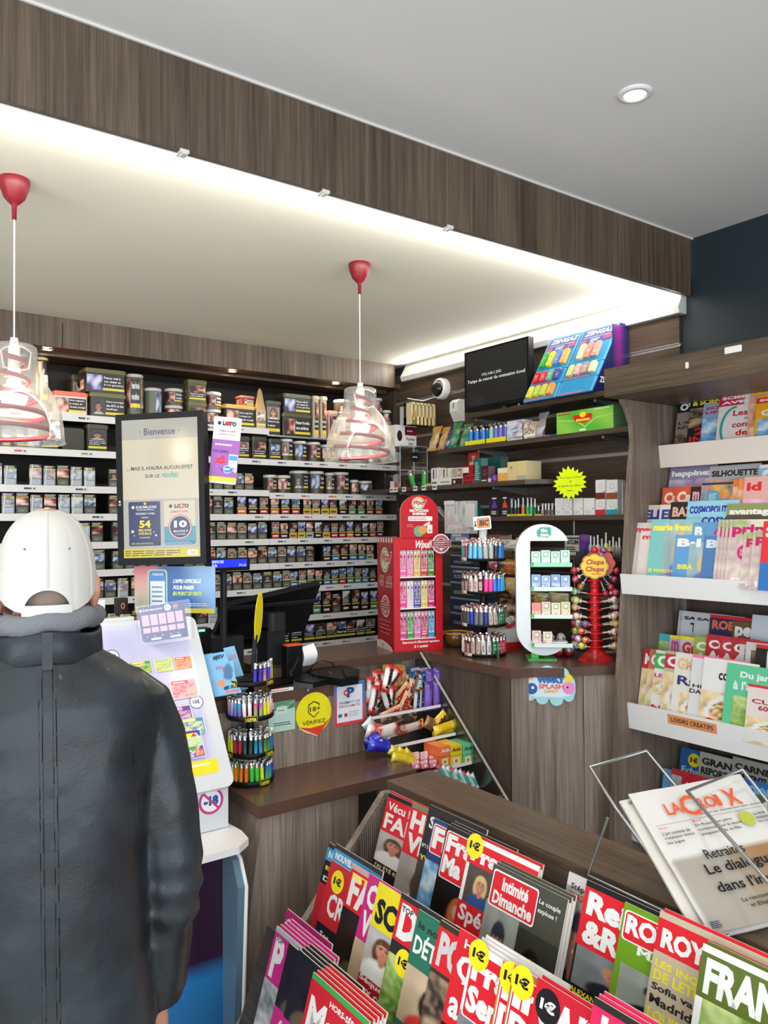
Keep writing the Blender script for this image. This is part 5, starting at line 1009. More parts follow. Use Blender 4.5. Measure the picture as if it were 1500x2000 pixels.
# fanned teal and white sachets behind the arched sign
rr = random.Random(4)
for j in range(9):
    c = [hx('2a7a74'),hx('d8d8d8'),hx('1a4a48'),hx('b8bcc0')][j % 4]; y_ = PX(868 + j*9,990,2.78).y; M2 = Matrix.Translation((2.74,y_,SH['4'][1] + .0)) @ Matrix.Rotation(-.9 + .05*j,4,'X')
    tag(MB(mats=[FOIL]).box((0,-.002,0),(.06,.002,.09),c,M2).build('sachet'),('teal' if j % 4 in (0,2) else 'silvery') + ' flat sachet fanned out on the shelf behind the red arched sign','sachet','fanned sachets %d' % (j % 2))
# ================================================================== small basket, sweets tub, hanging sweet bags
p = PZ(893,1262,ZC + .001); p.z = ZC + .001; t = thing('glass_bowl','amber glass bowl with a yellow rim between the red display and the lighter tower','bowl',p); T = Matrix.Translation(p)
AMB = mat('amber_glass',(.12,.045,.012),.12,coat=.5)
MB(mats=[AMB]).lathe([(0,0),(.045,0),(.062,.02),(.068,.045),(.064,.06),(.060,.06),(.06,.045),(.04,.01),(0,.01)],28,M=T).build('bowl',t); MB(mats=[mat('yellow_rim',hx('c89030'),.3)]).lathe([(.064,.060),(.066,.066),(.058,.066),(.058,.06)],28,M=T,cap=False).build('rim',t)
PEG = []
def bag(u0,u1,v0,v1,x,c1_,c2c,label,text='',tc=WH,seed=0,pl=None):
    ya,yb = PX(u0,v0,x).y,PX(u1,v0,x).y; zt,zb = PX((u0 + u1)/2,v0,x).z,PX((u0 + u1)/2,v1,x).z; PEG.append((x,(ya + yb)/2,zt - .006)); b = MB(mats=[FOIL]); pal = pl or [c1_,mixc(c1_,WH,.4),c2c]
    f = blur_pic(pal,3,4,seed); b.grid(8,10,lambda u,v: (x - .022*math.sin(PI*u)*math.sin(PI*v)**.6 + .005*noise.noise(V((u*5,v*5,seed))),ya + (yb - ya)*u,zb + (zt - zb)*v),f,smooth=True)
    b.grid(4,4,lambda u,v: (x + .006,yb + (ya - yb)*u,zb + (zt - zb)*v),None,c1_)
    if text: Sheet(b,wmat(ya,zb,x - .0235),ya - yb,zt - zb).txt(text,.15,.62,.85,.78,tc,.06,.1)
    return tag(b.build('sweet_bag'),label,'sweets bag')
bag(935,1000,1044,1082,2.80,hx('3a2018'),hx('a85a28'),'dark brown and orange sweets bag under the shelf of vape boxes',seed=1)
bag(1008,1034,1050,1072,2.76,hx('d8d0a0'),hx('806830'),'yellowish bag just beside the white arch of the mint display',seed=2)
bag(978,1012,1054,1076,2.72,hx('d8d4c0'),hx('303030'),'white and black packet with yellow top behind the lighter tower','FOOT',seed=3)
bag(975,1014,1090,1122,2.74,hx('c88a28'),hx('a83828'),'golden sweets bag hanging highest beside the lighter tower','MAOAM',seed=4,pl=[hx('7a4018'),hx('e0a030'),hx('c84030'),hx('f0d890')])
bag(950,1004,1126,1166,2.74,hx('5a4020'),hx('c8a040'),'brown and gold sweets bag hanging second beside the lighter tower','HARIBO',seed=5,pl=[hx('301c10'),hx('c09040'),hx('801c20'),hx('d8c080')])
bag(976,1014,1128,1162,2.70,hx('b8903a'),hx('402010'),'gold bag with dark text near the white arch','MAOAM',seed=6,pl=[hx('402010'),hx('e8b040'),hx('a0a8b0')])
bag(976,1016,1170,1212,2.72,hx('6a4830'),hx('c8b090'),'brownish sweets bag hanging third beside the lighter tower',seed=7,pl=[hx('2a1810'),hx('8a5a38'),hx('c0b0a0')])
bag(948,970,1082,1112,2.66,hx('d83848'),hx('a8283a'),'pinkish red sweets bag behind the lighter tower pole',seed=8)
bag(1037,1072,1158,1182,2.64,hx('c8c0b0'),hx('2a2018'),'small bag with rainbow letters seen through the mint display',seed=9,pl=[hx('d83020'),hx('e8c020'),hx('30a040'),hx('e8e4e0'),hx('2a2018')]); bag(1073,1110,1158,1184,2.64,hx('c8c090'),hx('a8a060'),'clear pouch with yellow sweets seen through the mint display',seed=10)
t = thing('sweets_rack','thin grey wire rack with pegs carrying the hanging sweets bags behind the displays','rack',(2.83,2.7,ZC))
for y_ in (2.42,3.0): MB(mats=[STEEL]).cyl((2.83,y_,ZC),(2.83,y_,SH['4'][1] - .025),.004,n=8).build('post',t)
for z_ in (ZC + .16,ZC + .33,ZC + .5): MB(mats=[STEEL]).cyl((2.83,2.38,z_),(2.83,3.04,z_),.003,n=8).build('rail',t)
for x_,y_,z_ in PEG: MB(mats=[STEEL]).cyl((2.832,y_,z_),(x_ - .008,y_,z_),.002,n=6).build('peg',t)
# dark blue cartons stacked on the back shelf behind the red display
for j,(v0,v1,c,tx) in enumerate(((1084,1104,hx('14203c'),''),(1106,1135,hx('1c2a50'),'LA MARQUE FRANÇAISE'),(1137,1166,hx('14383c'),''),(1168,1196,hx('1c2a50'),''),(1198,1226,hx('20204a'),''))):
    xq = 2.62; ya,yb = PX(880,v0,xq).y,PX(948,v0,xq).y; zt,zb = PX(910,v0,xq).z,PX(910,v1,xq).z; b = MB(mats=[PRINT]); b.box((xq,yb,zb),(xq + .07,ya,zt),c); s = Sheet(b,wmat(ya,zb,xq - .0002),ya - yb,zt - zb); s.rect(0,.86,1,1,hx('8a9498'))
    if tx: s.txt(tx,.08,.5,.8,.7,WH,.03)
    s.lines(.1,.15,.7,.4,2,mixc(c,WH,.5)); 
    tag(b.build('liquid_carton'),['narrow navy','navy lettered','dark teal','navy grey-topped','bottom violet-blue'][j] + ' carton in the stack behind the lighter tower','carton')
p = PZ(1000,1268,ZC); p = V((p.x + .02,p.y + .08,ZC)); t = thing('sweets_tub','red and white tub of chocolate eggs behind the white mint display','tub',p); T = Matrix.Translation(p)
b = MB(mats=[PRINT]); b.lathe([(.085,0),(.09,.03),(.09,.035),(.088,.09)],28,W1,T,cols=[RED,RED,WH,WH]); b.build('tub',t); fl = MB(); s = Sheet(fl,Matrix.Translation((-.04,0,0)),.06,.07); s.rect(.25,.45,.4,.9,BK); s.rect(.7,.5,.85,.85,RED); flatbend(fl,.091,T @ Matrix.Rotation(fb + PI/2,4,'Z'),bb := MB(mats=[PRINT])); bb.build('print',t)
def egg(p,nm='chocolate_egg',L='',g=None,s_=1):
    b = MB(mats=[FOIL]); b.sphere((0,0,.026),.021,nu=14,nv=10,sc=(1,1,1.22),cfun=lambda d: hx('d02028') if d[2] < -.1 - .2*math.sin(math.atan2(d[1],d[0])*3) else (WH if abs(math.sin(math.atan2(d[1],d[0])*2.5 + d[2]*3)) > .45 else hx('3a8a50')))
    return b
EG = egg(None).mesh('chocolate_egg'); TD = V((1,0,0))
tc_ = PZ(1062,1288,ZC); a_t = math.radians(-41)
TM = xf((tc_.x,tc_.y,ZC),a_t)
i_ = 0
for j,(dx,dy,z) in enumerate([(-.045 + .047*(k % 4) - .004*(k // 4),.085 + .045*(k // 4),.045) for k in range(8)] + [(-.03 + .047*k,.10,.09) for k in range(3)]):
    q = TM @ V((dx + .02,dy,z - (.045 if j < 8 else .045))); place(EG,'chocolate_egg',(q.x,q.y,q.z),j*1.1,'red, white and green wrapped chocolate egg behind the lowest mint shelf','chocolate egg','wrapped eggs behind the mint display')
for j in range(5):
    q = p + V((.045*math.cos(j*1.3 + 2),.045*math.sin(j*1.3 + 2),.088)); place(EG,'chocolate_egg',q,j,'wrapped chocolate egg on top of the red and white tub','chocolate egg','wrapped eggs on the tub')
# ================================================================== white mint display (a big rounded letter C)
t = thing('mint_display','white C-shaped mint dispenser with green shelves on the tall curved counter','display stand',(tc_.x,tc_.y,ZC),a_t); kk = (tc_ - EYE).dot(RC @ V((0,0,-1)))/F_PX
W_,H_ = 105*kk,256*kk; r = W_/2; zb = .018
def cshape():
    pts = []; 
    ix = -r + 22*kk*1.25; 
    ztop_ = zb + H_ - 33*kk; zbo = zb + 27*kk; t1 = math.asin((r - 33*kk)/r); t2 = math.asin((r - 27*kk)/r)
    for i in range(17): a = t1 + (PI - t1)*i/16; pts.append((r*math.cos(a),zb + H_ - r + r*math.sin(a)))
    for i in range(17): a = PI + (PI - t2)*i/16; pts.append((r*math.cos(a) ,zb + r + r*math.sin(a)))
    pts += [(ix + .004,zbo),(ix,zbo + .004),(ix,ztop_ - .004),(ix + .004,ztop_)]
    return pts,ix,ztop_,zbo
cpts,ix,ztt,zbb = cshape()
o2 = []; [o2.append(q) for q in cpts if not o2 or math.dist(o2[-1],q) > 1e-5]
FR = TM @ Matrix(((1,0,0,0),(0,0,1,0),(0,1,0,0),(0,0,0,1)))
b = MB(mats=[mat('white_gloss_panel',(.74,.77,.82),.22)]); b.prism(o2,-.012,.045,W1,FR); o = b.build('frame',t)
s = Sheet(b2 := MB(mats=[PRINT]),TM @ frame((-.026,-.0125,zb + H_ - 27*kk),(1,0,0),(0,0,1)),.062,.044); TG = hx('5fb8a8'); s.poly([(.05,.1),(.75,.0),(.98,.3),(.95,1),(.25,1),(.0,.65)],TG); s.poly([(.10,.16),(.72,.07),(.91,.33),(.89,.93),(.28,.93),(.07,.62)],hx('3a9a8c')); s.txt('tic',.25,.50,.72,.88,WH,.06); s.txt('tac',.22,.12,.82,.46,WH,.06); b2.build('logo',t)
MB(mats=[mat('green_plastic',hx('3cb054'),.3)]).prism(rrect(-.055*1.2,-.03,.052,.10,.005),0,.005,M=TM).box((-.05,.0,.004),(-.02,.03,.045),M=TM).build('base',t)
sv = [1114,1161,1214,1270]; cA = [hx('8fd8b8'),hx('7aa8dc'),hx('e8d8c0'),hx('e8c0b8')]
for k,v in enumerate(sv):
    z = zat(tc_,v - 8) - ZC; b = MB(mats=[mat('mint_shelf',(.72,.80,.76),.3)]) if k else MB(mats=[mat('mint_shelf_green',hx('9adcc0'),.3)])
    b.box((ix + .001,-.03,z - .004),(r,.05,z),M=TM).box((ix + .001,-.034,z - .004),(r + .003,-.03,z + .012),M=TM); so = b.build('shelf',t)
    MB(mats=[MATS['green_plastic']]).box((ix - .0,-.035,z - .002),(ix + .012,-.0345,z + .014),M=TM).box((ix + .001,-.03,z - .006),(r,.05,z - .0042),M=TM).build('shelf_trim',so)
    n = 4 if k < 3 else 2; bw = (r - ix - .006)/4
    for j in range(n):
        c = [[hx('c8ead8')]*4,[hx('88b0e0'),hx('a0c4f0'),hx('88a8e0'),hx('a0bcec')],[hx('e89080'),hx('e0c8b0'),hx('e8e0b8'),hx('e8d890')],[hx('e8b8b0'),hx('ecdcc0')]][k][j]; q = MB(mats=[PRINT]); x0 = ix + .004 + bw*j + (0 if k < 3 else .005*j); hh = .058 + .004*((j + k) % 2)
        M2 = TM @ Matrix.Translation((x0,-.026,z + .0005)); q.box((0,0,0),(bw*.92,.016,hh),mixc(c,WH,.3),M2); s = Sheet(q,M2 @ frame((0,-.0002,0),(1,0,0),(0,0,1)),bw*.92,hh)
        s.rect(0,.45,1,1,c); lg = [hx('4aa890'),hx('3a70c0'),hx('3a9a70'),hx('3a9a70')][k]
        if not (k == 2 and j == 0): s.poly([(.25,.58),(.7,.55),(.8,.7),(.78,.9),(.35,.9),(.22,.78)],lg); s.poly([(.3,.63),(.66,.6),(.73,.72),(.71,.86),(.38,.86),(.28,.77)],WH)
        s.pic(0,.03,1,.42,blur_pic([WH,mixc(c,WH,.4),[hx('b8d8c8'),hx('6a90d0'),hx('d89060'),hx('d85870')][k],WH],3,3,k*3 + j),6,5)
        tag(q.build('mint_box'),'%s mint box on the %s shelf of the white dispenser' % (['pale green','light blue',['coral','cream and green','cream','yellow'][j] if k == 2 else '',['rose','peach'][j] if k == 3 else ''][k],['top','second','third','lowest'][k]),'mint box','mint boxes on shelf %d' % k)
# ================================================================== red lollipop tree
cc_ = PZ(1163,1287,ZC); k = (cc_ - EYE).dot(RC @ V((0,0,-1)))/F_PX; t = thing('lollipop_tree','bright red lollipop tree stand with a flower-shaped sign next to the magazine rack','display stand',(cc_.x,cc_.y,ZC)); T = Matrix.Translation((cc_.x,cc_.y,ZC)); RP = mat('glossy_red_plastic',(.62,.008,.012),.22); zz = lambda v: zat(cc_,v) - ZC
prof = [(.0,0)]; zt = zz(1130); levels = [zz(v) for v in (1162,1178,1193,1208,1222,1238,1252,1265)]
b = MB(mats=[RP]); pr2 = [(.019,.012)]; z = .02
while z < zt: pr2 += [(.017,z),(.019,z + .006),(.022,z + .009),(.019,z + .012)]; z += .03
b.lathe(pr2 + [(.016,zt)],20,M=T); b.build('trunk',t)
b = MB(mats=[RP]); 
for j in range(4):
    a = fb + .5 + j*PI/2; M2 = T @ Matrix.Rotation(a,4,'Z'); b.add([(.01,-.015,.0),(.072,-.026,0),(.076,0,0),(.072,.026,0),(.01,.015,0),(.01,-.012,.05),(.068,-.018,.006),(.072,0,.008),(.068,.018,.006),(.01,.012,.05)],[(4,3,2,1,0),(5,6,7,8,9),(0,1,6,5),(1,2,7,6),(2,3,8,7),(3,4,9,8),(4,0,5,9)],W1,M2)
b.lathe([(.03,0),(.03,.035),(.02,.055)],20,M=T,cap=False); b.build('base',t)
ca = math.atan2(-cc_.y,-cc_.x) ; CM = T @ Matrix.Rotation(ca + PI/2,4,'Z'); zf = zz(1108)
b = MB(mats=[PRINT]); R = .042
def flower(R,n=8,amp=.12,N=64): return [(R*(1 + amp*abs(math.cos(n/2*2*PI*i/N)))*math.cos(2*PI*i/N),R*(1 + amp*abs(math.cos(n/2*2*PI*i/N)))*math.sin(2*PI*i/N)*.92) for i in range(N)]
def fshape(R,dz): b.prism(flower(R),-.002 + dz,dz,cur_c,CM @ Matrix(((1,0,0,0),(0,0,-1,-.030),(0,1,0,zf),(0,0,0,1))))
for R,dz,cur_c in ((.054,0,hx('7a1418')),(.051,.0006,hx('f0c060')),(.0495,.0012,hx('8a1a18')),(.0475,.0018,hx('f4d032'))): fshape(R,dz)
s = Sheet(b,CM @ frame((-.045,-.0322,zf - .04),(1,0,0),(0,0,1)),.09,.08); s.txt('Chupa',.10,.52,.90,.86,hx('c01820'),.035,.18); s.txt('Chups',.08,.16,.88,.50,hx('c01820'),.035,.18); s.poly([(.35,.10),(.8,.10),(.82,.13),(.37,.14)],hx('c01820')); b.build('flower_sign',t)
MB(mats=[RP]).prism(flower(.056),.003,.006,W1,CM @ Matrix(((1,0,0,.02),(0,0,-1,-.010),(0,1,0,zf + .012),(0,0,0,1)))).build('sign_back',t)
bd = MB(mats=[BLACK]).box((-.075,.036,zz(1165)),(.075,.04,zz(1080)),M=CM).build('back_board',t)
for j,z in enumerate([zt - .012] + levels[::1]):
    MB(mats=[RP]).lathe([(.018,z - .002),(.034,z - .004),(.034,z + .002),(.018,z + .004)],20,M=T,cap=False).build('tier',t)
POPC = [(hx('e8a050'),'orange'),(hx('d84858'),'red'),(hx('3a78c0'),'blue'),(hx('b8c048'),'lime'),(hx('e8c8a0'),'cream'),(hx('c86898'),'pink'),(hx('5a9858'),'green')]
PM_ = {}
def pop(c,i):
    if (c,i) in PM_: return PM_[(c,i)]
    b = MB(mats=[FOIL,WHITE]); b.sphere((0,0,0),.0145,nu=14,nv=10,cfun=lambda d: mixc(c,[hx('f0d060'),WH,hx('c02030'),hx('e8e0c0')][i % 4],1 if abs(noise.noise(V(d)*2.2 + V((i,0,0)))) > .16 else 0))
    b.grid(6,2,lambda u,v: (-.012 - v*.008,(.004 + .006*v)*math.cos(2*PI*u),(.004 + .006*v)*math.sin(2*PI*u)),None,mixc(c,WH,.5)); b.use(WHITE).cyl((-.012,0,0),(-.062,0,0),.0019,n=6)
    PM_[(c,i)] = b.mesh('lollipop'); return PM_[(c,i)]
rr = random.Random(12)
for li,z in enumerate(levels):
    n = 14
    for j in range(n):
        a = ca + 2*PI*j/n + .22*li; rel = math.cos(a - ca); sd = math.sin(a - ca)
        if rel < -.55: continue
        # the tree is nearly sold out on the side facing the shop, fuller towards the window side
        if rel > .55 and not (li > 3 and sd < -.3 and rr.random() < .8): continue
        if sd > 0 and rel > .1 and rr.random() < .35 and False: continue
        if sd > 0 and rr.random() < .25: continue
        c,cn = rr.choice(POPC); o = bpy.data.objects.new('lollipop',pop(c,rr.randrange(4))); col.objects.link(o)
        o.location = (cc_.x + .083*math.cos(a),cc_.y + .083*math.sin(a),ZC + z + .010 + rr.uniform(-.003,.003)); o.rotation_euler = (0,-.18,a)
        lb = '%s wrapped lollipop on the %s ring of the red tree' % (cn,['first','second','third','fourth','fifth','sixth','seventh','lowest'][li]); tag(o,lb,'lollipop',cn + ' lollipops ring %d' % li)
for j,(u,v,c,cn) in enumerate(((1161,1074,hx('d02838'),'red'),(1179,1075,hx('2a80b8'),'blue'),(1121,1114,hx('b82840'),'dark red'),(1124,1131,hx('d87888'),'rose'),(1134,1146,hx('40a848'),'green'),(1204,1115,hx('a82848'),'crimson'),(1200,1132,hx('2a4a70'),'navy'),(1193,1147,hx('8a4838'),'brown'),(1183,1160,hx('6a2030'),'maroon'))):
    p = PD(u,v,(cc_ - EYE).dot(RC @ V((0,0,-1))) - .02); o = bpy.data.objects.new('lollipop',pop(c,2)); col.objects.link(o); o.location = p; ctr = V((cc_.x,cc_.y,ZC + zf)); d = p - ctr
    o.rotation_mode = 'QUATERNION'; o.rotation_quaternion = d.to_track_quat('X','Z'); tag(o,cn + ' lollipop fanned around the flower-shaped sign','lollipop')
MB(mats=[clear('bag_film',(.95,.95,.95),.2,.15,.7)]).lathe([(.085,.012),(.1,.02),(.103,.04)],30,M=T,cap=False).build('clear_tray',t)
# ================================================================== candy shelves in the corner
yls = [2.57,2.475,2.377,2.27]; zls = [wz(865,1380,XC - .02),wz(894,1435,XC - .02),wz(925,1491,XC - .02),.50]
t = thing('candy_shelves','four stepped clear shelves with white edges filled with sweets beside the till counter','shelves',(1.95,2.6,.4)); CL2 = clear('shelf_acrylic',(.94,.95,.94),.05,.03,.3)
XC0 = XR + .003
for y,z in zip(yls,zls):
    o = MB(mats=[CL2]).box((XC0,y + .003,z),(XC - .018,YU + .015,z + .003)).build('shelf',t); MB(mats=[WHITE]).box((XC0,y,z - .006),(XC - .018,y + .003,z + .006)).build('shelf_edge',o)
def bar(p,L,Wd,ang,c,c2c,text,tc,label,tilt=0.0,lean=0.0,th=.012,seed=0,group=None,name='chocolate_bar',cat='chocolate bar',x2=False,roll=0):
    """a wrapped bar lying or standing; ang = direction of its length in the sheet that faces the aisle"""
    b = MB(mats=[FOIL]); n = 10; m = 5; M = Matrix.Translation(p) @ Matrix.Rotation(roll,4,'Z') @ Matrix.Rotation(lean,4,'X') @ Matrix.Rotation(ang,4,'Y')
    def hw(u): return Wd/2*(1.0 if .08 < u < .92 else 1.08)
    def ht(u,v): return (th*(math.sin(PI*v)**.5)*(1 if .07 < u < .93 else .15) + .0015*noise.noise(V((u*9,v*4,seed))))
    def cf(u,v): return mixc(c2c,c,sstep(.12,.3,u + .08*math.sin(v*9 + seed))*sstep(.12,.3,1 - u + .08*math.cos(v*7))) if c2c else c
    b.grid(n*2,m,lambda u,v: (L*(u - .5),-ht(u,v) - .001,hw(u)*(2*v - 1)),cf,smooth=True,M=M)
    b.grid(n,m,lambda u,v: (L*(.5 - u),ht(u,v)*.6,hw(u)*(2*v - 1)),None,mixc(c,BK,.2),smooth=True,M=M)
    if text: Sheet(b,M @ frame((-L*.36,-th - .0015,-Wd*.32),(1,0,0),(0,0,1)),L*.72,Wd*.64).txt(text,0,.1,1,.9,tc,.09,.12)
    return tag(b.build(name),label,cat,group)
def cpos(u,v,y): return PY(u,v,y)
BU,TX,SN,MV = (WH,hx('c8281c')),(hx('b88a58'),None),(hx('4a2c1c'),None),(hx('6a4aa8'),None)
Y1 = yls[0] + .03
L_ = [('bueno',730,1366,-1.35,'nearest the square sticker'),('bueno',755,1362,-1.9,'second, leaning outwards'),('bueno',738,1335,-1.7,'third, in the back row'),('bueno',757,1325,-1.3,'at the top of the pile'),('bueno',723,1350,-1.5,'squeezed against the till counter')]
for i,(tx,u,v,a,w_) in enumerate(L_ + [(q_[0],q_[1] + 9,q_[2] + 4,q_[3] + .5,q_[4] + ', its neighbour') for q_ in L_]):
    bar(cpos(u,v,Y1 + .016*(i % 3) + .02*(i > 4)),.115,.042,a,WH,hx('c8281c'),'bueno',hx('5a2a1a') if i % 2 == 0 else BK,'red and white bar on upper candy shelf, ' + w_,seed=i)
L_ = [(764,1392,-.25,'lying at the very front'),(787,1376,-1.0,'tilted in the middle'),(798,1385,.6,'crossing behind the front one'),(782,1355,-.7,'upper back of the pile'),(800,1352,-1.2,'standing at the back')]
for i,(u,v,a,w_) in enumerate(L_ + [(q_[0] + 6,q_[1] - 12,q_[2] - .6,q_[3] + ', its neighbour') for q_ in L_]):
    bar(cpos(u,v,Y1 + .010*i),.115,.038,a,hx('c09868'),hx('d8b888'),'TWIX',hx('c01828'),'golden bar, red letters, upper candy shelf, ' + w_,seed=i + 10)
for i,(u,v,a,w_) in enumerate(((813,1372,-1.45,'with blue letters standing in front'),(822,1368,-1.5,'with blue letters beside the purple ones'),(812,1345,-1.2,'leaning in the back row'),(818,1335,-1.7,'topmost at the back'))):
    bar(cpos(u,v,Y1 + .006 + .012*(i > 1) + .004*i),.11,.028,a,hx('c8c4bc') if i < 2 else hx('3a2418'),hx('5a3018'),'SNICKERS',hx('1a2a7a') if i < 2 else WH,'narrow brown bar %s on the upper candy shelf' % w_,seed=i + 20)
for i,(u,v,w_) in enumerate(((836,1360,'nearer the brown bars'),(853,1357,'nearer the glass panel'),(840,1335,'in the back, middle'),(856,1330,'in the back by the glass'))):
    bar(cpos(u,v,Y1 + .004 + .02*(i > 1)),.125,.042,-1.5 - .05*i,hx('7a58b8'),hx('5a3a98'),'',WH,'purple wrapped bar standing on the upper candy shelf, ' + w_,seed=i + 30,th=.016)
def cbox(u0,u1,v0,v1,y,dep,c,L,dr=None,cat='sweets box',nm='sweets_box',group=None): return fbox(u0,u1,v0,v1,y,dep,c,L,cat,nm,dr,FOIL,group)
cbox(768,792,1302,1340,2.66,.05,hx('d89a50'),'orange-gold box standing at the back of the upper candy shelf',lambda s: s.pic(0,0,1,1,blur_pic([hx('e0a858'),hx('a86028'),hx('f0d0a0')],3,4,3),6,8)); cbox(755,767,1300,1325,2.69,.03,hx('e0b060'),'small golden box behind the red and white bars')
for i,(u0,u1) in enumerate(((803,819),(820,836))): cbox(u0,u1,1304,1338,2.66,.03,hx('2a68a8'),'bright blue box with a white and red stripe, %s of two' % ('first' if i == 0 else 'second'),lambda s: s.rect(0,.82,1,.96,WH).rect(.1,.85,.9,.91,RED).ell(.5,.4,.3,.25,hx('8ac0e8')).ell(.5,.4,.2,.16,hx('2a68a8')))
cbox(757,766,1328,1345,2.64,.02,hx('5ab070'),'small mint green box behind the red and white bars')
Y2 = yls[1] + .03
for i,(u,v,L,w,a,c,c2c,tx,tc,lb) in enumerate(((802,1421,.115,.034,-.08,hx('b8a8a0'),hx('8a4030'),'',WH,'silvery pack in the middle of the second candy shelf'),(806,1418,.11,.034,-.12,hx('4a2414'),hx('e88a20'),'LION',hx('e8c030'),'orange and brown bar with yellow letters on the second candy shelf'),
    (838,1412,.05,.05,.5,hx('8a5a38'),hx('a87850'),'',WH,'brown square packet on the second candy shelf'),(860,1405,.07,.05,-.6,hx('e8c020'),hx('e8d040'),"m&m's",hx('5a2a18'),'yellow packet standing up on the second candy shelf'),(868,1421,.12,.04,-.12,hx('e0b818'),hx('f0d850'),'',hx('e8d860'),'yellow packet in the middle of the yellow pile'),(866,1430,.12,.035,-.14,hx('d8a818'),hx('f0d850'),'',WH,'lowest yellow packet by the shelf edge'),(876,1418,.09,.03,-.25,hx('e8c830'),hx('c09020'),'',WH,'yellow packet touching the glass panel side'),
    (762,1434,.13,.036,-.2,hx('a83830'),hx('c8b0a0'),'DAIM',WH,'red packet at the front of the second candy shelf'),(755,1428,.11,.05,-.1,hx('d8d0cc'),hx('b83838'),'',WH,'crumpled red and white pack on the second candy shelf'),(735,1428,.10,.06,.3,hx('c04a48'),hx('e8e0dc'),'',WH,'checked red and white pack behind the blue bag'),(722,1417,.06,.05,.9,hx('a8c8c8'),hx('e0e8e8'),'',WH,'pale blue crumpled wrapper against the till counter'),(778,1410,.06,.02,-.2,hx('3a1a14'),None,'',WH,'dark bar lying behind on the second candy shelf'))):
    bar(cpos(u,v,Y2 + .012*(i % 4)),L,w,a,c,c2c,tx,tc,lb,seed=i + 40,th=.014)
bar(cpos(738,1455,yls[1] - .02),.10,.05,.25,hx('1420b0'),hx('2a3ad0'),'',WH,'large royal blue glossy bag at the end of the ledge',seed=61,th=.03,name='sweets_bag',cat='sweets bag'); bar(cpos(727,1448,yls[1] - .005),.07,.05,-.3,hx('1828c0'),hx('0a1480'),'Oreo',WH,'smaller royal blue bag behind the big blue one',seed=62,th=.03,name='sweets_bag',cat='sweets bag')
Y3 = yls[2] + .02
for i,(u,v) in enumerate(((778,1480),(790,1484),(802,1488),(772,1470),(785,1472),(798,1476))):
    bar(cpos(u,v,Y3 + .02*(i > 2) + .004*i),.07,.035,.3 + .1*i,hx('e0c020'),hx('e8d848'),'',RED,'bright yellow sweets packet of the pile on the third candy shelf',seed=i + 70,th=.014,group='yellow packets on the third shelf',name='sweets_packet',cat='sweets packet')
for r_ in range(3):
    for i,u in enumerate((812,829,846)):
        v = 1494 - 9*r_ + 0 - 1.2*i; p = cpos(u,v,Y3 + .05*r_*.6 - .02*(r_ == 0)); b = MB(mats=[FOIL]); hh = .028; M2 = Matrix.Translation(p) @ Matrix.Rotation(-.35,4,'X'); c = hx('d87088') if r_ < 2 else hx('e8c0c8')
        b.box((-.017,0,-hh/2),(.017,.05,hh/2),c,M2); s = Sheet(b,M2 @ frame((-.017,-.0002,-hh/2),(1,0,0),(0,0,1)),.034,hh); s.rect(0,.65,1,.95,WH); s.lines(.1,.7,.9,.9,1,hx('c03050')); s.ell(.6,.3,.2,.2,hx('f0e0d8')); s = Sheet(b,M2 @ frame((-.017,0,hh/2 + .0002),(1,0,0),(0,1,0)),.034,.05); s.rect(.15,.2,.85,.5,WH)
        tag(b.build('pastille_box'),'pink and white pastille box on the third candy shelf, ' + ['front','middle','back'][r_] + ' row','pastille box','pink boxes row %d' % r_)
for i,(u0,u1,c,cn,ink) in enumerate(((859,879,hx('f07840'),'orange',WH),(880,902,hx('e8c830'),'yellow',hx('7a3a10')),(904,924,hx('6ac890'),'mint green',hx('1a4a50')))):
    for r_,(v0,v1) in enumerate(((1478,1498),(1458,1477))):
        o = fbox(u0,u1,v0 - 2*i,v1 - 2*i,Y3 - .01,.10,c,'%s liquorice box on the third candy shelf, %s one' % (cn,['lower','upper'][r_]),'sweets box','sweets_box',(lambda s,ink=ink: s.txt('Anis',.1,.4,.9,.8,ink,.04,.2)) if r_ else (lambda s: s.rr(.2,.15,.8,.85,hx('e8dcb8'),.002).circ(.5,.5,.12,hx('c87830'))))
for i in range(9):
    u = 862 + i*8; v = 1508 + i*2.2; p = cpos(u,v,yls[3] + .05 + .002*i); 
    bar(p,.075,.022,1.0 + .05*(i % 3),hx('c8e0dc') if i % 2 else hx('3ab0a8'),hx('e8ecec') if i % 3 else hx('d04050'),'',WH,'turquoise and white gum pack on the lowest visible candy shelf',seed=i + 80,th=.009,group='gum packs on the lowest candy shelf',name='gum_pack',cat='gum pack')
MB(mats=[CL2]).box((PY(905,1520,yls[3]).x,yls[3] + .0,zls[3] + .006),(PY(955,1520,yls[3]).x,yls[3] + .003,zls[3] + .055)).build('divider',t)
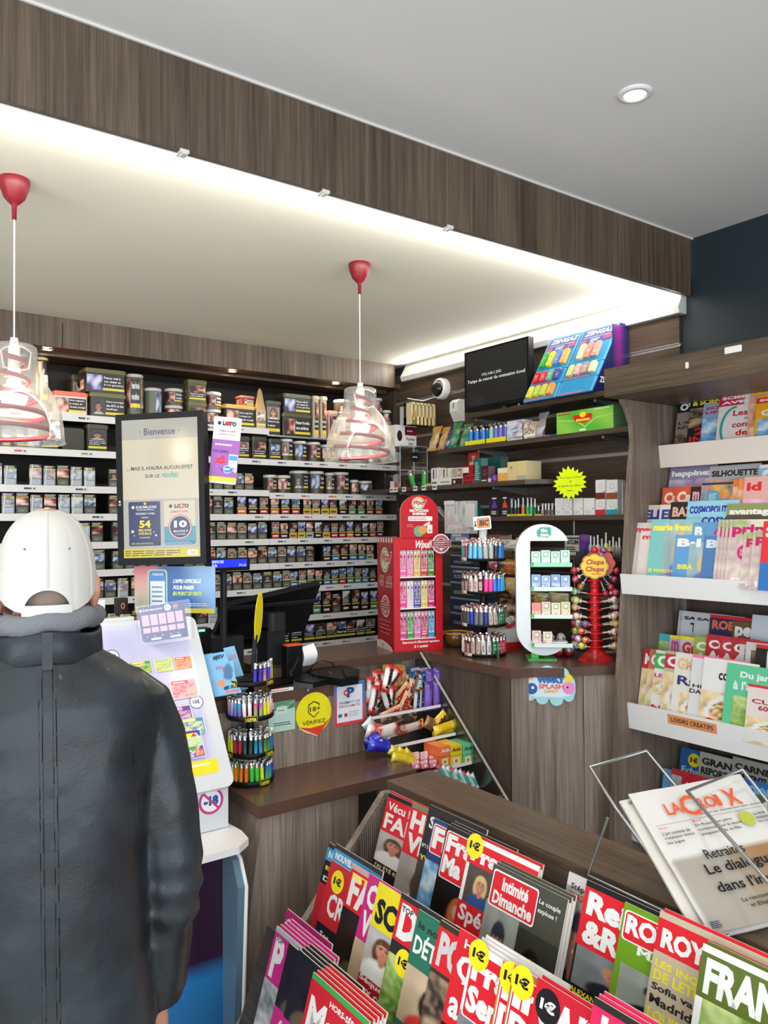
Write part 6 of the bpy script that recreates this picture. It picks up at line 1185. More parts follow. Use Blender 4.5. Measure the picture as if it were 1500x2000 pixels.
# ================================================================== till screen seen from behind, customer display, printer, terminals
t = thing('till_screen','large black till monitor seen from behind on a thick dark stand','till screen',(1.0,3.0,ZT)); yy = 2.86
q = [PY(440,1186,yy),PY(626,1142,yy - .06),PY(595,1233,yy + .03),PY(414,1252,yy + .10)]; q = [q[3],q[2],q[1],q[0]]
nrm = (q[1] - q[0]).cross(q[3] - q[0]).normalized(); nrm = nrm if nrm.y < 0 else -nrm
b = MB(mats=[BLACK]); b.add([p for p in q] + [p - nrm*.03 for p in q],[(0,1,2,3),(7,6,5,4),(0,4,5,1),(1,5,6,2),(2,6,7,3),(3,7,4,0)]); b.build('housing',t)
up = (q[3] - q[0]); b = MB(mats=[DARKGREY]); rt = (q[1] - q[0]); a0 = q[3] - up*.08
b.add([a0,a0 + rt,a0 + rt + up*.09,a0 + up*.09,a0 + nrm*.004,a0 + rt + nrm*.004,a0 + rt + up*.09 + nrm*.004,a0 + up*.09 + nrm*.004],[(4,5,6,7),(0,1,5,4),(3,7,6,2)]); b.build('top_rim',t)
p0 = PY(535,1200,yy - .02); MB(mats=[DARKGREY]).prism([(p0.x - .045,yy - .05),(p0.x + .035,yy - .05),(p0.x + .035,yy + .04),(p0.x - .045,yy + .04)],ZT,p0.z - .05).rbox((p0.x - .045,yy - .07,p0.z - .06),(p0.x + .035,yy + .03,p0.z + .01),.02,W1).build('stand',t)
MB(mats=[DARKGREY]).box((PY(395,1270,yy).x,yy,ZT),(PY(476,1270,yy).x,yy + .15,PY(440,1244,yy).z)).build('computer_base',t)
t = thing('customer_display','small black pole display with a glowing blue two-line screen','display',PY(436,1290,2.72)); yd = 2.72
pc = PY(437,1262,yd); zt = PY(437,1115,yd).z; MB(mats=[DARKGREY]).cyl((pc.x,yd,ZT),(pc.x,yd,zt),.0125,n=18).build('pole',t)
a = PY(408,1112,yd - .02); b_ = PY(488,1112,yd - .02); z1 = PY(448,1090,yd - .02).z; z0 = PY(448,1115,yd - .02).z; MB(mats=[BLACK]).rbox((a.x,yd - .02,z0),(b_.x,yd + .012,z1),.004,ax=1).build('housing',t)
b = MB(mats=[mat('blue_led_screen',attr=True,rough=.2,emit=True,estr=1.4)]); s = Sheet(b,frame((a.x + .010,yd - .0203,z0 + .013),(1,0,0),(0,0,1)),b_.x - a.x - .022,z1 - z0 - .018); s.rect(0,0,1,1,(.012,.02,.75)); s.txt('ESPECES',.02,.56,.34,.9,(.5,.6,1),.02,0,1); s.txt('EUR',.02,.08,.16,.42,(.5,.6,1),.02,0,1); s.txt('70.20',.76,.08,.98,.42,(.3,.4,.95),.02,0,1); b.build('screen',t)
MB(mats=[BLACK]).rbox((pc.x - .07,yd - .03,ZT),(pc.x + .06,yd + .06,ZT + .006),.01).build('foot',t)
tag(MB(mats=[BLACK,mat('green_light',(.05,.8,.2),emit=(.1,1,.3),estr=3)]).rbox((PY(386,1240,2.80).x,2.80,ZT),(PY(414,1240,2.80).x,2.86,PY(400,1228,2.80).z),.012).use(MATS['green_light']).box((PY(388,1231,2.8).x,2.799,PY(388,1234,2.8).z),(PY(400,1231,2.8).x,2.80,PY(388,1230,2.8).z)).build('barcode_scanner'),'small black device with a green light beside the scratch card display','scanner')
def onz(u,v,z): return PZ(u,v,z)
# receipt printer with orange lid and a curl of paper
t = thing('receipt_printer','black receipt printer with an orange lid and a curl of white paper','printer',PY(580,1295,2.72)); yp = 2.70; a = PY(560,1283,yp); b_ = PY(592,1283,yp); z1 = PY(575,1262,yp).z; z0 = PY(575,1292,yp).z
MB(mats=[BLACK]).rbox((a.x,yp,ZT),(b_.x,yp + .045,z1),.006).build('housing',t); 
MB(mats=[mat('orange_lid',hx('e0582c'),.4)]).rbox((a.x + .004,yp + .003,z1),(b_.x - .002,yp + .04,z1 + .006),.004).build('lid',t)
b = MB(mats=[PAPER]); x0 = b_.x + .001; b.grid(8,4,lambda u,v: (x0 + .06*v*.9,yp + .012 - .03*math.sin(PI*u)*(.6 + .4*v),z1 - .01 + .012*v - .075*u - .01*u*v),lambda u,v: (.74,.75,.78),smooth=True).grid(8,2,lambda u,v: (x0 + .054 + .002*u,yp + .012 - .03*math.sin(PI*u) + .03*v,z1 + .002 - .085*u),None,(.7,.7,.72),smooth=True); b.build('paper_curl',t)
# payment terminals
def slab(pts,z0,z1,m,nm,par=None,taper=.0):
    b = MB(mats=[m]); b.prism(pts,z0,z1); return b.build(nm,par)
def ptz(u,v,z): p = PZ(u,v,z); return (p.x,p.y)
t = thing('payment_terminal','black card payment terminal lying flat beside the square sticker','payment terminal',PZ(670,1315,ZT)); 
slab([ptz(600,1313,ZT + .02),ptz(668,1304,ZT + .02),ptz(702,1312,ZT + .02),ptz(700,1326,ZT + .02),ptz(668,1332,ZT + .02),ptz(610,1322,ZT + .02)],ZT + .002,ZT + .03,BLACK,'housing',t)
slab([ptz(668,1302,ZT + .04),ptz(694,1305,ZT + .04),ptz(697,1318,ZT + .04),ptz(676,1321,ZT + .04)],ZT + .03,ZT + .038,BLACK,'head',t)
b = MB(mats=[PLAST]); 
for i in range(4):
    for j in range(3): x_,y_ = ptz(621 + i*7 + j*2,1312 + j*3,ZT + .031); b.box((x_,y_,ZT + .03),(x_ + .006,y_ + .006,ZT + .033),[DK,DK,DK,[hx('803030'),hx('807020'),hx('206030')][j]][i])
b.build('keypad',t)
t = thing('card_terminal','black corded card terminal with grey front edge on the till counter','payment terminal',PZ(600,1325,ZT))
slab([ptz(572,1318,ZT + .02),ptz(582,1300,ZT + .02),ptz(640,1305,ZT + .02),ptz(648,1326,ZT + .02),ptz(610,1334,ZT + .02),ptz(576,1330,ZT + .02)],ZT + .001,ZT + .022,BLACK,'housing',t)
slab([ptz(573,1320,ZT + .02),ptz(605,1322,ZT + .02),ptz(611,1335,ZT + .02),ptz(573,1333,ZT + .02)],ZT,ZT + .016,mat('grey_blue_plastic',hx('4a4e58'),.4),'front_edge',t)
b = MB(mats=[PLAST]); 
for i in range(4):
    for j in range(3): x_,y_ = ptz(588 + i*9,1313 + j*5,ZT + .023); b.box((x_,y_,ZT + .02),(x_ + .008,y_ + .008,ZT + .025),hx('3a3a3c'))
b.build('keypad',t)
tag(MB(mats=[BLACK]).tube([PY(583,1286,2.66),PY(578,1296,2.65),PY(574,1306,2.645),PY(566,1316,2.64),PY(570,1322,2.63)],.007).build('coiled_cable'),'thick black coiled cable by the receipt printer','cable')
tag(MB(mats=[BLACK]).tube([PZ(600,1318,ZT + .01)] + [PY(u,v,2.70) for u,v in ((612,1298),(630,1290),(648,1294),(654,1304))],.002).build('thin_cable'),'thin black cable looping over the payment terminals','cable')
t = thing('small_keyboard','black keypad with a white front label behind the lighter tower','keyboard',PZ(550,1340,ZT)); slab([ptz(528,1346,ZT),ptz(573,1336,ZT),ptz(568,1326,ZT),ptz(520,1334,ZT)],ZT,ZT + .012,BLACK,'housing',t)
b = MB(mats=[PAPER]); y = YT - .002; b.box((PY(530,1346,y).x,y,ZT),(PY(573,1340,y).x,y + .003,ZT + .012),WH); Sheet(b,frame((PY(530,1346,y).x,y - .0002,ZT),(1,0,0),(0,0,1)),.08,.012).lines(.05,.3,.9,.7,1,RED); b.build('label',t)
# ================================================================== portrait welcome screen
ys = 2.70; dS = PY(310,950,ys); kS = (dS - EYE).dot(RC @ V((0,0,-1)))
tl,tr,br,bl = PD(215,812,kS),PD(405,814,kS - .02),PD(401,1104,kS),PD(234,1106,kS + .02)
c0 = PD(231,1105,kS + .02); X_ = (PD(403,1101,kS - .03) - c0); Y_ = PD(216,811,kS + .035) - c0; Wm,Hm = X_.length,Y_.length; SM = frame(c0,X_,Y_)
t = thing('welcome_screen','upright black-framed screen showing a cream welcome page with lottery adverts','screen',(c0.x,c0.y,c0.z))
MB(mats=[BLACK]).rbox((0,0,-.045),(Wm,Hm,0),.004,M=SM).build('housing',t); MB(mats=[BLACK]).box((Wm*.42,-.12,-.13),(Wm*.58,.1,-.10),M=SM).box((Wm*.42,.05,-.13),(Wm*.58,.1,-.04),M=SM).build('stand',t)
b = MB(mats=[mat('lit_screen',attr=True,rough=.18,emit=True,estr=.70)]); s = Sheet(b,SM @ Matrix.Translation((.024,.026,.0002)),Wm - .045,Hm - .048); CRM = hx('d6ccb0')
s.rect(0,0,1,1,CRM); s.rect(0,.855,1,1,hx('b4b2a8')); s.rect(0,.065,1,.42,hx('b4b2a8')); s.txt('· Bienvenue ·',.24,.885,.76,.935,hx('3c3468'),.01)
s.txt('... MAIS IL N\'AURA AUCUN EFFET',.055,.632,.93,.660,hx('25205c'),.02); s.txt('SUR LE',.30,.576,.49,.601,hx('25205c'),.02); s.txt('résultat.',.51,.574,.74,.616,hx('2aa89c'),.02,.25)
s.rr(.07,.085,.49,.405,hx('14205c'),.004); s.txt('EUROMILLIONS',.17,.355,.44,.375,WH,.03); s.circ(.13,.365,.02,WH); s.star(.29,.39,.025,YE); s.lines(.18,.34,.42,.35,1,WH,.5); s.txt('VENDREDI 7 AVRIL',.16,.310,.42,.325,WH,.02); s.lines(.24,.285,.34,.295,1,WH,.6); s.txt('54',.21,.215,.36,.270,YE,.04); s.txt('MILLIONS',.20,.19,.37,.207,YE,.03); s.txt("D'EUROS",.20,.165,.37,.183,YE,.03); s.txt('À GAGNER',.21,.140,.35,.152,WH,.02); s.rect(.09,.09,.47,.115,(.004,.005,.02)); s.lines(.1,.095,.46,.11,2,WH,.3)
for x_,y_,r_ in ((.12,.19,.028),(.40,.185,.012),(.43,.16,.02),(.14,.16,.012)): s.star(x_,y_,r_,WH)
s.rr(.54,.085,.95,.405,CRM,.004); s.rect(.54,.10,.95,.22,hx('3a98a8')); s.rect(.55,.088,.94,.115,hx('1a6aa0')); s.lines(.56,.093,.93,.11,2,WH,.3); s.txt('LOTO',.68,.350,.87,.380,hx('20204c'),.06); s.circ(.775,.366,.03,RED); s.circ(.775,.366,.014,WH); s.circ(.63,.366,.022,hx('20204c')); s.txt('SAMEDI 8 AVRIL',.63,.318,.86,.332,RED,.02); s.circ(.75,.215,.155,RED,32); s.circ(.75,.215,.145,WH,32); s.circ(.75,.215,.135,hx('17245c'),32); s.txt('10',.67,.21,.84,.262,WH,.05); s.txt('MILLIONS €',.66,.178,.85,.193,WH,.03); s.txt('À GAGNER',.68,.158,.82,.169,WH,.02)
s.rect(0,0,1,.065,hx('d8c428')); s.lines(.02,.01,.78,.055,3,hx('4a4410'),.45,.2); s.rr(.84,.012,.97,.05,hx('e8e4d8'),.002); s.lines(.88,.02,.95,.04,2,DK,.3); b.build('screen',t)
b = MB(mats=[PRINT]); s = Sheet(b,SM @ Matrix.Translation((.004,.21,.0004)),.014,.02); s.txt('LG',.2,.1,.8,.5,WH,.02,rot=0); s.circ(.5,.8,.25,WH); b.build('maker_mark',t)
# LOTO card clipped behind the screen
LM_ = frame(PD(407,942,kS + .02),PD(459,947,kS + .02) - PD(407,942,kS + .02),PD(408,814,kS + .02) - PD(407,942,kS + .02)); lw,lh = 54*kS/F_PX,131*kS/F_PX; b = MB(mats=[PRINT]); b.prism(rrect(0,0,lw,lh,.006),-.001,0,WH,LM_)
s = Sheet(b,LM_,lw,lh); s.rect(0,.06,1,.66,hx('9c5ab0')); s.rect(0,.03,1,.10,YE); s.txt('LOTO',.32,.87,.82,.94,BK,.08); s.circ(.52,.905,.08,RED); s.circ(.2,.905,.07,hx('20204c')); s.txt('SAMEDI 8 AVRIL',.2,.78,.82,.80,hx('20205c'),.03); s.txt('AVENIR DU LOTO',.2,.73,.82,.75,RED,.03); s.lines(.12,.56,.88,.61,1,WH,.5); s.txt('VOS GAINS',.03,.46,.62,.505,hx('2a1a5c'),.02); s.txt('x2',.16,.30,.54,.42,RED,.08); s.poly([(.34,.25),(.5,.18),(.48,.22),(.52,.2)],hx('20206c')); s.rr(.66,.18,.98,.45,hx('e8c8d0'),.002); s.rect(.68,.36,.96,.43,hx('3a98c8')); s.circ(.64,.22,.15,WH); s.circ(.64,.22,.13,hx('1f8ccc')); s.rect(.54,.21,.74,.235,WH); s.txt('€',.72,.18,.9,.25,hx('3060a0')); tag(b.build('lottery_card'),'purple and white card with x2 clipped beside the welcome screen','card')
# blue betting board and white price strip beneath the screen
y = 2.74; b = MB(mats=[PRINT]); kk2 = kS + .04; A0 = PD(263,1196,kk2 + .02); AX = PD(421,1198,kk2 - .03) - A0; AY = PD(264,1106,kk2 + .02) - A0; AM_ = frame(A0,AX,AY); b.box((0,0,-.002),(AX.length,AY.length,0),hx('3c66a0'),AM_); s = Sheet(b,AM_,AX.length,AY.length)
s.pic(0,0,1,1,lambda x,y: mixc(mixc(hx('3568a8'),hx('8ab0d8'),sstep(.7,1,x + .2*y)),mixc(hx('c8d8c0'),hx('e07080'),y),1 - sstep(.1,.28,x - .1*y)),16,8); s.rect(0,0,.98,.10,hx('d8c848')); s.rr(.17,.05,.41,.93,hx('d8f080'),.012); s.rr(.18,.05,.40,.91,hx('5a8ad0'),.012); s.rect(.20,.08,.38,.68,(.75,.8,.85)); s.lines(.22,.1,.36,.6,5,hx('6a80a0'),.4); s.txt('PARIONS',.23,.80,.36,.85,WH,.03)
s.txt("L'APPLI OFFICIELLE",.48,.64,.82,.73,WH,.05,.25); s.txt('POUR PARIER',.48,.50,.74,.59,WH,.05,.25); s.txt('EN POINT DE VENTE',.475,.37,.83,.46,hx('c8e060'),.05,.25); s.lines(.68,.14,.95,.22,2,WH,.4); tag(b.build('betting_board'),'blue landscape advert board with a phone picture under the welcome screen','board')
# ================================================================== scratch card display
XD1,XD0 = 1.085,.42; yb_,zb_,yt_,zt_ = 2.32,.765,2.642,1.262; n_ = V((0,-(zt_ - zb_),(yt_ - yb_))).normalized(); Ls = math.hypot(yt_ - yb_,zt_ - zb_)
t = thing('scratch_card_display','white sloping counter display full of colourful scratch cards beside the man','display stand',(.75,2.45,.6)); DM = frame((XD0,yb_,zb_),(1,0,0),(0,yt_ - yb_,zt_ - zb_)); WD = XD1 - XD0
MW = mat('white_display_shell',(.62,.65,.68),.35)
b = MB(mats=[MW]); b.prism(rrect(0,-.01,WD,Ls,.025,4),-.06,0,M=DM); b.box((XD0,yb_ + .03,ZL - .05),(XD1 - .01,yt_,zb_ - .004)).box((XD0,yb_ + .02,zb_ - .145),(XD1 - .012,yt_,zb_ - .0045)); b.build('shell',t)
b = MB(mats=[mat('ticket_window',attr=True,rough=.12,coat=.6)]); Ww,Hw = WD - .06,Ls - .055; s = Sheet(b,DM @ Matrix.Translation((.02,.04,.0003)),Ww,Hw); s.rr(0,0,1,1,hx('cfd0e8'),.02,5); s.pic(.02,.08,.98,.97,lambda x,y: mixc(hx('d8d4ec'),hx('b8b8e0'),.5 + .5*noise.noise(V((x*5,y*5,1)))),12,12); s.rect(.0,.035,1,.085,hx('f0dc20')); s.rr(.0,.0,1,.05,hx('f0dc20'),.01); s.lines(.85,.05,.97,.07,1,WH)
for x_,y_,tx in ((.56,.80,'2€'),(.96,.445,'10€'),(.20,.82,'1€')): s.circ(x_,y_,.04,hx('5a5aa0')); s.circ(x_,y_,.035,WH); s.txt(tx,x_ - .02,y_ - .012,x_ + .02,y_ + .014,hx('303878'),.03)
for x_,y_ in ((.45,.8),(.88,.43),(.3,.62),(.5,.92)): s.star(x_,y_,.016,hx('e8c060'))
for xx in (.40,.43,.46,.49): 
    for yy_ in (.68,.70,.72,.74): s.circ(xx,yy_,.008,hx('9a9ad0'))
b.build('window',t)
TK = [(.30,.655,.36,.12,hx('d84878'),hx('3a9ab8'),'pink and blue scratch card at the edge of the man\'s collar'),(.57,.655,.115,.085,hx('c02838'),hx('2a3a90'),'blue scratch card with a red ball'),(.70,.665,.115,.085,hx('3aa048'),hx('f0c030'),'green scratch card with a yellow burst'),(.825,.665,.10,.085,hx('d8d040'),hx('50b0a0'),'yellow chequered scratch card'),(.935,.665,.10,.085,hx('f09040'),hx('e84060'),'orange scratch card at the outer end'),
      (.565,.49,.125,.11,hx('30308a'),hx('d02868'),'violet scratch card behind the shoulder'),(.72,.475,.16,.115,hx('48b048'),hx('e8e8e0'),'scratch card with a large green field'),(.905,.475,.15,.12,hx('f0a8b8'),hx('e04858'),'pink striped scratch card'),
      (.84,.30,.16,.13,hx('5a2a98'),hx('e890c0'),'purple scratch card with pink top'),(.90,.245,.15,.10,hx('3a80c0'),hx('d8e840'),'blue and lime scratch card overlapping the purple one'),(.86,.10,.165,.17,hx('2a5ab8'),hx('d83040'),'blue scratch card with a big coloured wheel'),(.99 - .1,.17,.09,.06,hx('c8e0b0'),hx('90c880'),'pale green slip beside the wheel card')]
TK[0] = (.31,.66,.12,.13,hx('d84878'),hx('3a9ab8'),TK[0][6])
for i,(cx_,y0_,w_,h_,c1_,c2c,lb) in enumerate(TK):
    b = MB(mats=[PRINT]); M2 = DM @ Matrix.Translation((.02 + (cx_ - w_/2)*Ww,.04 + y0_*Hw,.0015 + .0006*i)); ww,hh = w_*Ww,h_*Hw; b.box((0,0,-.0004),(ww,hh,0),WH,M2); s = Sheet(b,M2,ww,hh); s.rect(.03,.03,.97,.97,c1_)
    if 'wheel' in lb and i == 10:
        s.circ(.5,.62,.42,hx('f0c0c8'),28)
        for k in range(8): s.poly([(.5,.62)] + [(.5 + .36*math.cos(a_),.62 + .36*ww/hh*math.sin(a_)) for a_ in (PI*k/4,PI*k/4 + .4,PI*k/4 + PI/4)],[RED,YE,hx('40a840'),hx('f09030')][k % 4])
        for k in range(3): s.pic(.08 + .3*k,.05,.34 + .3*k,.3,blur_pic([[RED,PINK],[hx('8040a0'),WH],[RED,hx('e8c0a0')]][k],6,8,k),5,6)
        s.rr(.1,.9,.9,.98,hx('3a2a70'),.002)
    elif 'green field' in lb: s.rect(.03,.8,.97,.97,hx('d02868')); s.rect(.1,.05,.9,.75,hx('50b848')); s.lines(.2,.62,.8,.7,2,WH,.5)
    else:
        s.pic(.06,.08,.94,.75,blur_pic([c1_,c2c,mixc(c2c,WH,.5),c1_,mixc(c1_,YE,.4)],5,5,i*2.2),9,9); s.rr(.08,.78,.7,.95,c2c,.002); s.lines(.12,.8,.66,.93,1,WH,.6)
    tag(b.build('scratch_card'),lb,'scratch card')
# stacked slips in the price column are part of the window; card holder on top
k3 = 2.62; H0 = PD(279,1256,k3); HX = PD(368,1243,k3) - H0; HY = PD(264,1188,k3 + .0) - H0; HM = frame(H0,HX,HY); b = MB(mats=[PRINT]); b.box((0,0,-.003),(HX.length,HY.length,0),hx('2c2c7c'),HM); s = Sheet(b,HM,HX.length,HY.length)
s.txt('EUROMILLIONS',.10,.86,.52,.92,WH,.03); s.circ(.05,.89,.03,WH); s.circ(.64,.89,.075,WH); s.txt('17',.60,.865,.68,.91,BK); s.circ(.82,.90,.065,hx('8a6a50')); s.lines(.76,.88,.88,.91,1,WH); s.rect(.02,.80,.98,.81,hx('6a6ab0'))
for k in range(5): s.rect(.05 + .185*k,.45,.21 + .185*k,.76,hx('dcb8c8')); s.rect(.05 + .185*k,.25,.21 + .185*k,.40,hx('dcb8c8')); s.circ(.12 + .17*k,.15,.014,WH)
s.rect(.2,.04,.42,.10,hx('d8d8e0')); s.rect(.62,.04,.85,.10,hx('d8d8e0')); tag(b.build('lottery_slip_holder'),'dark blue lottery grid card with five pink columns in a clear holder','card')
MB(mats=[clear('holder_plastic',(.96,.96,.98),.03,.03,.4)]).box((-.006,-.01,.003),(HX.length + .022,HY.length + .005,.005),M=HM).build('slip_holder',t)
for i,(u0,u1,v0,v1,L) in enumerate(((205,262,1207,1222,'white paper strips stacked behind the man\'s collar'),(188,205,1172,1210,'small white card beside the man\'s ear'))):
    fbox(u0 - 10,u1,v0,v1,2.665,.03,WH,L,'paper','paper_strips')
fbox(228,250,1168,1199,2.73,.03,hx('241812'),'small dark brown box beside the blue advert board','box','small_box',lambda s: s.ell(.55,.5,.2,.2,hx('b87030')).ell(.55,.5,.1,.1,hx('241812')))
# lower parts: age sign, white shelf, blue stand
b = MB(mats=[PRINT]); y = yb_ + .0195; a = PY(388,1596,y); c = PY(436,1548,y); s = Sheet(b,frame((a.x,y,a.z),(1,0,0),(0,0,1)),c.x - a.x,c.x - a.x); MG = hx('c03a80')
s.circ(.5,.5,.5,MG,36); s.circ(.5,.5,.40,WH,36); s.txt('-18',.20,.32,.80,.70,hx('1f5aa0'),.07); s.poly([(.17,.78),(.23,.84),(.83,.22),(.77,.16)],MG); tag(b.build('age_sign'),'round sign reading -18 crossed out in magenta on the white display','sign')
zsf = zb_ - .147; b = MB(mats=[WHITE]); b.prism([(XD0 - .1,yb_ - .14),(XD1 - .05,yb_ - .14),(XD1 + .0,yb_ - .10),(XD1 + .01,yb_ - .03),(XD1,yt_ - .25),(XD1,yt_),(XD0 - .1,yt_)],zsf - .022,zsf); b.build('writing_shelf',t)
LB = mat('blue_stand_side',(.12,.20,.27),.25); b = MB(mats=[LB]); zz0 = zsf - .03
sid = [(yb_ - .02,zz0),(yb_ - .09,zz0 - .03),(yb_ - .13,zz0 - .10),(yb_ - .10,.02),(yb_ + .02,.02)]
b.prism(sid,0,.03,M=Matrix(((0,0,1,XD1 - .05),(1,0,0,0),(0,1,0,0),(0,0,0,1)))); b.build('stand_side',t)
b = MB(mats=[PRINT]); b.grid(8,10,lambda u,v: (XD0 - .1 + (XD1 - .05 - XD0 + .1)*u,yb_ - .02,.02 + (zz0 - .02)*v),lambda u,v: mixc(hx('1a4a90'),hx('301830'),sstep(.65,.8,u)) if v > .3 else hx('2a7ab8')); b.build('stand_front',t)
MB(mats=[WHITE]).tube([V((XD1 - .022,y_,z_)) for y_,z_ in [(yb_ + .05,zz0 + .004)] + sid[:4]],.006).build('stand_trim',t)
# the blue leaflets next to it
for i,(pts,c,lb) in enumerate((([(420,1361),(472,1352),(440,1263),(388,1281)],hx('7ab4dc'),'blue leaflet with a map in front of the customer display'),([(416,1363),(446,1358),(424,1275),(385,1280)],hx('5a9cc8'),'plain blue leaflet standing behind the map leaflet'),([(462,1350),(484,1345),(464,1263),(436,1266)],hx('8abce0'),'pale blue leaflet leaning beside the map leaflet'))):
    dz = 2.66 + (.0,.05,.06)[i]; P4 = [PD(u,v,dz + (.0 if j < 2 else .06)) for j,(u,v) in enumerate(pts)]; P4[2] = P4[1] + P4[3] - P4[0]; n1 = (P4[1] - P4[0]).cross(P4[3] - P4[0]).normalized(); b = MB(mats=[PRINT]); b.add(P4 + [p - n1*.002 for p in P4],[(0,1,2,3),(7,6,5,4),(0,4,5,1),(1,5,6,2),(2,6,7,3),(3,7,4,0)],c)
    if i == 0:
        FMq = frame(P4[0] + n1*.0003,P4[1] - P4[0],P4[3] - P4[0]); wq = (P4[1] - P4[0]).length; hq = (P4[3] - P4[0]).dot(V((FMq[0][1],FMq[1][1],FMq[2][1]))); s = Sheet(b,FMq,wq,hq)
        s.pic(.3,.25,.8,.75,lambda x,y: mixc(hx('4a7098'),c,sstep(.30,.42,math.hypot(x - .5,y - .5) + .12*noise.noise(V((x*5,y*5,2))))),14,14); s.circ(.28,.28,.14,hx('d88a60')); s.txt('#JSV',.02,.82,.46,.94,hx('1a3a5a'),.06); s.txt('#JE SUIS',.35,.10,.9,.20,hx('1a3a5a'),.06); s.txt('VAPOTEUR',.4,.02,.9,.09,hx('e07050'),.06); s.lines(.1,.6,.45,.68,2,hx('c05060'),.5); s.lines(.7,.8,.97,.9,2,RED,.4)
    tag(b.build('leaflet'),lb,'leaflet')
# ================================================================== magazine rack along the side wall
XP = [(2.44,0),(2.465,.42),(2.51,1.0),(2.54,1.25),(2.595,1.80),(2.612,1.90),(2.604,1.97),(2.575,2.03),(2.545,2.062)]
rk = thing('magazine_rack','tall grey-brown wooden magazine rack with sloping white ledges along the side wall','rack',(2.75,1.2,0)); RY0 = .35
MB(mats=[W_PANEL]).prism([(XW - .002,0)] + XP + [(XW - .002,2.062)],0,.022,M=Matrix(((1,0,0,0),(0,0,1,YP - .022),(0,1,0,0),(0,0,0,1)))).build('end_panel',rk)
MB(mats=[W_TOP]).box((2.462,RY0,2.063),(XW - .002,YP + .0,2.172)).build('top_beam',rk)
MB(mats=[W_DARK]).box((2.93,RY0,.05),(2.96,YP - .0225,2.0625)).build('back_panel',rk)
MB(mats=[WHITE]).box((2.61,RY0,.0),(2.93,YP - .023,.10)).build('plinth',rk)
LGE = [(2.77,1.892,1.802,mat('light_tinted_ledge',(.80,.70,.62),.4)),(2.515,1.384,1.307,WHITE),(2.55,.885,.785,WHITE),(2.56,.44,.35,WHITE)]  # top ledge's pinkish tint is light painted into its colour
for i,(x,zt,zb,m) in enumerate(LGE):
    yl = YP + (.004 if i in (1,) else -.0225); lean = .012; b = MB(mats=[m]); b.prism([(x + lean,zb),(x,zt),(x + .012,zt),(x + .022,zb + .014),(2.93,zb + .05),(2.93,zb + .036),(x + .02,zb)],0,(YP - .0225 if i != 1 else YP - .0225) - RY0,M=Matrix(((1,0,0,0),(0,0,1,RY0),(0,1,0,0),(0,0,0,1)))); o = b.build('ledge',rk)
    if i == 2:
        A0 = PX(1303,1413,x - .0); A1 = PX(1399,1434,x); s = Sheet(b2 := MB(mats=[PAPER]),frame((x + .0055,A0.y,A0.z),(0,-1,0),(-.12,0,1)),A0.y - A1.y,.036); s.rect(0,0,1,1,hx('d8905c')); s.txt('LOISIRS CREATIFS',.07,.28,.93,.74,(.03,.02,.02),.02); b2.build('ledge_label',o)
for u,v in ((1342,714),(1432,683)):
    p = PX(u,v,2.4615); tag(MB(mats=[PAPER]).rbox((2.4605,p.y - (.03 if u > 1400 else .006),p.z - .010),(2.462,p.y + (.03 if u > 1400 else .006),p.z + .012),.003,WH,ax=0).build('tape_remnant'),'torn white tape remnant on the top beam of the magazine rack, ' + ('the large one' if u > 1400 else 'the tiny one'),'tape')
MB(mats=[STEEL]).box((2.925,PX(1335,1180,2.92).y - .01,.1),(2.93,PX(1335,1180,2.92).y + .01,2.0)).build('upright',rk)
PGS = hx('d8d4cc')
def magazine(O,x,y,w,h,th,cov,label,group=None,name='magazine',cat='magazine',curl=0.0):
    b = MB(mats=[PRINT]); M = frame(O,x,y); b.box((0,0,-th),(w,h,0),PGS,M); b.box((0,-.0004,-th - .0004),(.0008,h + .0004,.0002),cov.get('bg',WH),M); s = Sheet(b,M,w,h,.0003); paint(s,**cov)
    return tag(b.build(name),label,cat,group)
def paint(s,bg=WH,t='',tc=WH,band=None,th_=.2,pic=None,py=(0,.6),tx=(),badge=None,tw=1.0,tl=.05,top=None,strip=None,seed=0,bold=.05,box=None):
    s.rect(0,0,1,1,bg)
    if pic: s.pic(py[2] if len(py) > 2 else 0,py[0],py[3] if len(py) > 3 else 1,py[1],PIC(pic,seed),s.q,int(s.q*1.2))
    if top: s.rect(0,.955,1,1,top)
    if band: s.rect(0,.95 - th_*len(t.split('|')) - .02,tw,.955,band)
    if box: s.rr(.02,.93 - th_*len(t.split('|')) - .02,box,.955,WH,.008); s.rr(.035,.93 - th_*len(t.split('|')) - .01,box - .015,.945,RED,.007)
    for i,q in enumerate(t.split('|')):
        if q: s.txt(q,tl,.94 - th_*(i + 1) + .02,min(.96,tl + .155*max(len(q),1)*(th_/.2)**.5*tw) if len(q) < 6 else .95,.93 - th_*i,tc,bold)
    if strip: s.rect(0,0,1,strip[0],strip[1])
    for q in tx: s.txt(q[0],q[1],q[2],q[3],q[4],q[5],.03)
    if badge:
        x_,y_,c = badge; s.circ(x_,y_,.13,c); ik = BK if c == YE else WH
        if c in (YE,BK): s.txt('1€',x_ - .08,y_ - .035,x_ + .08,y_ + .04,ik,.05)
        else: s.lines(x_ - .08,y_ - .05,x_ + .08,y_ + .05,4,ik,.4)
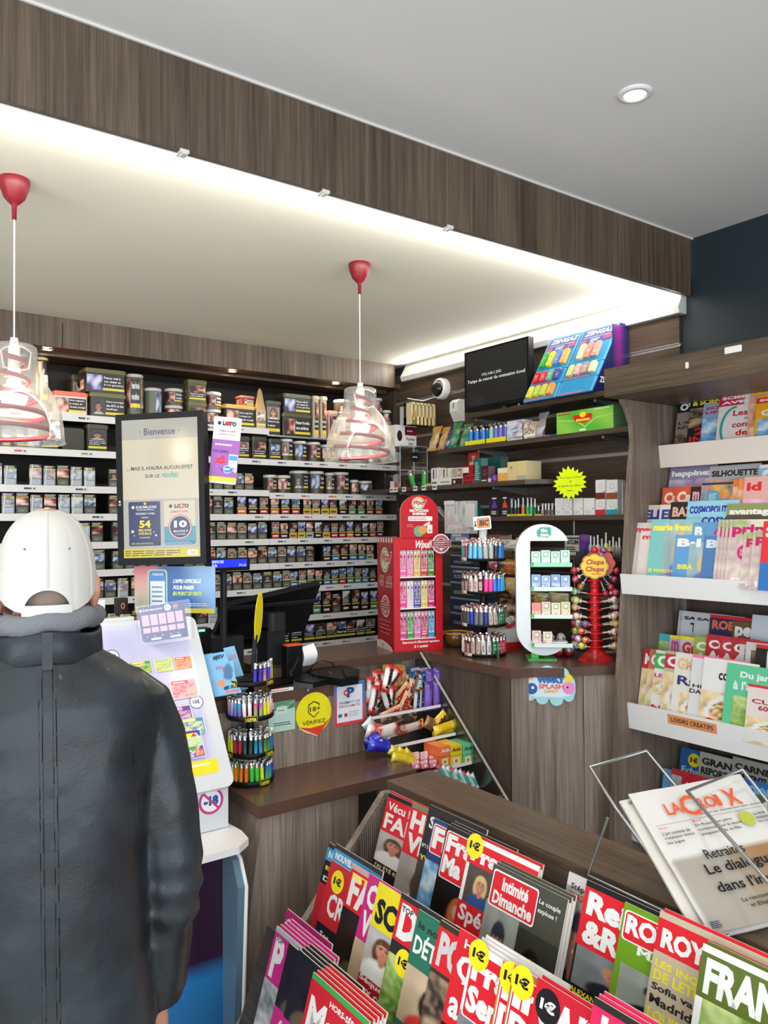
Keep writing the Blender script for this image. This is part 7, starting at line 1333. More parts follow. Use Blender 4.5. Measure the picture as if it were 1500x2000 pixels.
PV = {'w1': (hx('b8b0a8'),SK,hx('5a3a28'),hx('d8d0cc')),'w2': (hx('5a5048'),SK,hx('d8b878'),hx('30508a')),'w3': (hx('2a201c'),hx('a8694a'),hx('140c08'),hx('6a5a40')),'w4': (hx('a8c8d0'),hx('e0ac90'),hx('e0c48c'),hx('7a7ab8')),'m1': (hx('8a8f94'),SK,hx('b89060'),hx('20242e')),'m2': (hx('a0a8a0'),hx('b8806a'),hx('3a3030'),hx('1a1c22')),'w5': (hx('d8c0a0'),hx('d8a088'),hx('2a1614'),hx('c83838')),'w6': (hx('181414'),hx('d8b8a8'),hx('c06838'),hx('101014'))}
PB = {'food': [hx('3a2014'),hx('c88a48'),hx('e8d8b0'),hx('8aa040')],'sea': [hx('1a4a80'),hx('5aa0d0'),hx('d8e8f0')],'dark': [hx('0a0a0c'),hx('4a4038'),hx('c8a888')],'green': [hx('2a4a20'),hx('6a9a38'),hx('c8d890')],'pink': [hx('c03878'),hx('e8a8c8'),hx('f0e0e8')],'purp': [hx('5a3a6a'),hx('b098b8'),hx('d8d0dc')],'floral': [hx('1a2060'),hx('203080'),hx('e8c030'),hx('d86040'),hx('60a0c0')],'warm': [hx('a84828'),hx('e0a078'),hx('f0dcc8')],'grey': [hx('505458'),hx('a0a4a8'),hx('d8dadc')],'fruit': [hx('d8e8c0'),hx('e8e0d0'),hx('c8a0b8'),hx('8ab060')]}
def PIC(k,seed):
    if k in PV: a,b,c,d = PV[k]; return face_pic(a,b,c,d,cx=.5 + .05*math.sin(seed),cy=.58,r=.20 if k != 'm1' else .17,long=k[0] == 'w',asp=1.1,cap=hx('30364a') if k == 'm2' else None)
    if k == 'two': 
        f1 = face_pic(hx('c8c4c0'),SK,hx('5a3820'),WH,cx=.32,cy=.66,r=.17,asp=1.0); f2 = face_pic(hx('c8c4c0'),hx('b88468'),hx('181010'),BK,cx=.72,cy=.5,r=.17,asp=1.0); return lambda x,y: f1(x,y) if x < .52 else f2(x,y)
    g = blur_pic(PB[k],3,3,seed*1.7 + len(k)); fine = blur_pic(PB[k],11,11,seed + 3.1)
    if k == 'food':
        bg_ = PB[k][2]
        def f(x,y):
            d = math.hypot(x - .5,(y - .48)*.9); c = fine(x,y) if d < .30 else ((.75,.74,.7) if d < .40 else mixc(bg_,g(x,y),.5)); return c
        return f
    return lambda x,y: mixc(g(x,y),fine(x,y),.35)
def at(u,v,x,ti,w,h,yaw=0,zr=None):
    y = V((math.sin(ti),0,math.cos(ti))); p = PX(u,v,x)
    for _ in range(4 if zr else 0): p = PX(u,v,x - (zr - p.z)*math.tan(ti))
    xx = V((math.sin(yaw),-math.cos(yaw),0)); return p - y*h,xx,y
R1 = hx('e0342c')
Sheet.q = 18
FLR = {'hig': 1.853,'sec': 1.357,'thi': .836,'bot': .40}; BOTS = {}; ZR = {}
def shelfmag(u,v,x,label,ti=.20,w=.205,h=.275,th=.004,**cov):
    fl = FLR[label.rsplit('on the ',1)[1][:3]]; k = (label.rsplit('on the ',1)[1][:3],CT[0]); zr = ZR.setdefault(k,PX(u,v,x).z); h = min(h,(PX(u,v,x).z - fl)/math.cos(ti)); BOTS[k] = min(BOTS.get(k,9),PX(u,v,x).z - h*math.cos(ti)); O,xx,y = at(u,v,x,ti,w,h,0,zr); return magazine(O,xx,y,w,h,th,cov,label)
CT = [0]
S1,S2,S3,S4 = ', on the highest light-tinted ledge',', on the second ledge',', on the third ledge',', on the bottom ledge'
L1 = [(1326,783,'grey magazine with black head, first from the end panel',dict(bg=hx('8a7870'),t='OVNI',tc=WH,band=BK,th_=.16,tx=[("L'ANNÉE",.05,.55,.75,.62,BK),('RÉVÉLATION',.05,.46,.95,.53,BK)],pic='dark',py=(0,.4))),(1350,777,'black magazine with red numerals on a yellow field',dict(bg=BK,t='& SCIENCES',tc=hx('e0d040'),th_=.12,pic='dark',py=(.45,.8),tx=[('25',.15,.32,.6,.44,RED),('INEX',.05,.18,.8,.3,RED)],strip=(.0,BK))),(1375,790,'pale blue magazine with small red title',dict(bg=hx('88a0c0'),t='SCIENCES|UNIVERS',tc=hx('c02840'),th_=.09,pic='sea',py=(.05,.7),tx=[('FLU',.3,.1,.7,.22,YE)])),
      (1407,770,'white magazine with a teal arrow and large red words',dict(bg=hx('dcd4d0'),t='SCIENCES|AVENIR',tc=WH,band=hx('c02840'),th_=.08,tw=.5,tx=[('Les clés',.3,.58,.98,.68,hx('c0202c')),('du',.52,.51,.6,.55,hx('c0202c')),('contrôle',.3,.38,.98,.48,hx('c0202c')),('de soi',.38,.24,.95,.34,hx('c0202c'))])),(1468,752,'peach magazine with a yellow top, half covered',dict(bg=hx('d8a088'),t='SCIENCES',tc=BK,band=hx('e0b030'),th_=.1,pic='warm',py=(0,.7))),(1479,774,'black magazine with a seascape and yellow edge',dict(bg=hx('e0a020'),t='SCIENCES',tc=WH,band=RED,th_=.08,pic='sea',py=(.05,.55,.05,1),tx=[('GÉO',.1,.6,.7,.75,WH)]))]
for i,(u,v,lb,c) in enumerate(L1): shelfmag(u,v,2.875 - .007*i,lb + S1,h=.262,**c)
s = Sheet(b := MB(mats=[PRINT]),I4,1,1)
# teal arrow painted on its own cover: an arc
O,xx,y = at(1407,770,2.875 - .021,.20,.205,.262,0,ZR[('hig',0)]); M = frame(O,xx,y); b = MB(mats=[PRINT]); pts = []
for k in range(13): a_ = PI*(.5 + .95*k/12); pts.append((.075 + .062*math.cos(a_),.12 + .085*math.sin(a_)))
for k in range(12,-1,-1): a_ = PI*(.5 + .95*k/12); pts.append((.075 + .052*math.cos(a_),.12 + .077*math.sin(a_)))
n = len(pts); b.add([(p_[0],p_[1],.0028) for p_ in pts],[(k,k + 1,n - 2 - k,n - 1 - k) for k in range(12)],hx('2a9a90'),M); b.add([(.062,.055,.0028),(.1,.025,.0028),(.055,.02,.0028)],[(0,1,2)],hx('2a9a90'),M)
o = b.build('cover_arrow'); mag = [q for q in bpy.data.objects if q.get('label','').startswith('white magazine with a teal arrow')][0]; o.parent = mag
T = [(2.84,[(1310,912,'purple magazine with large white lowercase title, rearmost row',dict(bg=hx('8a80a0'),t='happinez',tc=WH,th_=.14,pic='purp',py=(0,.8),tx=[])),(1387,911,'grey-headed magazine with a slender black title, rearmost row',dict(bg=hx('b0b0b0'),t='SILHOUETTE',tc=BK,th_=.12,pic='warm',py=(0,.8))),(1484,908,'sky blue magazine at the photo edge, rearmost row',dict(bg=hx('8ab8e0'),t='S',tc=WH,th_=.3,top=WH))]),
     (2.775,[(1295,953,'orange-red magazine with cream letters, outermost of two',dict(bg=hx('d8583c'),t='Ca',tc=hx('f0dcc8'),th_=.2)),(1320,951,'orange-red magazine with cream letters, second of two',dict(bg=hx('d8583c'),t='Ca',tc=hx('f0dcc8'),th_=.2)),(1350,951,'black magazine with a pink script letter',dict(bg=BK,t='m',tc=hx('e8a0b8'),th_=.16)),(1371,944,'navy magazine with yellow flowers and blue badge',dict(bg=NAVY,pic='floral',py=(0,.97),badge=(.25,.8,hx('4aa0c0')))),(1433,937,'narrow orange spine standing before the pink magazine, outer',dict(bg=hx('e07838'),t='',pic='warm',py=(0,.9))),(1444,935,'narrow orange spine standing before the pink magazine, inner',dict(bg=hx('e88a48'),pic='warm',py=(0,.85))),(1455,932,'rose magazine with a red title',dict(bg=hx('d8a8a0'),t='id',tc=RED,th_=.15,pic='pink',py=(0,.7)))]),
     (2.705,[(1256,987,'cream magazine with a blue capital letter, outermost',dict(bg=hx('c8c0b4'),t='ELLE',tc=hx('28388a'),th_=.17,pic='w5',py=(0,.7))),(1290,986,'pale magazine with a blue capital letter next to the black one',dict(bg=hx('dcd4d4'),t='ELLE',tc=hx('28388a'),th_=.17,pic='w5',py=(0,.7))),(1311,981,'black magazine with pink serif letters',dict(bg=hx('14100e'),t='BAZAAR',tc=hx('d8a898'),th_=.17,pic='dark',py=(0,.6),tx=[('65',.6,.62,.95,.72,WH)])),(1344,979,'light blue magazine with a bold navy title, upper of two',dict(bg=hx('90c8e0'),t='COSMOPOLITAN',tc=hx('1c2a9c'),th_=.14,pic='w4',py=(0,.8,.4,1))),(1367,1000,'light blue magazine with a bold navy title, lower of two',dict(bg=hx('90c8e0'),t='COSMO',tc=hx('1c2a9c'),th_=.14,pic='w4',py=(0,.8))),(1421,984,'green and yellow magazine with white script title',dict(bg=hx('88905a'),t='avantages',tc=WH,th_=.13,pic='w2',py=(0,.85)))]),
     (2.63,[(1239,1021,'white magazine with red lowercase title, outermost at the end panel',dict(bg=hx('d0c8c4'),t='marie',tc=hx('d83040'),th_=.13,tx=[('',0,0,1,1,WH)],pic='w3',py=(0,.5,.6,1))),(1252,1037,'white magazine with red lowercase title, second from the end panel',dict(bg=hx('d8d0cc'),t='marie',tc=hx('d83040'),th_=.13,pic='w3',py=(0,.7,.5,1),strip=None)),(1274,1015,'aqua magazine with yellow title and long-haired blonde woman',dict(bg=hx('78c0c0'),t='marie france',tc=hx('f0e840'),th_=.14,pic='w4',py=(0,.96,.3,1),tx=[('JE MARCHE',.02,.14,.6,.21,hx('f0e840')),('OU JE VEUX',.15,.05,.8,.11,WH)])),(1354,1020,'blue magazine with white capital B, half hidden behind the blonde',dict(bg=hx('5a98d0'),t='B',tc=WH,th_=.2)),(1379,1022,'blue magazine with magenta round price mark',dict(bg=hx('5a98c8'),t='',badge=(.3,.82,hx('b83a88')))),(1320,1045,'blue magazine with smiling blonde woman in denim',dict(bg=hx('5a98d0'),t='B·I',tc=WH,th_=.2,pic='w4',py=(0,.85,.3,1),tx=[('BIBA',.1,.3,.4,.4,YE),('MI',.5,.03,.75,.13,hx('e8e060'))])),(1376,1047,'blue magazine with faded white letters, darker copy',dict(bg=hx('4a7ab0'),t='B·',tc=hx('c8dcf0'),th_=.2,pic='w4',py=(0,.7,.4,1)))] + [(u,v,'green and pink magazine with magenta badge, ' + w_,dict(bg=hx('d8dcc8'),t='prima',tc=hx('c01868'),th_=.22,pic='fruit',py=(0,1),tx=[('De',.1,.05,.5,.15,WH)],badge=(.3,.52,hx('c82878')))) for u,v,w_ in ((1404,1015,'nearest the blue ones'),(1412,1017,'second of the close row'),(1419,1017,'third of the close row'),(1427,1015,'middle one with full title'),(1454,1040,'lower pair, first'),(1472,1036,'lower pair, second'))] + [(1492,1018,'red and blue magazine at the photo edge',dict(bg=hx('d82838'),t='S',tc=WH,strip=(.4,BLUE)))])]
for x0,lst in T:
    CT[0] = x0
    for i,(u,v,lb,c) in enumerate(lst): shelfmag(u,v,x0 - .0065*i,lb + S2,**c)
CU = lambda c1,c2c: dict(bg=c1,t='Cui|Act',tc=c2c,th_=.15,pic='food',py=(0,.6))
T = [(2.85,[(1327,1192,'grey and white tea magazine, outermost of two',dict(bg=hx('c8ccd0'),t='Saveurs',tc=DK,th_=.1,tx=[('Thé',.3,.68,.8,.8,DK)],pic='warm',py=(0,.5))),(1333,1193,'grey and white tea magazine, second of two',dict(bg=hx('d0d4d8'),t='SAVEURS',tc=DK,th_=.08,tx=[('Thé',.2,.70,.6,.84,DK)],pic='warm',py=(0,.6))),(1358,1196,'white magazine with dark leaf mark',dict(bg=hx('c8ccd0'),tx=[('Th',.4,.7,.7,.8,DK)],t='SAVEURS',tc=DK,th_=.07)),(1388,1200,'navy magazine with orange block letters',dict(bg=NAVY,t='ROEF',tc=hx('e0703c'),th_=.16,top=RED)),(1432,1212,'yellow and brown magazine with white letters',dict(bg=hx('6a5030'),t='pe',tc=WH,th_=.22,pic='food',py=(0,.7))),(1470,1200,'white and blue magazine at the photo edge',dict(bg=hx('c8d0d8'),pic='sea',py=(0,.6)))]),
     (2.765,[(1288,1237,'turquoise magazine with a strawberry',dict(bg=hx('4ab8c0'),pic='green',py=(.5,.9))),(1309,1240,'lilac magazine in a clear wrapper',dict(bg=hx('c8b0c8'),t='m',tc=hx('c05080'),th_=.2,top=YE)),(1330,1242,'magazine with red letters and a black round 84',dict(bg=hx('c8c8c8'),t='Gu',tc=hx('d02840'),th_=.2,tx=[('84',.3,.5,.7,.6,WH)],badge=None,top=YE)),(1357,1242,'lime cookery magazine',CU(hx('a0b848'),WH)),(1381,1238,'red cookery magazine, first of three',CU(hx('c02838'),WH)),(1408,1242,'red cookery magazine, second of three',CU(hx('c83040'),WH)),(1430,1245,'red cookery magazine, third of three',CU(hx('b82838'),WH)),(1446,1251,'white-framed black magazine, inner',dict(bg=hx('d0ccc8'),pic='dark',py=(.1,.9,.1,.95),tx=[('L',.3,.6,.5,.75,WH)],top=RED)),(1458,1253,'white-framed black magazine, outer',dict(bg=hx('d0ccc8'),pic='dark',py=(.1,.9,.1,.95))),(1478,1258,'white-framed magazine with bold B',dict(bg=hx('d8d4d0'),t='B',tc=WH,band=BK,th_=.25,top=RED,tl=.2))]),
     (2.655,[(1258,1266,'red cookery magazine, outermost by the end panel',dict(bg=hx('c02838'),t='MC',tc=WH,pic='food',py=(.1,.7))),(1270,1267,'brown-orange cookery magazine',dict(bg=hx('b87050'),t='C',tc=WH,pic='food',py=(0,.7))),(1282,1269,'white and green cookery magazine with magenta words',dict(bg=hx('dcd8d8'),t='Cui',tc=WH,band=hx('40a850'),th_=.2,pic='food',py=(.35,.6),tx=[('LE POULET',.02,.60,.9,.66,hx('c02070')),('NOS',.02,.12,.6,.2,hx('c02070')),('PRÉF',.1,.02,.7,.1,hx('c02070'))])),(1301,1270,'red-topped cookery magazine with small dishes',dict(bg=hx('b0b898'),t='Cui',tc=WH,band=hx('c82848'),th_=.18,pic='food',py=(0,.7))),(1321,1273,'white magazine with round dishes and a script word',dict(bg=hx('dcd8d0'),t='GM',tc=hx('d8b890'),th_=.2,pic='food',py=(.05,.45,.15,.9),tx=[('Ran',.08,.55,.7,.68,hx('3a3a6a'))])),(1354,1277,'plain white magazine with grey words',dict(bg=hx('d4d4d8'),tx=[('HÉLÈNE',.05,.55,.75,.61,DK),('DARROZE',.0,.47,.75,.53,DK),('20',.3,.1,.5,.16,DK)],t='',pic=None,top=hx('e87090'))),(1376,1283,'white magazine with a black pan of pasta',dict(bg=hx('dcdcdc'),pic='food',py=(.0,.56,.0,.98),tx=[('La',.5,.85,.7,.92,BK),('conserve',.3,.72,.98,.82,BK)],badge=(.2,.1,hx('c02030')),strip=None)),(1421,1294,'mint green magazine with white script title',dict(bg=hx('58bc90'),tx=[('Du jardin',.25,.80,.98,.91,WH),("à l'assiette",.14,.66,.98,.78,WH)],pic='green',py=(.0,.58,.15,1))),(1462,1335,'cream magazine with red words and a yellow dish',dict(bg=hx('dcd0cc'),tx=[('CUISINE',.08,.68,.95,.76,hx('a02848')),('60 recettes',.2,.57,.98,.66,hx('a02848'))],pic='food',py=(0,.45),top=RED))])]
for x0,lst in T:
    CT[0] = x0
    for i,(u,v,lb,c) in enumerate(lst): shelfmag(u,v,x0 - .0065*i,lb + S3,**c)
T = [(2.86,[(1331,1458,'blue travel magazine with white script',dict(bg=hx('2a68a8'),tx=[('Echappées',.05,.62,.9,.74,WH),('Belles',.2,.48,.85,.6,WH)],pic=None,badge=(.3,.85,YE))),(1368,1467,'grey magazine with a gold and black serif title',dict(bg=hx('b8bcb8'),t='GRANDS|REPORTAGES',tc=hx('2a2018'),th_=.13,pic='sea',py=(0,.5))),(1432,1477,'pale magazine with black adventure title',dict(bg=hx('a8a8a0'),t="CARNETS|D'AVENTURES",tc=BK,th_=.12,pic='sea',py=(0,.6)))]),
     (2.745,[(1297,1500,'light blue magazine behind the wire rack',dict(bg=hx('6aa0d0'))),(1313,1500,'silver-edged red magazine behind the wire rack',dict(bg=hx('c02838'),pic='grey',py=(0,.9))),(1333,1512,'red volume with a white word, first of two',dict(bg=hx('c81828'),tx=[('info',.1,.7,.3,.9,WH)])),(1354,1515,'red volume with a white word, second of two',dict(bg=hx('c81828'),tx=[('info',.1,.7,.3,.9,WH)])),(1372,1524,'white magazine behind the newspaper',dict(bg=hx('c8ccd0'),pic='grey',py=(0,.6))),(1428,1512,'blue magazine with pale capital letters',dict(bg=hx('2a70b8'),t='CROQUIS',tc=hx('88b8e0'),th_=.2,pic='sea',py=(0,.6))),(1440,1541,'green coastal magazine with white title behind the newspaper',dict(bg=hx('5a6850'),t='ArMen',tc=WH,th_=.2,pic='green',py=(0,.7)))])]
for x0,lst in T:
    CT[0] = x0
    for i,(u,v,lb,c) in enumerate(lst): shelfmag(u,v,x0 - .0065*i,lb + S4,**c)
for (kk_,x0),zb in BOTS.items():
    if x0 and zb > FLR[kk_] + .01: MB(mats=[WHITE]).box((x0 - .075,RY0 + .01,FLR[kk_] - .002),(2.925,YP - .026,zb - .001)).build('riser',rk)
# ================================================================== low magazine bin in the foreground
bn = thing('magazine_bin','low wooden stepped magazine bin with a broad top board in the foreground','bin',(1.3,1.2,0)); BY0,BY1 = .25,2.03
MY = lambda y0: Matrix(((1,0,0,0),(0,0,1,y0),(0,1,0,0),(0,0,0,1)))
MB(mats=[W_TOP]).box((1.507,BY0,.725),(1.69,2.075,.75)).build('top_board',bn)
W_STEP = wood('bin_inside_laminate','Y',(.03,.022,.016),(.09,.065,.05),.5,50)
MB(mats=[W_STEP]).prism([(1.50,.724),(1.415,.44),(1.27,.44),(1.262,.60),(1.18,.33),(1.06,.33),(1.05,.44),(.955,.18),(.86,.18),(.855,.23),(.84,.23),(.84,0),(1.68,0),(1.68,.724)],0,BY1 - BY0,M=MY(BY0)).build('steps',bn)
ep = [(1.69,.724),(1.475,.724),(.90,.10),(.84,.06),(.84,0),(1.69,0)]
MB(mats=[W_FRONT]).prism(ep,0,.025,M=MY(BY1 + .012)).build('end_panel',bn)
rb = MB(mats=[W_PANEL,W_STEP]); rb.use(W_STEP).prism([(a_,z_ - .012 if z_ > .09 else z_) for a_,z_ in ep],0,.004,M=MY(BY1 + .006)); rb.use(W_PANEL)
for k in range(78):
    x_ = .86 + .008*k; ztp = min(.712,.06 + (x_ - .86)*1.085) 
    if ztp > .08: rb.box((x_,BY1 + .0005,max(0,ztp - .34)),(x_ + .0045,BY1 + .006,ztp))
rb.build('ridged_lining',bn)
Sheet.q = 34
RT = [(1.454,.31),(1.233,.30),(1.01,.29)]
def binmag(row,u,v,label,off=0.0,w=.225,h=.275,th=.004,n=0,yaw=0,**cov):
    x,ti = RT[row]; O,xx,y = at(u,v,x - off,ti,w,h,yaw,(.745,.645,.487)[row]); o = magazine(O,xx,y,w,h,th,cov,label + (', upper bin row',', middle bin row',', lowest bin row')[row])
    for k in range(n):
        c = dict(cov); c['tx'] = (); nz = xx.cross(y); O2 = O - nz*(.0075*(k + 1)) + y*(.006*(k + 1)) + xx*(.004*(k + 1))
        magazine(O2,xx,y,w,h,th,dict(bg=PGS,top=cov.get('band') or cov.get('bg'),t=''),'copy behind the ' + label.split(',')[0],'copies behind ' + label[:30])
    return o
q = .0095
B = [(760,1548,'weekly with slanted white title over a photo of two women',dict(t='',band=RED,th_=.33,top=BK,pic='two',py=(.28,.60),strip=(.28,BK),tx=[('Vécu !',.05,.83,.5,.92,WH),('FAITS',.04,.63,.96,.80,WH),("J'AI ÉTÉ KIDNAPPÉE",.03,.21,.98,.27,hx('e0c8a0'))]),.002,1),(806,1567,'red weekly with white letters and an older woman in glasses',dict(bg=hx('7a7a58'),t='His|VIES',tc=WH,band=RED,th_=.22,pic='w1',py=(0,.5)),.008,0),(840,1571,'black weekly with a red box and a white name',dict(bg=BK,t='',pic='w2',py=(0,.5,0,.5),tx=[('S',.06,.78,.16,.90,WH),('FRÉDÉRIC',.72,.86,.98,.92,WH),("N°1 SUR LE",.02,.58,.25,.62,WH),('YVES',.02,.46,.3,.51,YE)]),.012,0),(849,1597,'weekly with a red box bordered white and a dark blue photo',dict(bg=hx('203a70'),t='Fra',tc=WH,box=.95,th_=.24,pic='sea',py=(0,.6)),.026,0),(875,1610,'weekly with two-line title in a red box and a red-haired woman',dict(bg=BK,t='Fran|Ma',tc=WH,box=.97,th_=.20,pic='w6',py=(0,.52)),.034,2),
     (922,1631,'weekly with a yellow price corner and a blonde woman',dict(bg=WH,t='France',tc=WH,band=RED,th_=.17,pic='w2',py=(.42,.76,.05,.5),badge=(.08,.92,YE),strip=(.42,RED),tx=[('Spécial',.04,.22,.7,.40,WH),('De',.04,.02,.4,.20,WH)]),.044,1),(965,1686,'weekly with red title box, man in a cap and dark-haired woman',dict(bg=hx('4a4a40'),pic='m2',py=(0,.70,.0,.48)),.062,2),(1112,1702,'pale magazine with a small name peeping out behind the others',dict(bg=hx('c8c0c0'),pic='m2',py=(.0,.9,.0,.4),tx=[('Stéphane',.05,.87,.4,.93,DK),('PLAZA',.05,.81,.3,.86,RED)]),.02,0),(1147,1718,'black and red magazine with a blond young man on the cover',dict(bg=BK,t='Reine|&Roi',tc=WH,band=RED,th_=.21,pic='m1',py=(.22,.52,.02,.92),tx=[('ALEXANDER OGILVY',.02,.16,.75,.20,YE),('Nouvelle romance',.02,.09,.9,.14,WH),('chez les Windsor',.02,.02,.9,.07,WH)]),.035,0),
     (1221,1761,'bright green magazine with red title box and a waving old man',dict(bg=hx('6a9a1c'),t='ROYAL',tc=WH,th_=.17,box=1.0,pic='m2',py=(.28,.58,.06,.90),tx=[('MAG',.2,.68,.6,.74,WH),('JUAN CARLOS',.04,.19,.9,.25,hx('e0e850')),('SES 85 ANS',.04,.12,.8,.17,WH)]),.045,0),(1290,1778,'beige magazine with red head and yellow headlines',dict(bg=hx('c0b098'),t='ROYAUTÉ',tc=WH,band=RED,th_=.20,pic=None,tx=[('LES INQUIÉTUDES',.03,.62,.95,.69,hx('e8dc20')),('DE LETIZIA',.03,.54,.62,.61,hx('e8dc20')),('Sofia va quitter',.03,.46,.8,.52,DK),('Madrid',.03,.38,.42,.44,DK),('LOUIS DE',.03,.28,.5,.35,hx('e8dc20')),('BOURBON',.03,.20,.6,.27,hx('e8dc20')),('Un appel aux',.03,.12,.7,.18,DK),('Français',.03,.04,.48,.10,DK)]),.055,1),(1374,1842,'white-framed magazine with green photo and wide white title',dict(bg=WH,t='FRANCE',tc=WH,band=hx('5a6a28'),th_=.26,pic='green',py=(0,.7,.06,1),tx=[('QUOTIDIEN',.35,.54,.98,.62,WH)]),.09,1)]
for u,v,lb,c,off,n in B: binmag(0,u,v,lb,off,n=n,w=.30 if 'two' in lb and False else .24,**c)
def overlay(lbl,f):
    o = [x for x in bpy.data.objects if x.get('label','').startswith(lbl) and not x.get('label','').startswith('copy')][0]; return o
# extra print: the red title box and second portrait of the cap-man weekly
O,xx,y = at(965,1686,1.454 - .062,.31,.24,.275,0,.745); M = frame(O,xx,y); b = MB(mats=[PRINT]); s = Sheet(b,M @ Matrix.Translation((0,0,.0022)),.24,.275)
s.pic(.49,0,1,.62,face_pic(hx('3a3c34'),hx('a8694a'),hx('140c08'),hx('b08060'),cx=.42,cy=.55,r=.24,long=False,asp=1.25),20,24); s.rr(.03,.66,.66,.97,WH,.008); s.rr(.045,.675,.645,.955,RED,.007); s.txt('Intimité',.18,.82,.54,.93,WH,.04); s.txt('Dimanche',.08,.69,.62,.80,WH,.04); s.txt('Le couple',.68,.86,.95,.91,WH,.02); s.txt('explose !',.68,.79,.92,.84,WH,.02)
o = b.build('cover_print'); o.parent = overlay('weekly with red title box, man',0)
B = [(643,1645,'blue-topped magazine, outer of two at the bin end',dict(bg=BK,t='NO',tc=WH,band=hx('3a98d0'),th_=.10,strip=(.6,hx('c02030')),tx=[('ET SI',.05,.74,.5,.78,YE),('DE',.05,.63,.3,.68,WH)]),.0,0),(656,1647,'blue-topped magazine with long white words in its head',dict(bg=DK,t='NOUVELLE FORMULE',tc=WH,band=hx('3a98d0'),th_=.10,pic='warm',py=(.0,.8)),.006,0),(648,1679,'red and black weekly with a big white C and yellow price disc',dict(bg=hx('c82830'),t='',badge=(.22,.84,YE),tx=[('CRIMES',.12,.50,.98,.72,WH),('Ses',.1,.28,.3,.34,WH),('parents',.1,.21,.55,.27,WH),("l'ont",.1,.13,.35,.19,WH),('torturé',.1,.05,.55,.12,WH)],strip=(.40,BK)),.016,0),(689,1686,'red weekly with a small yellow word above its white title',dict(bg=hx('c8a8a0'),t='FAIT',tc=WH,band=RED,th_=.33,pic='w3',py=(0,.6),tx=[('HISTOIRES',.05,.86,.75,.93,YE)]),.024,0),(722,1705,'magenta weekly with two large white letters',dict(bg=hx('c8287c'),t='C|V',tc=WH,th_=.25,pic='w5',py=(0,.42)),.032,0),(741,1722,'yellow and black striped weekly with heavy black title',dict(bg=hx('e8d820'),t='SCÈNE',tc=BK,th_=.3,pic='two',py=(.20,.62),strip=(.2,hx('b01c28')),tx=[('Séquestrée',.02,.14,.8,.2,WH),('aux côtés de',.02,.07,.9,.13,WH),('deux cadavres',.02,.0,.95,.06,WH)]),.040,0),(785,1743,'red weekly with yellow corner reading TOP and a yellow price disc',dict(bg=DK,t='DI',tc=WH,band=RED,th_=.32,pic='green',py=(0,.5),badge=(.25,.48,YE),tx=[('TOP',.06,.86,.25,.91,DK),('le nouveau',.4,.88,.9,.93,DK)]),.048,0),(818,1775,'red news magazine with a dark-haired young woman',dict(bg=hx('2a7058'),t='',pic='w5',py=(.12,.56),tx=[('le nouveau',.05,.86,.7,.92,DK),('DÉTECTIVE',.04,.66,.98,.84,WH),('Tout à',.12,.03,.6,.10,WH)],strip=(.12,hx('2a7a60'))),.058,0),(861,1796,'red weekly with silver-shaded letters',dict(bg=hx('3a3020'),t='POLICE',tc=hx('c8c8c8'),band=RED,th_=.30,pic='dark',py=(0,.6)),.066,0),(899,1812,'red weekly with blue head and tall serif letters',dict(bg=RED,t='',tx=[('Histoires',.1,.88,.7,.95,WH),('Ça',.05,.60,.5,.84,WH),('arrive',.05,.36,.8,.56,WH)],pic='w3',py=(0,.3)),.074,0),(925,1838,'white-edged weekly with red title box and grey-haired man',dict(bg=WH,t='Fran|Sem',tc=WH,box=1.0,th_=.22,pic='m1',py=(0,.5),badge=(.1,.93,YE)),.084,3),(983,1876,'red weekly with a white-bordered box, outer of two with yellow discs',dict(bg=hx('c87840'),t='In|Di',tc=WH,box=1.0,th_=.2,badge=(.12,.92,YE),pic='m1',py=(0,.5)),.098,0),(1005,1884,'red weekly with a white-bordered box, inner of two with yellow discs',dict(bg=hx('b86838'),t='In|Di',tc=WH,box=1.0,th_=.22,badge=(.12,.92,YE),pic='w3',py=(0,.5)),.106,0),(1051,1908,'red magazine with a large slanted white S and a black price disc',dict(bg=hx('c82030'),t='SAM',tc=WH,th_=.42,badge=(.15,.86,BK),pic='sea',py=(0,.35,.3,1),tx=[('Votre horoscope',.5,.88,.95,.93,WH)]),.12,1),(1161,1946,'dark magazine with a pink head and white capitals',dict(bg=DK,t='JOURS',tc=WH,band=hx('d82858'),th_=.3,pic='m1',py=(0,.5)),.14,2)]
for u,v,lb,c,off,n in B: binmag(1,u,v,lb,off*.8,n=n,w=.235,**c)
for lbl,(u,v),off,f in (('blue-topped',(648,1679),0,None),): pass
B = [(561,1774,'magenta magazine with small white slogan along its top',dict(bg=hx('c0287c'),tx=[('La vérité, rien que la vérité...',.16,.86,.9,.92,hx('f0d8a0')),('C',.03,.75,.15,.93,WH)],pic='w2',py=(0,.8,.6,1)),-.085,0),(541,1808,'pale magazine with yellow corner, magenta head and big white P',dict(bg=hx('a8b8b8'),t='P',tc=WH,band=hx('d02888'),th_=.4,pic='grey',py=(0,.55),tx=[('TOP',.05,.88,.2,.93,DK)]),-.02,4),(565,1841,'black magazine with yellow corner, outer of two with a dark-haired woman',dict(bg=BK,t='',pic='w3',py=(.45,.95),strip=(.45,hx('d02888')),tx=[('C',.1,.12,.5,.42,WH)]),-.01,0),(584,1854,'black magazine with yellow corner and woman in a strappy top',dict(bg=BK,pic='w3',py=(.42,.96),strip=(.42,hx('d02888')),tx=[('CLOSER',.06,.10,.98,.40,WH),('TOP',.04,.88,.14,.93,DK)]),.0,3),(612,1898,'red special issue with a large white script title',dict(bg=hx('3aa048'),t='',tx=[('HORS-SÉRIE',.38,.86,.88,.92,WH),('Maxi',.06,.56,.86,.84,WH)]),.02,4)]
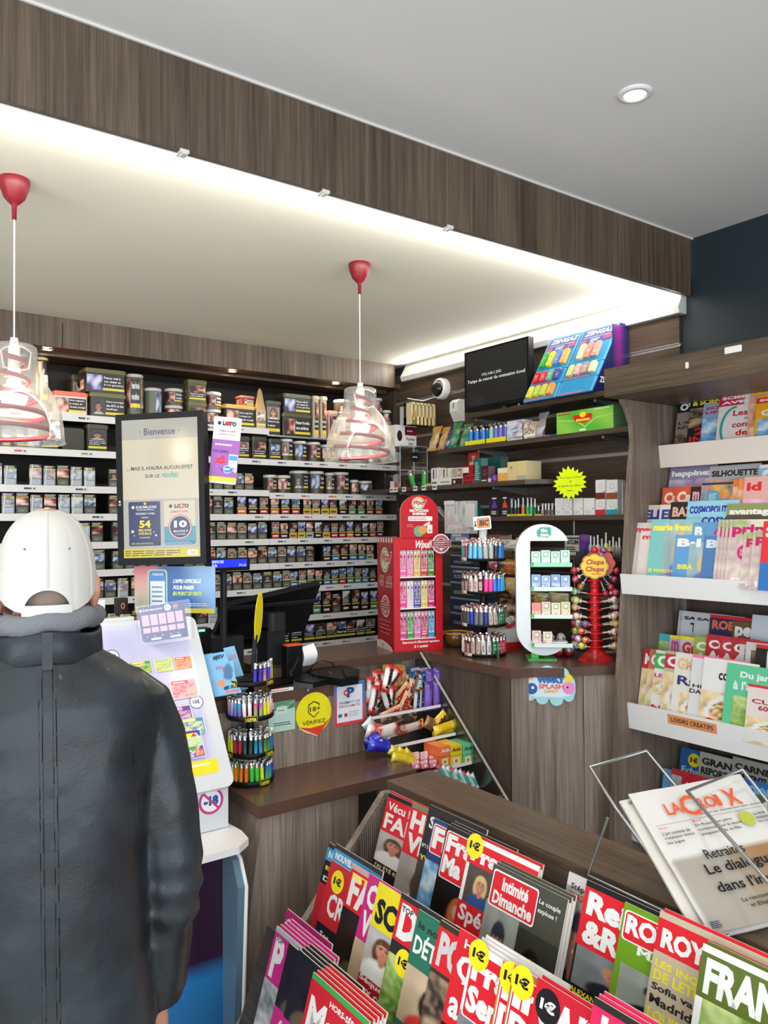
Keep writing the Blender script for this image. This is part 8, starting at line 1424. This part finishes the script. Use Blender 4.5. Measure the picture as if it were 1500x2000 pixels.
for u,v,lb,c,off,n in B:
    if 'special' in lb: c['band'] = hx('c81c28'); c['th_'] = .42; c['pic'] = 'food'; c['py'] = (0,.4)
    binmag(2,u,v,lb,off,n=n,w=.24,**c)
# ================================================================== newspaper on its wire rack
P1,P2,P3 = PD(1188,1573,1.80),PD(1412,1532,1.87),PD(1388,1826,1.56); ex = P2 - P1; ey = P1 - P3; NM = frame(P3,ex,ey); Wn,Hn = .30,.335; nn = ex.cross(ey).normalized(); sk = ex.normalized().dot(ey.normalized())
def newspaper(dz,cover,name,label,dx=0,dy=0,th=.004):
    b = MB(mats=[PAPER]); M = frame(P3 + nn*dz + ex.normalized()*dx - V((0,0,0)),ex,ey) @ Matrix.Translation((0,dy,0)); z = lambda u,v: .006*math.sin(PI*u)*(1 - v) + .003*noise.noise(V((u*4,v*4,dz*50)))
    K = hx('94724c')
    def cf(u,v):
        if not cover: return hx('c8c4bc')
        if v < .50 and u > .02: return mixc(hx('9c968c'),K,sstep(.35,.75,u + .12*noise.noise(V((u*5,v*5,3)))))
        return (.60,.585,.56)
    b.grid(24,26,lambda u,v: (u*Wn,v*Hn,z(u,v)),cf,smooth=True,M=M); b.grid(8,8,lambda u,v: ((1 - u)*Wn,v*Hn,z(1 - u,v) - th),None,hx('c8c4bc'),smooth=True,M=M)
    for a_,c_ in (((0,0),(0,1)),((1,0),(1,1)),((0,0),(1,0)),((0,1),(1,1))):
        n_ = 12; vs = []; 
        for k in range(n_ + 1): u = a_[0] + (c_[0] - a_[0])*k/n_; v = a_[1] + (c_[1] - a_[1])*k/n_; vs += [(u*Wn,v*Hn,z(u,v)),(u*Wn,v*Hn,z(u,v) - th)]
        b.add(vs,[(2*k,2*k + 1,2*k + 3,2*k + 2) for k in range(n_)],hx('c4c0b8'),M)
    if cover:
        s = Sheet(b,M,Wn,Hn,.0075); O_ = hx('d85a30')
        s.txt('LA',.20,.775,.33,.865,O_,.02); s.txt('C',.33,.74,.47,.90,O_,.02); s.txt('RO',.47,.775,.63,.865,O_,.02); s.txt('I',.635,.775,.67,.865,O_,.02); s.txt('X',.72,.76,.84,.89,O_,.02); s.lines(.45,.735,.98,.75,1,hx('6a6a6a'),.4,.0); s.rect(.05,.715,.97,.717,DK)
        s.txt('Europe',.06,.685,.13,.70,O_); s.txt('Monde',.35,.695,.42,.71,O_); s.txt("L'art comme de",.06,.64,.29,.665,DK,.01); s.txt("s'expliquer devant",.06,.605,.31,.63,DK,.01); s.txt('les juges',.06,.57,.20,.595,DK,.01); s.txt('En Russie, un père',.35,.655,.66,.68,DK,.01); s.txt('condamné pour le dessin',.35,.62,.72,.645,DK,.01); s.txt('antiguerre de sa fille',.35,.585,.69,.61,DK,.01)
        s.ell(.78,.65,.06,.055,hx('a8b048')); s.txt('La lente',.85,.66,.95,.685,DK,.01); s.txt('renaissance de',.85,.63,.99,.655,DK,.01); s.txt('Paris Saclay',.85,.60,.97,.62,DK,.01)
        s.txt('Retraites',.28,.43,.60,.495,DK,.01); s.txt('Le dialogue',.22,.31,.78,.40,BK,.015); s.txt("dans l'impasse",.22,.19,.90,.28,BK,.015); s.txt('La rencontre entre',.34,.13,.72,.155,DK,.01); s.txt('et Elisabeth Borne',.38,.09,.74,.115,DK,.01); s.lines(.02,.015,.1,.06,4,NAVY,.5)
    return tag(b.build(name),label,'newspaper')
newspaper(.0,True,'newspaper','folded white newspaper with an orange serif title and a brown photo in the wire rack'); newspaper(-.014,False,'newspaper','second newspaper lying underneath the titled one, its edge showing',-.022,-.004,.006)
wr = thing('wire_rack','bent grey steel wire newspaper rack standing on the top board of the bin','rack',(1.5,1.05,.75)); r = .0042; zb_ = .7535
e1 = (P1 - P3).normalized(); back = [PD(1205,1572,1.815),PD(1152,1499,1.885),PD(1262,1466,1.955),PD(1336,1546,1.87)]
MB(mats=[STEEL]).tube([P3 - nn*.026 + e1*.02 + ex*.05] + [back[0] - nn*.012] + back[1:3] + [back[3] - nn*.01,P3 + ex*.62 - nn*.026 + e1*.02],r).build('back_loop',wr)
c_,d_ = PD(1342,1545,1.80),PD(1450,1503,1.87); Lp = PD(1520,1745,1.50); MB(mats=[STEEL]).tube([Lp,c_,d_,PD(1560,1640,1.72)],r).build('front_loop',wr)
MB(mats=[STEEL]).tube([PD(1187,1598,1.80),(1.474,1.229,zb_),(1.463,.885,zb_),(1.59,.885,zb_),PD(1520,1755,1.70)],r).build('base_wire',wr)
MB(mats=[STEEL]).tube([PD(1228,1568,1.82),PD(1300,1556,1.85),PD(1338,1543,1.86)],r*.8).build('cross_wire',wr)
# ================================================================== the customer
fx = PD(92,1300,1.56); MX_,MY_ = fx.x,fx.y; RZ_ = -math.radians(12.6)
man = thing('person','man seen from behind in a white cap and a long dark waxed jacket','person',(MX_,MY_,0),RZ_); PMn = PM[man.name]
def finish(o,vox,smooth=4,disp=None):
    m = o.modifiers.new('r','REMESH'); m.mode = 'VOXEL'; m.voxel_size = vox; m.use_smooth_shade = True
    m = o.modifiers.new('s','SMOOTH'); m.iterations = smooth; m.factor = .5
    if disp:
        for sc,st in disp:
            t = bpy.data.textures.new('folds','CLOUDS'); t.noise_scale = sc; t.noise_depth = 2; d = o.modifiers.new('d','DISPLACE'); d.texture = t; d.strength = st; d.mid_level = .5; d.texture_coords = 'LOCAL'
def rings(b,rs,n=32,M=None):
    """closed loft through (cx, cy, z, half width, half depth, squareness)"""
    vs = []
    for cx,cy,z,a,d,e in rs:
        for i in range(n):
            t = 2*PI*i/n; c,s_ = math.cos(t),math.sin(t); vs.append((cx + a*math.copysign(abs(c)**e,c),cy + d*math.copysign(abs(s_)**e,s_),z))
    fs = [(j*n + i,j*n + (i + 1) % n,(j + 1)*n + (i + 1) % n,(j + 1)*n + i) for j in range(len(rs) - 1) for i in range(n)] + [tuple(range(n))[::-1],tuple(range((len(rs) - 1)*n,len(rs)*n))]
    return b.add(vs,fs,W1,M,True)
SKM = mat('skin',hx('c48a74'),.5); 
SKM.node_tree.nodes['Principled BSDF'].inputs['Subsurface Weight'].default_value = .1; SKM.node_tree.nodes['Principled BSDF'].inputs['Subsurface Radius'].default_value = (.02,.008,.004)
b = MB(mats=[SKM])
b.sphere((0,.02,1.505),.1,nu=28,nv=20,sc=(.80,.98,1.12),M=PMn); rings(b,[(0,.0,1.24,.075,.07,1),(0,.005,1.36,.062,.062,1),(0,.02,1.46,.064,.066,1)],M=PMn)
b.sphere((0,.085,1.44),.05,nu=16,nv=10,sc=(1,.8,.8),M=PMn); b.sphere((0,.125,1.485),.02,nu=12,nv=8,sc=(.8,1,1.3),M=PMn)
for sx in (-1,1):
    b.sphere((sx*.086,.006,1.447),.036,nu=16,nv=10,sc=(.32,.62,1.12),M=PMn); b.sphere((sx*.094,-.002,1.456),.022,nu=12,nv=8,sc=(.3,.8,1.2),M=PMn)
rings(b,[(0,0,.80,.16,.10,.9),(0,0,1.0,.15,.10,.9),(0,0,1.2,.17,.10,.9),(0,0,1.28,.12,.08,.9)],M=PMn)
for sx in (-1,1):
    b.tube([(sx*.09,0,.85),(sx*.10,0,.45),(sx*.10,-.01,.08)],.05,n=14,M=PMn,radii=[.08,.055,.042])
    b.tube([(sx*.10,-.03,.04),(sx*.10,.05,.035),(sx*.11,.14,.025)],.03,n=12,M=PMn,radii=[.035,.038,.03])
    b.tube([(sx*.17,0,1.22),(sx*.232,-.03,.87),(sx*.214,.03,.575)],.03,n=14,M=PMn,radii=[.045,.036,.026])
    hb = V((sx*.212,.034,.575)); dn = V((-.05*sx,.12,-1)).normalized(); sd = V((0,1,.12)).normalized(); pl_ = dn.cross(sd)
    b.tube([hb,hb + dn*.035,hb + dn*.07,hb + dn*.09],.03,n=14,M=PMn,radii=[.024,.028,.030,.026]); 
    for k,(ln,of) in enumerate(((.066,.028),(.075,.010),(.070,-.009),(.054,-.026))):
        a_ = hb + dn*.085 + sd*of; k1 = a_ + dn*ln*.45 - pl_*sx*.004; k2 = k1 + dn*ln*.3 + pl_*sx*.012; k3 = k2 + dn*ln*.2 + pl_*sx*.018; b.tube([hb + dn*.05 + sd*of*.8,a_,k1,k2,k3],.009,n=10,M=PMn,radii=[.010,.0095,.009,.0085,.0065])
    a_ = hb + dn*.03 + sd*.022; b.tube([a_,a_ + sd*.022 + dn*.03,a_ + sd*.026 + dn*.058],.01,n=10,M=PMn,radii=[.012,.0105,.008])
o = b.build('body',man); finish(o,.0045,3)
hair = MB(mats=[mat('grey_stubble',hx('8a786c'),.8)]); hair.grid(40,10,lambda u,v: ((.083 - .004*v)*math.cos(PI*(1 + u)),.02 + .100*math.sin(PI*(1 + u)),1.428 + .05*v),None,smooth=True,M=PMn); bump(MATS['grey_stubble'],400,.6); hair.build('hair',man)
# trousers and shoes
tr = MB(mats=[mat('dark_trousers',(.02,.022,.03),.8)])
for sx in (-1,1): rings(tr,[(sx*.10,-.01,.07,.07,.075,1),(sx*.10,0,.45,.08,.085,1),(sx*.085,0,.78,.10,.11,1)],M=PMn)
rings(tr,[(0,0,.70,.17,.12,1),(0,0,.95,.165,.12,1)],M=PMn); o = tr.build('trousers',man); finish(o,.012,3)
for sx in (-1,1): MB(mats=[BLACK]).add([],[]).tube([(sx*.10,-.05,.045),(sx*.10,.05,.045),(sx*.115,.16,.035)],.045,n=14,M=PMn,radii=[.042,.047,.038]).build('shoe',man)
# jacket
JM = mat('waxed_jacket',(.016,.020,.023),.42,spec=.4,coat=.08); 
N,L,bs = nodes(JM); tc = N.new('ShaderNodeTexCoord'); n1 = N.new('ShaderNodeTexNoise'); n1.inputs['Scale'].default_value = 7; n1.inputs['Detail'].default_value = 6; n2 = N.new('ShaderNodeTexNoise'); n2.inputs['Scale'].default_value = 220
rp = N.new('ShaderNodeValToRGB'); rp.color_ramp.elements[0].color = (.007,.010,.0125,1); rp.color_ramp.elements[1].color = (.022,.031,.038,1); rp.color_ramp.elements[0].position = .3; rp.color_ramp.elements[1].position = .75
rr_ = N.new('ShaderNodeMapRange'); rr_.inputs[1].default_value = .3; rr_.inputs[2].default_value = .7; rr_.inputs[3].default_value = .30; rr_.inputs[4].default_value = .55
ad = N.new('ShaderNodeMath'); ad.operation = 'MULTIPLY_ADD'; ad.inputs[1].default_value = 12; bp2 = N.new('ShaderNodeBump'); bp2.inputs['Strength'].default_value = .35; bp2.inputs['Distance'].default_value = .0015
L.new(tc.outputs['Object'],n1.inputs[0]); L.new(tc.outputs['Object'],n2.inputs[0]); L.new(n1.outputs[0],rp.inputs[0]); L.new(rp.outputs[0],bs.inputs['Base Color']); L.new(n1.outputs[0],rr_.inputs[0]); L.new(rr_.outputs[0],bs.inputs['Roughness']); L.new(n1.outputs[0],ad.inputs[0]); L.new(n2.outputs[0],ad.inputs[2]); L.new(ad.outputs[0],bp2.inputs['Height']); L.new(bp2.outputs[0],bs.inputs['Normal'])
j = MB(mats=[JM])
def fold(x,z,sx): return 0
TR = [(0,.0,.40,.210,.165,.85),(0,.0,.55,.205,.160,.85),(0,0,.75,.198,.150,.85),(0,0,.95,.198,.142,.85),(0,0,1.10,.212,.138,.85),(0,0,1.18,.216,.132,.85),(0,0,1.235,.208,.122,.85),(0,0,1.275,.185,.110,.9),(0,0,1.305,.148,.098,.95),(0,0,1.335,.104,.086,1),(0,.0,1.36,.088,.080,1)]
rings(j,TR,48,M=PMn)
for sx in (-1,1):
    pts = [(.135,0,1.262),(.178,0,1.212),(.200,0,1.14),(.226,-.02,1.02),(.238,-.03,.93),(.242,-.036,.895),(.241,-.036,.872),(.242,-.036,.850),(.240,-.034,.825),(.240,-.03,.80),(.234,-.022,.775),(.230,-.012,.74),(.228,0,.69),(.220,.015,.635),(.214,.025,.59)]; rad = [.050,.066,.066,.062,.059,.060,.053,.061,.052,.060,.051,.058,.052,.053,.045]
    j.tube([(sx*x,y,z) for x,y,z in pts],.06,n=24,M=PMn,radii=rad)
o = j.build('jacket',man); finish(o,.0075,5,[(.22,.016),(.07,.003)])
# collar, knitted hood edge, seams
b = MB(mats=[JM]); 
def loop(a,d,z0,z1,th,n=48,M=PMn,cy=0,flare=.0):
    vs = []
    for i in range(n):
        t = 2*PI*i/n
        for k,(rr0,z) in enumerate(((0,z0),(flare,z1),(flare - th,z1),(-th,z0))): vs.append(((a + rr0)*math.cos(t),cy + (d + rr0)*math.sin(t),z + .006*math.sin(t*3)))
    return vs,[(i*4 + k,((i + 1) % n)*4 + k,((i + 1) % n)*4 + (k + 1) % 4,i*4 + (k + 1) % 4) for i in range(n) for k in range(4)]
vs,fs = loop(.106,.098,1.315,1.378,.012,flare=-.004); b.add(vs,fs,W1,PMn,True); o = b.build('collar',man); m = o.modifiers.new('b','BEVEL'); m.width = .003
MB(mats=[JM]).box((-.009,-.101,1.312),(.009,-.0945,1.382),M=PMn).build('collar_loop',man)
HG = mat('grey_fleece',(.17,.175,.195),.95); bump(HG,160,.9,.003)
MB(mats=[HG]).tube([((.088 + .006*math.sin(5*t))*math.cos(t),(.084)*math.sin(t),1.392 + .010*math.sin(t + 2.4) + .003*math.sin(t*7)) for t in [2*PI*k/40 for k in range(40)]],.021,n=12,M=PMn,closed=True).build('hood_edge',man)
def back_y(z,x=0):
    for a_,c_ in zip(TR,TR[1:]):
        if a_[2] <= z <= c_[2]: t_ = (z - a_[2])/(c_[2] - a_[2]); d = a_[4] + (c_[4] - a_[4])*t_; w_ = a_[3] + (c_[3] - a_[3])*t_; return -d*(1 - min(.98,abs(x)/w_)**2.35)**(1/2.35)
    return -.15
for x0 in (-.012,.012): 
    o = MB(mats=[JM]).tube([(x0 + .012*(1.3 - z) ,back_y(z,x0) - .0005,z) for z in [1.32 - .03*k for k in range(30)]],.0035,n=6,M=PMn).build('back_seam',man)
    sw_ = o.modifiers.new('w','SHRINKWRAP'); sw_.target = [c for c in bpy.data.objects if c.name == 'jacket'][0]; sw_.wrap_method = 'NEAREST_SURFACEPOINT'; sw_.wrap_mode = 'ABOVE_SURFACE'; sw_.offset = .0012
o = MB(mats=[JM]).tube([(x,y,z) for x,y,z in ((.150,-.09,1.275),(.165,-.115,1.21),(.172,-.13,1.13),(.178,-.12,1.04),(.185,-.10,.95))],.0035,n=6,M=PMn).build('sleeve_seam',man)
sw_ = o.modifiers.new('w','SHRINKWRAP'); sw_.target = bpy.data.objects['jacket']; sw_.wrap_mode = 'ABOVE_SURFACE'; sw_.offset = .001
# cap
CAPM = mat('white_cotton',(.60,.585,.555),.85); bump(CAPM,900,.25,.0005)
zt_,z0_ = 1.613,1.424
def capz(az): # lower rim
    d = abs(((az + PI/2 + PI) % (2*PI)) - PI); return z0_ + (.044*(1 - (d/.46)**2)**.5 if d < .46 else 0) + .042*math.cos(az)**4 - .008
def capp(u,v,off=0):
    az = 2*PI*u; zl = capz(az); t = v; z = zl + (zt_ - zl)*math.sin(t*PI/2); k = min(1,max(0,(z - z0_)/(zt_ - z0_))); rad = max(0,1 - k**3.2)**(1/2.3); se = 1 - .012*max(0,1 - abs(((az/(PI/3)) - .5) % 1 - .5)*18)*(1 - k*.5)
    return ((.0935*rad*se + off)*math.cos(az),.012 + (.108*rad*se + off)*math.sin(az),z)
b = MB(mats=[CAPM]); b.grid(120,26,lambda u,v: capp(u,v),None,smooth=True,M=PMn); b.grid(120,26,lambda u,v: capp(1 - u,v,-.002 if v < .98 else 0),None,smooth=True,M=PMn); b.build('cap',man)
cap = bpy.data.objects['cap']
b = MB(mats=[CAPM]); 
for k in range(6):
    u = (k*PI/3 + PI/6)/(2*PI); b.tube([capp(u,v/16 + .02,.0006) for v in range(16)],.0011,n=6,M=PMn)
    for s_ in (-.006,.006): b.tube([capp(u + s_*(1 - v/18),v/16 + .02,.0002) for v in range(16)],.0007,n=5,M=PMn)
b.build('panel_seams',cap); MB(mats=[CAPM]).sphere((0,.012,zt_ + .001),.008,sc=(1,1,.5),M=PMn).build('cap_button',cap)
b = MB(mats=[mat('eyelet',(.2,.19,.18),.8)])
for u in (-.25 - .075,-.25 + .075): p_ = capp(u,.42,.0012); b.sphere(p_,.0022,nu=8,nv=6,M=PMn)
b.build('eyelets',cap)
b = MB(mats=[mat('cap_strap',(.58,.62,.61),.6)]); b.grid(16,3,lambda u,v: ((.0945)*math.cos(-PI/2 + (u - .5)*.98),.012 + .1095*math.sin(-PI/2 + (u - .5)*.98),z0_ - .012 + .020*v),None,smooth=True,M=PMn); b.build('strap',cap)
b = MB(mats=[CAPM]); b.grid(20,8,lambda u,v: (.085*math.cos(PI*u)*(1 - .25*v),.012 + (.098 + .0*v)*math.sin(PI*u)*(1 if v < .01 else 1) + .075*v*math.sin(PI*u)**.6,z0_ + .006 - .018*v - .012*math.cos(PI*u)**2),None,smooth=True,M=PMn); o = b.build('brim',cap); m = o.modifiers.new('t','SOLIDIFY'); m.thickness = .003
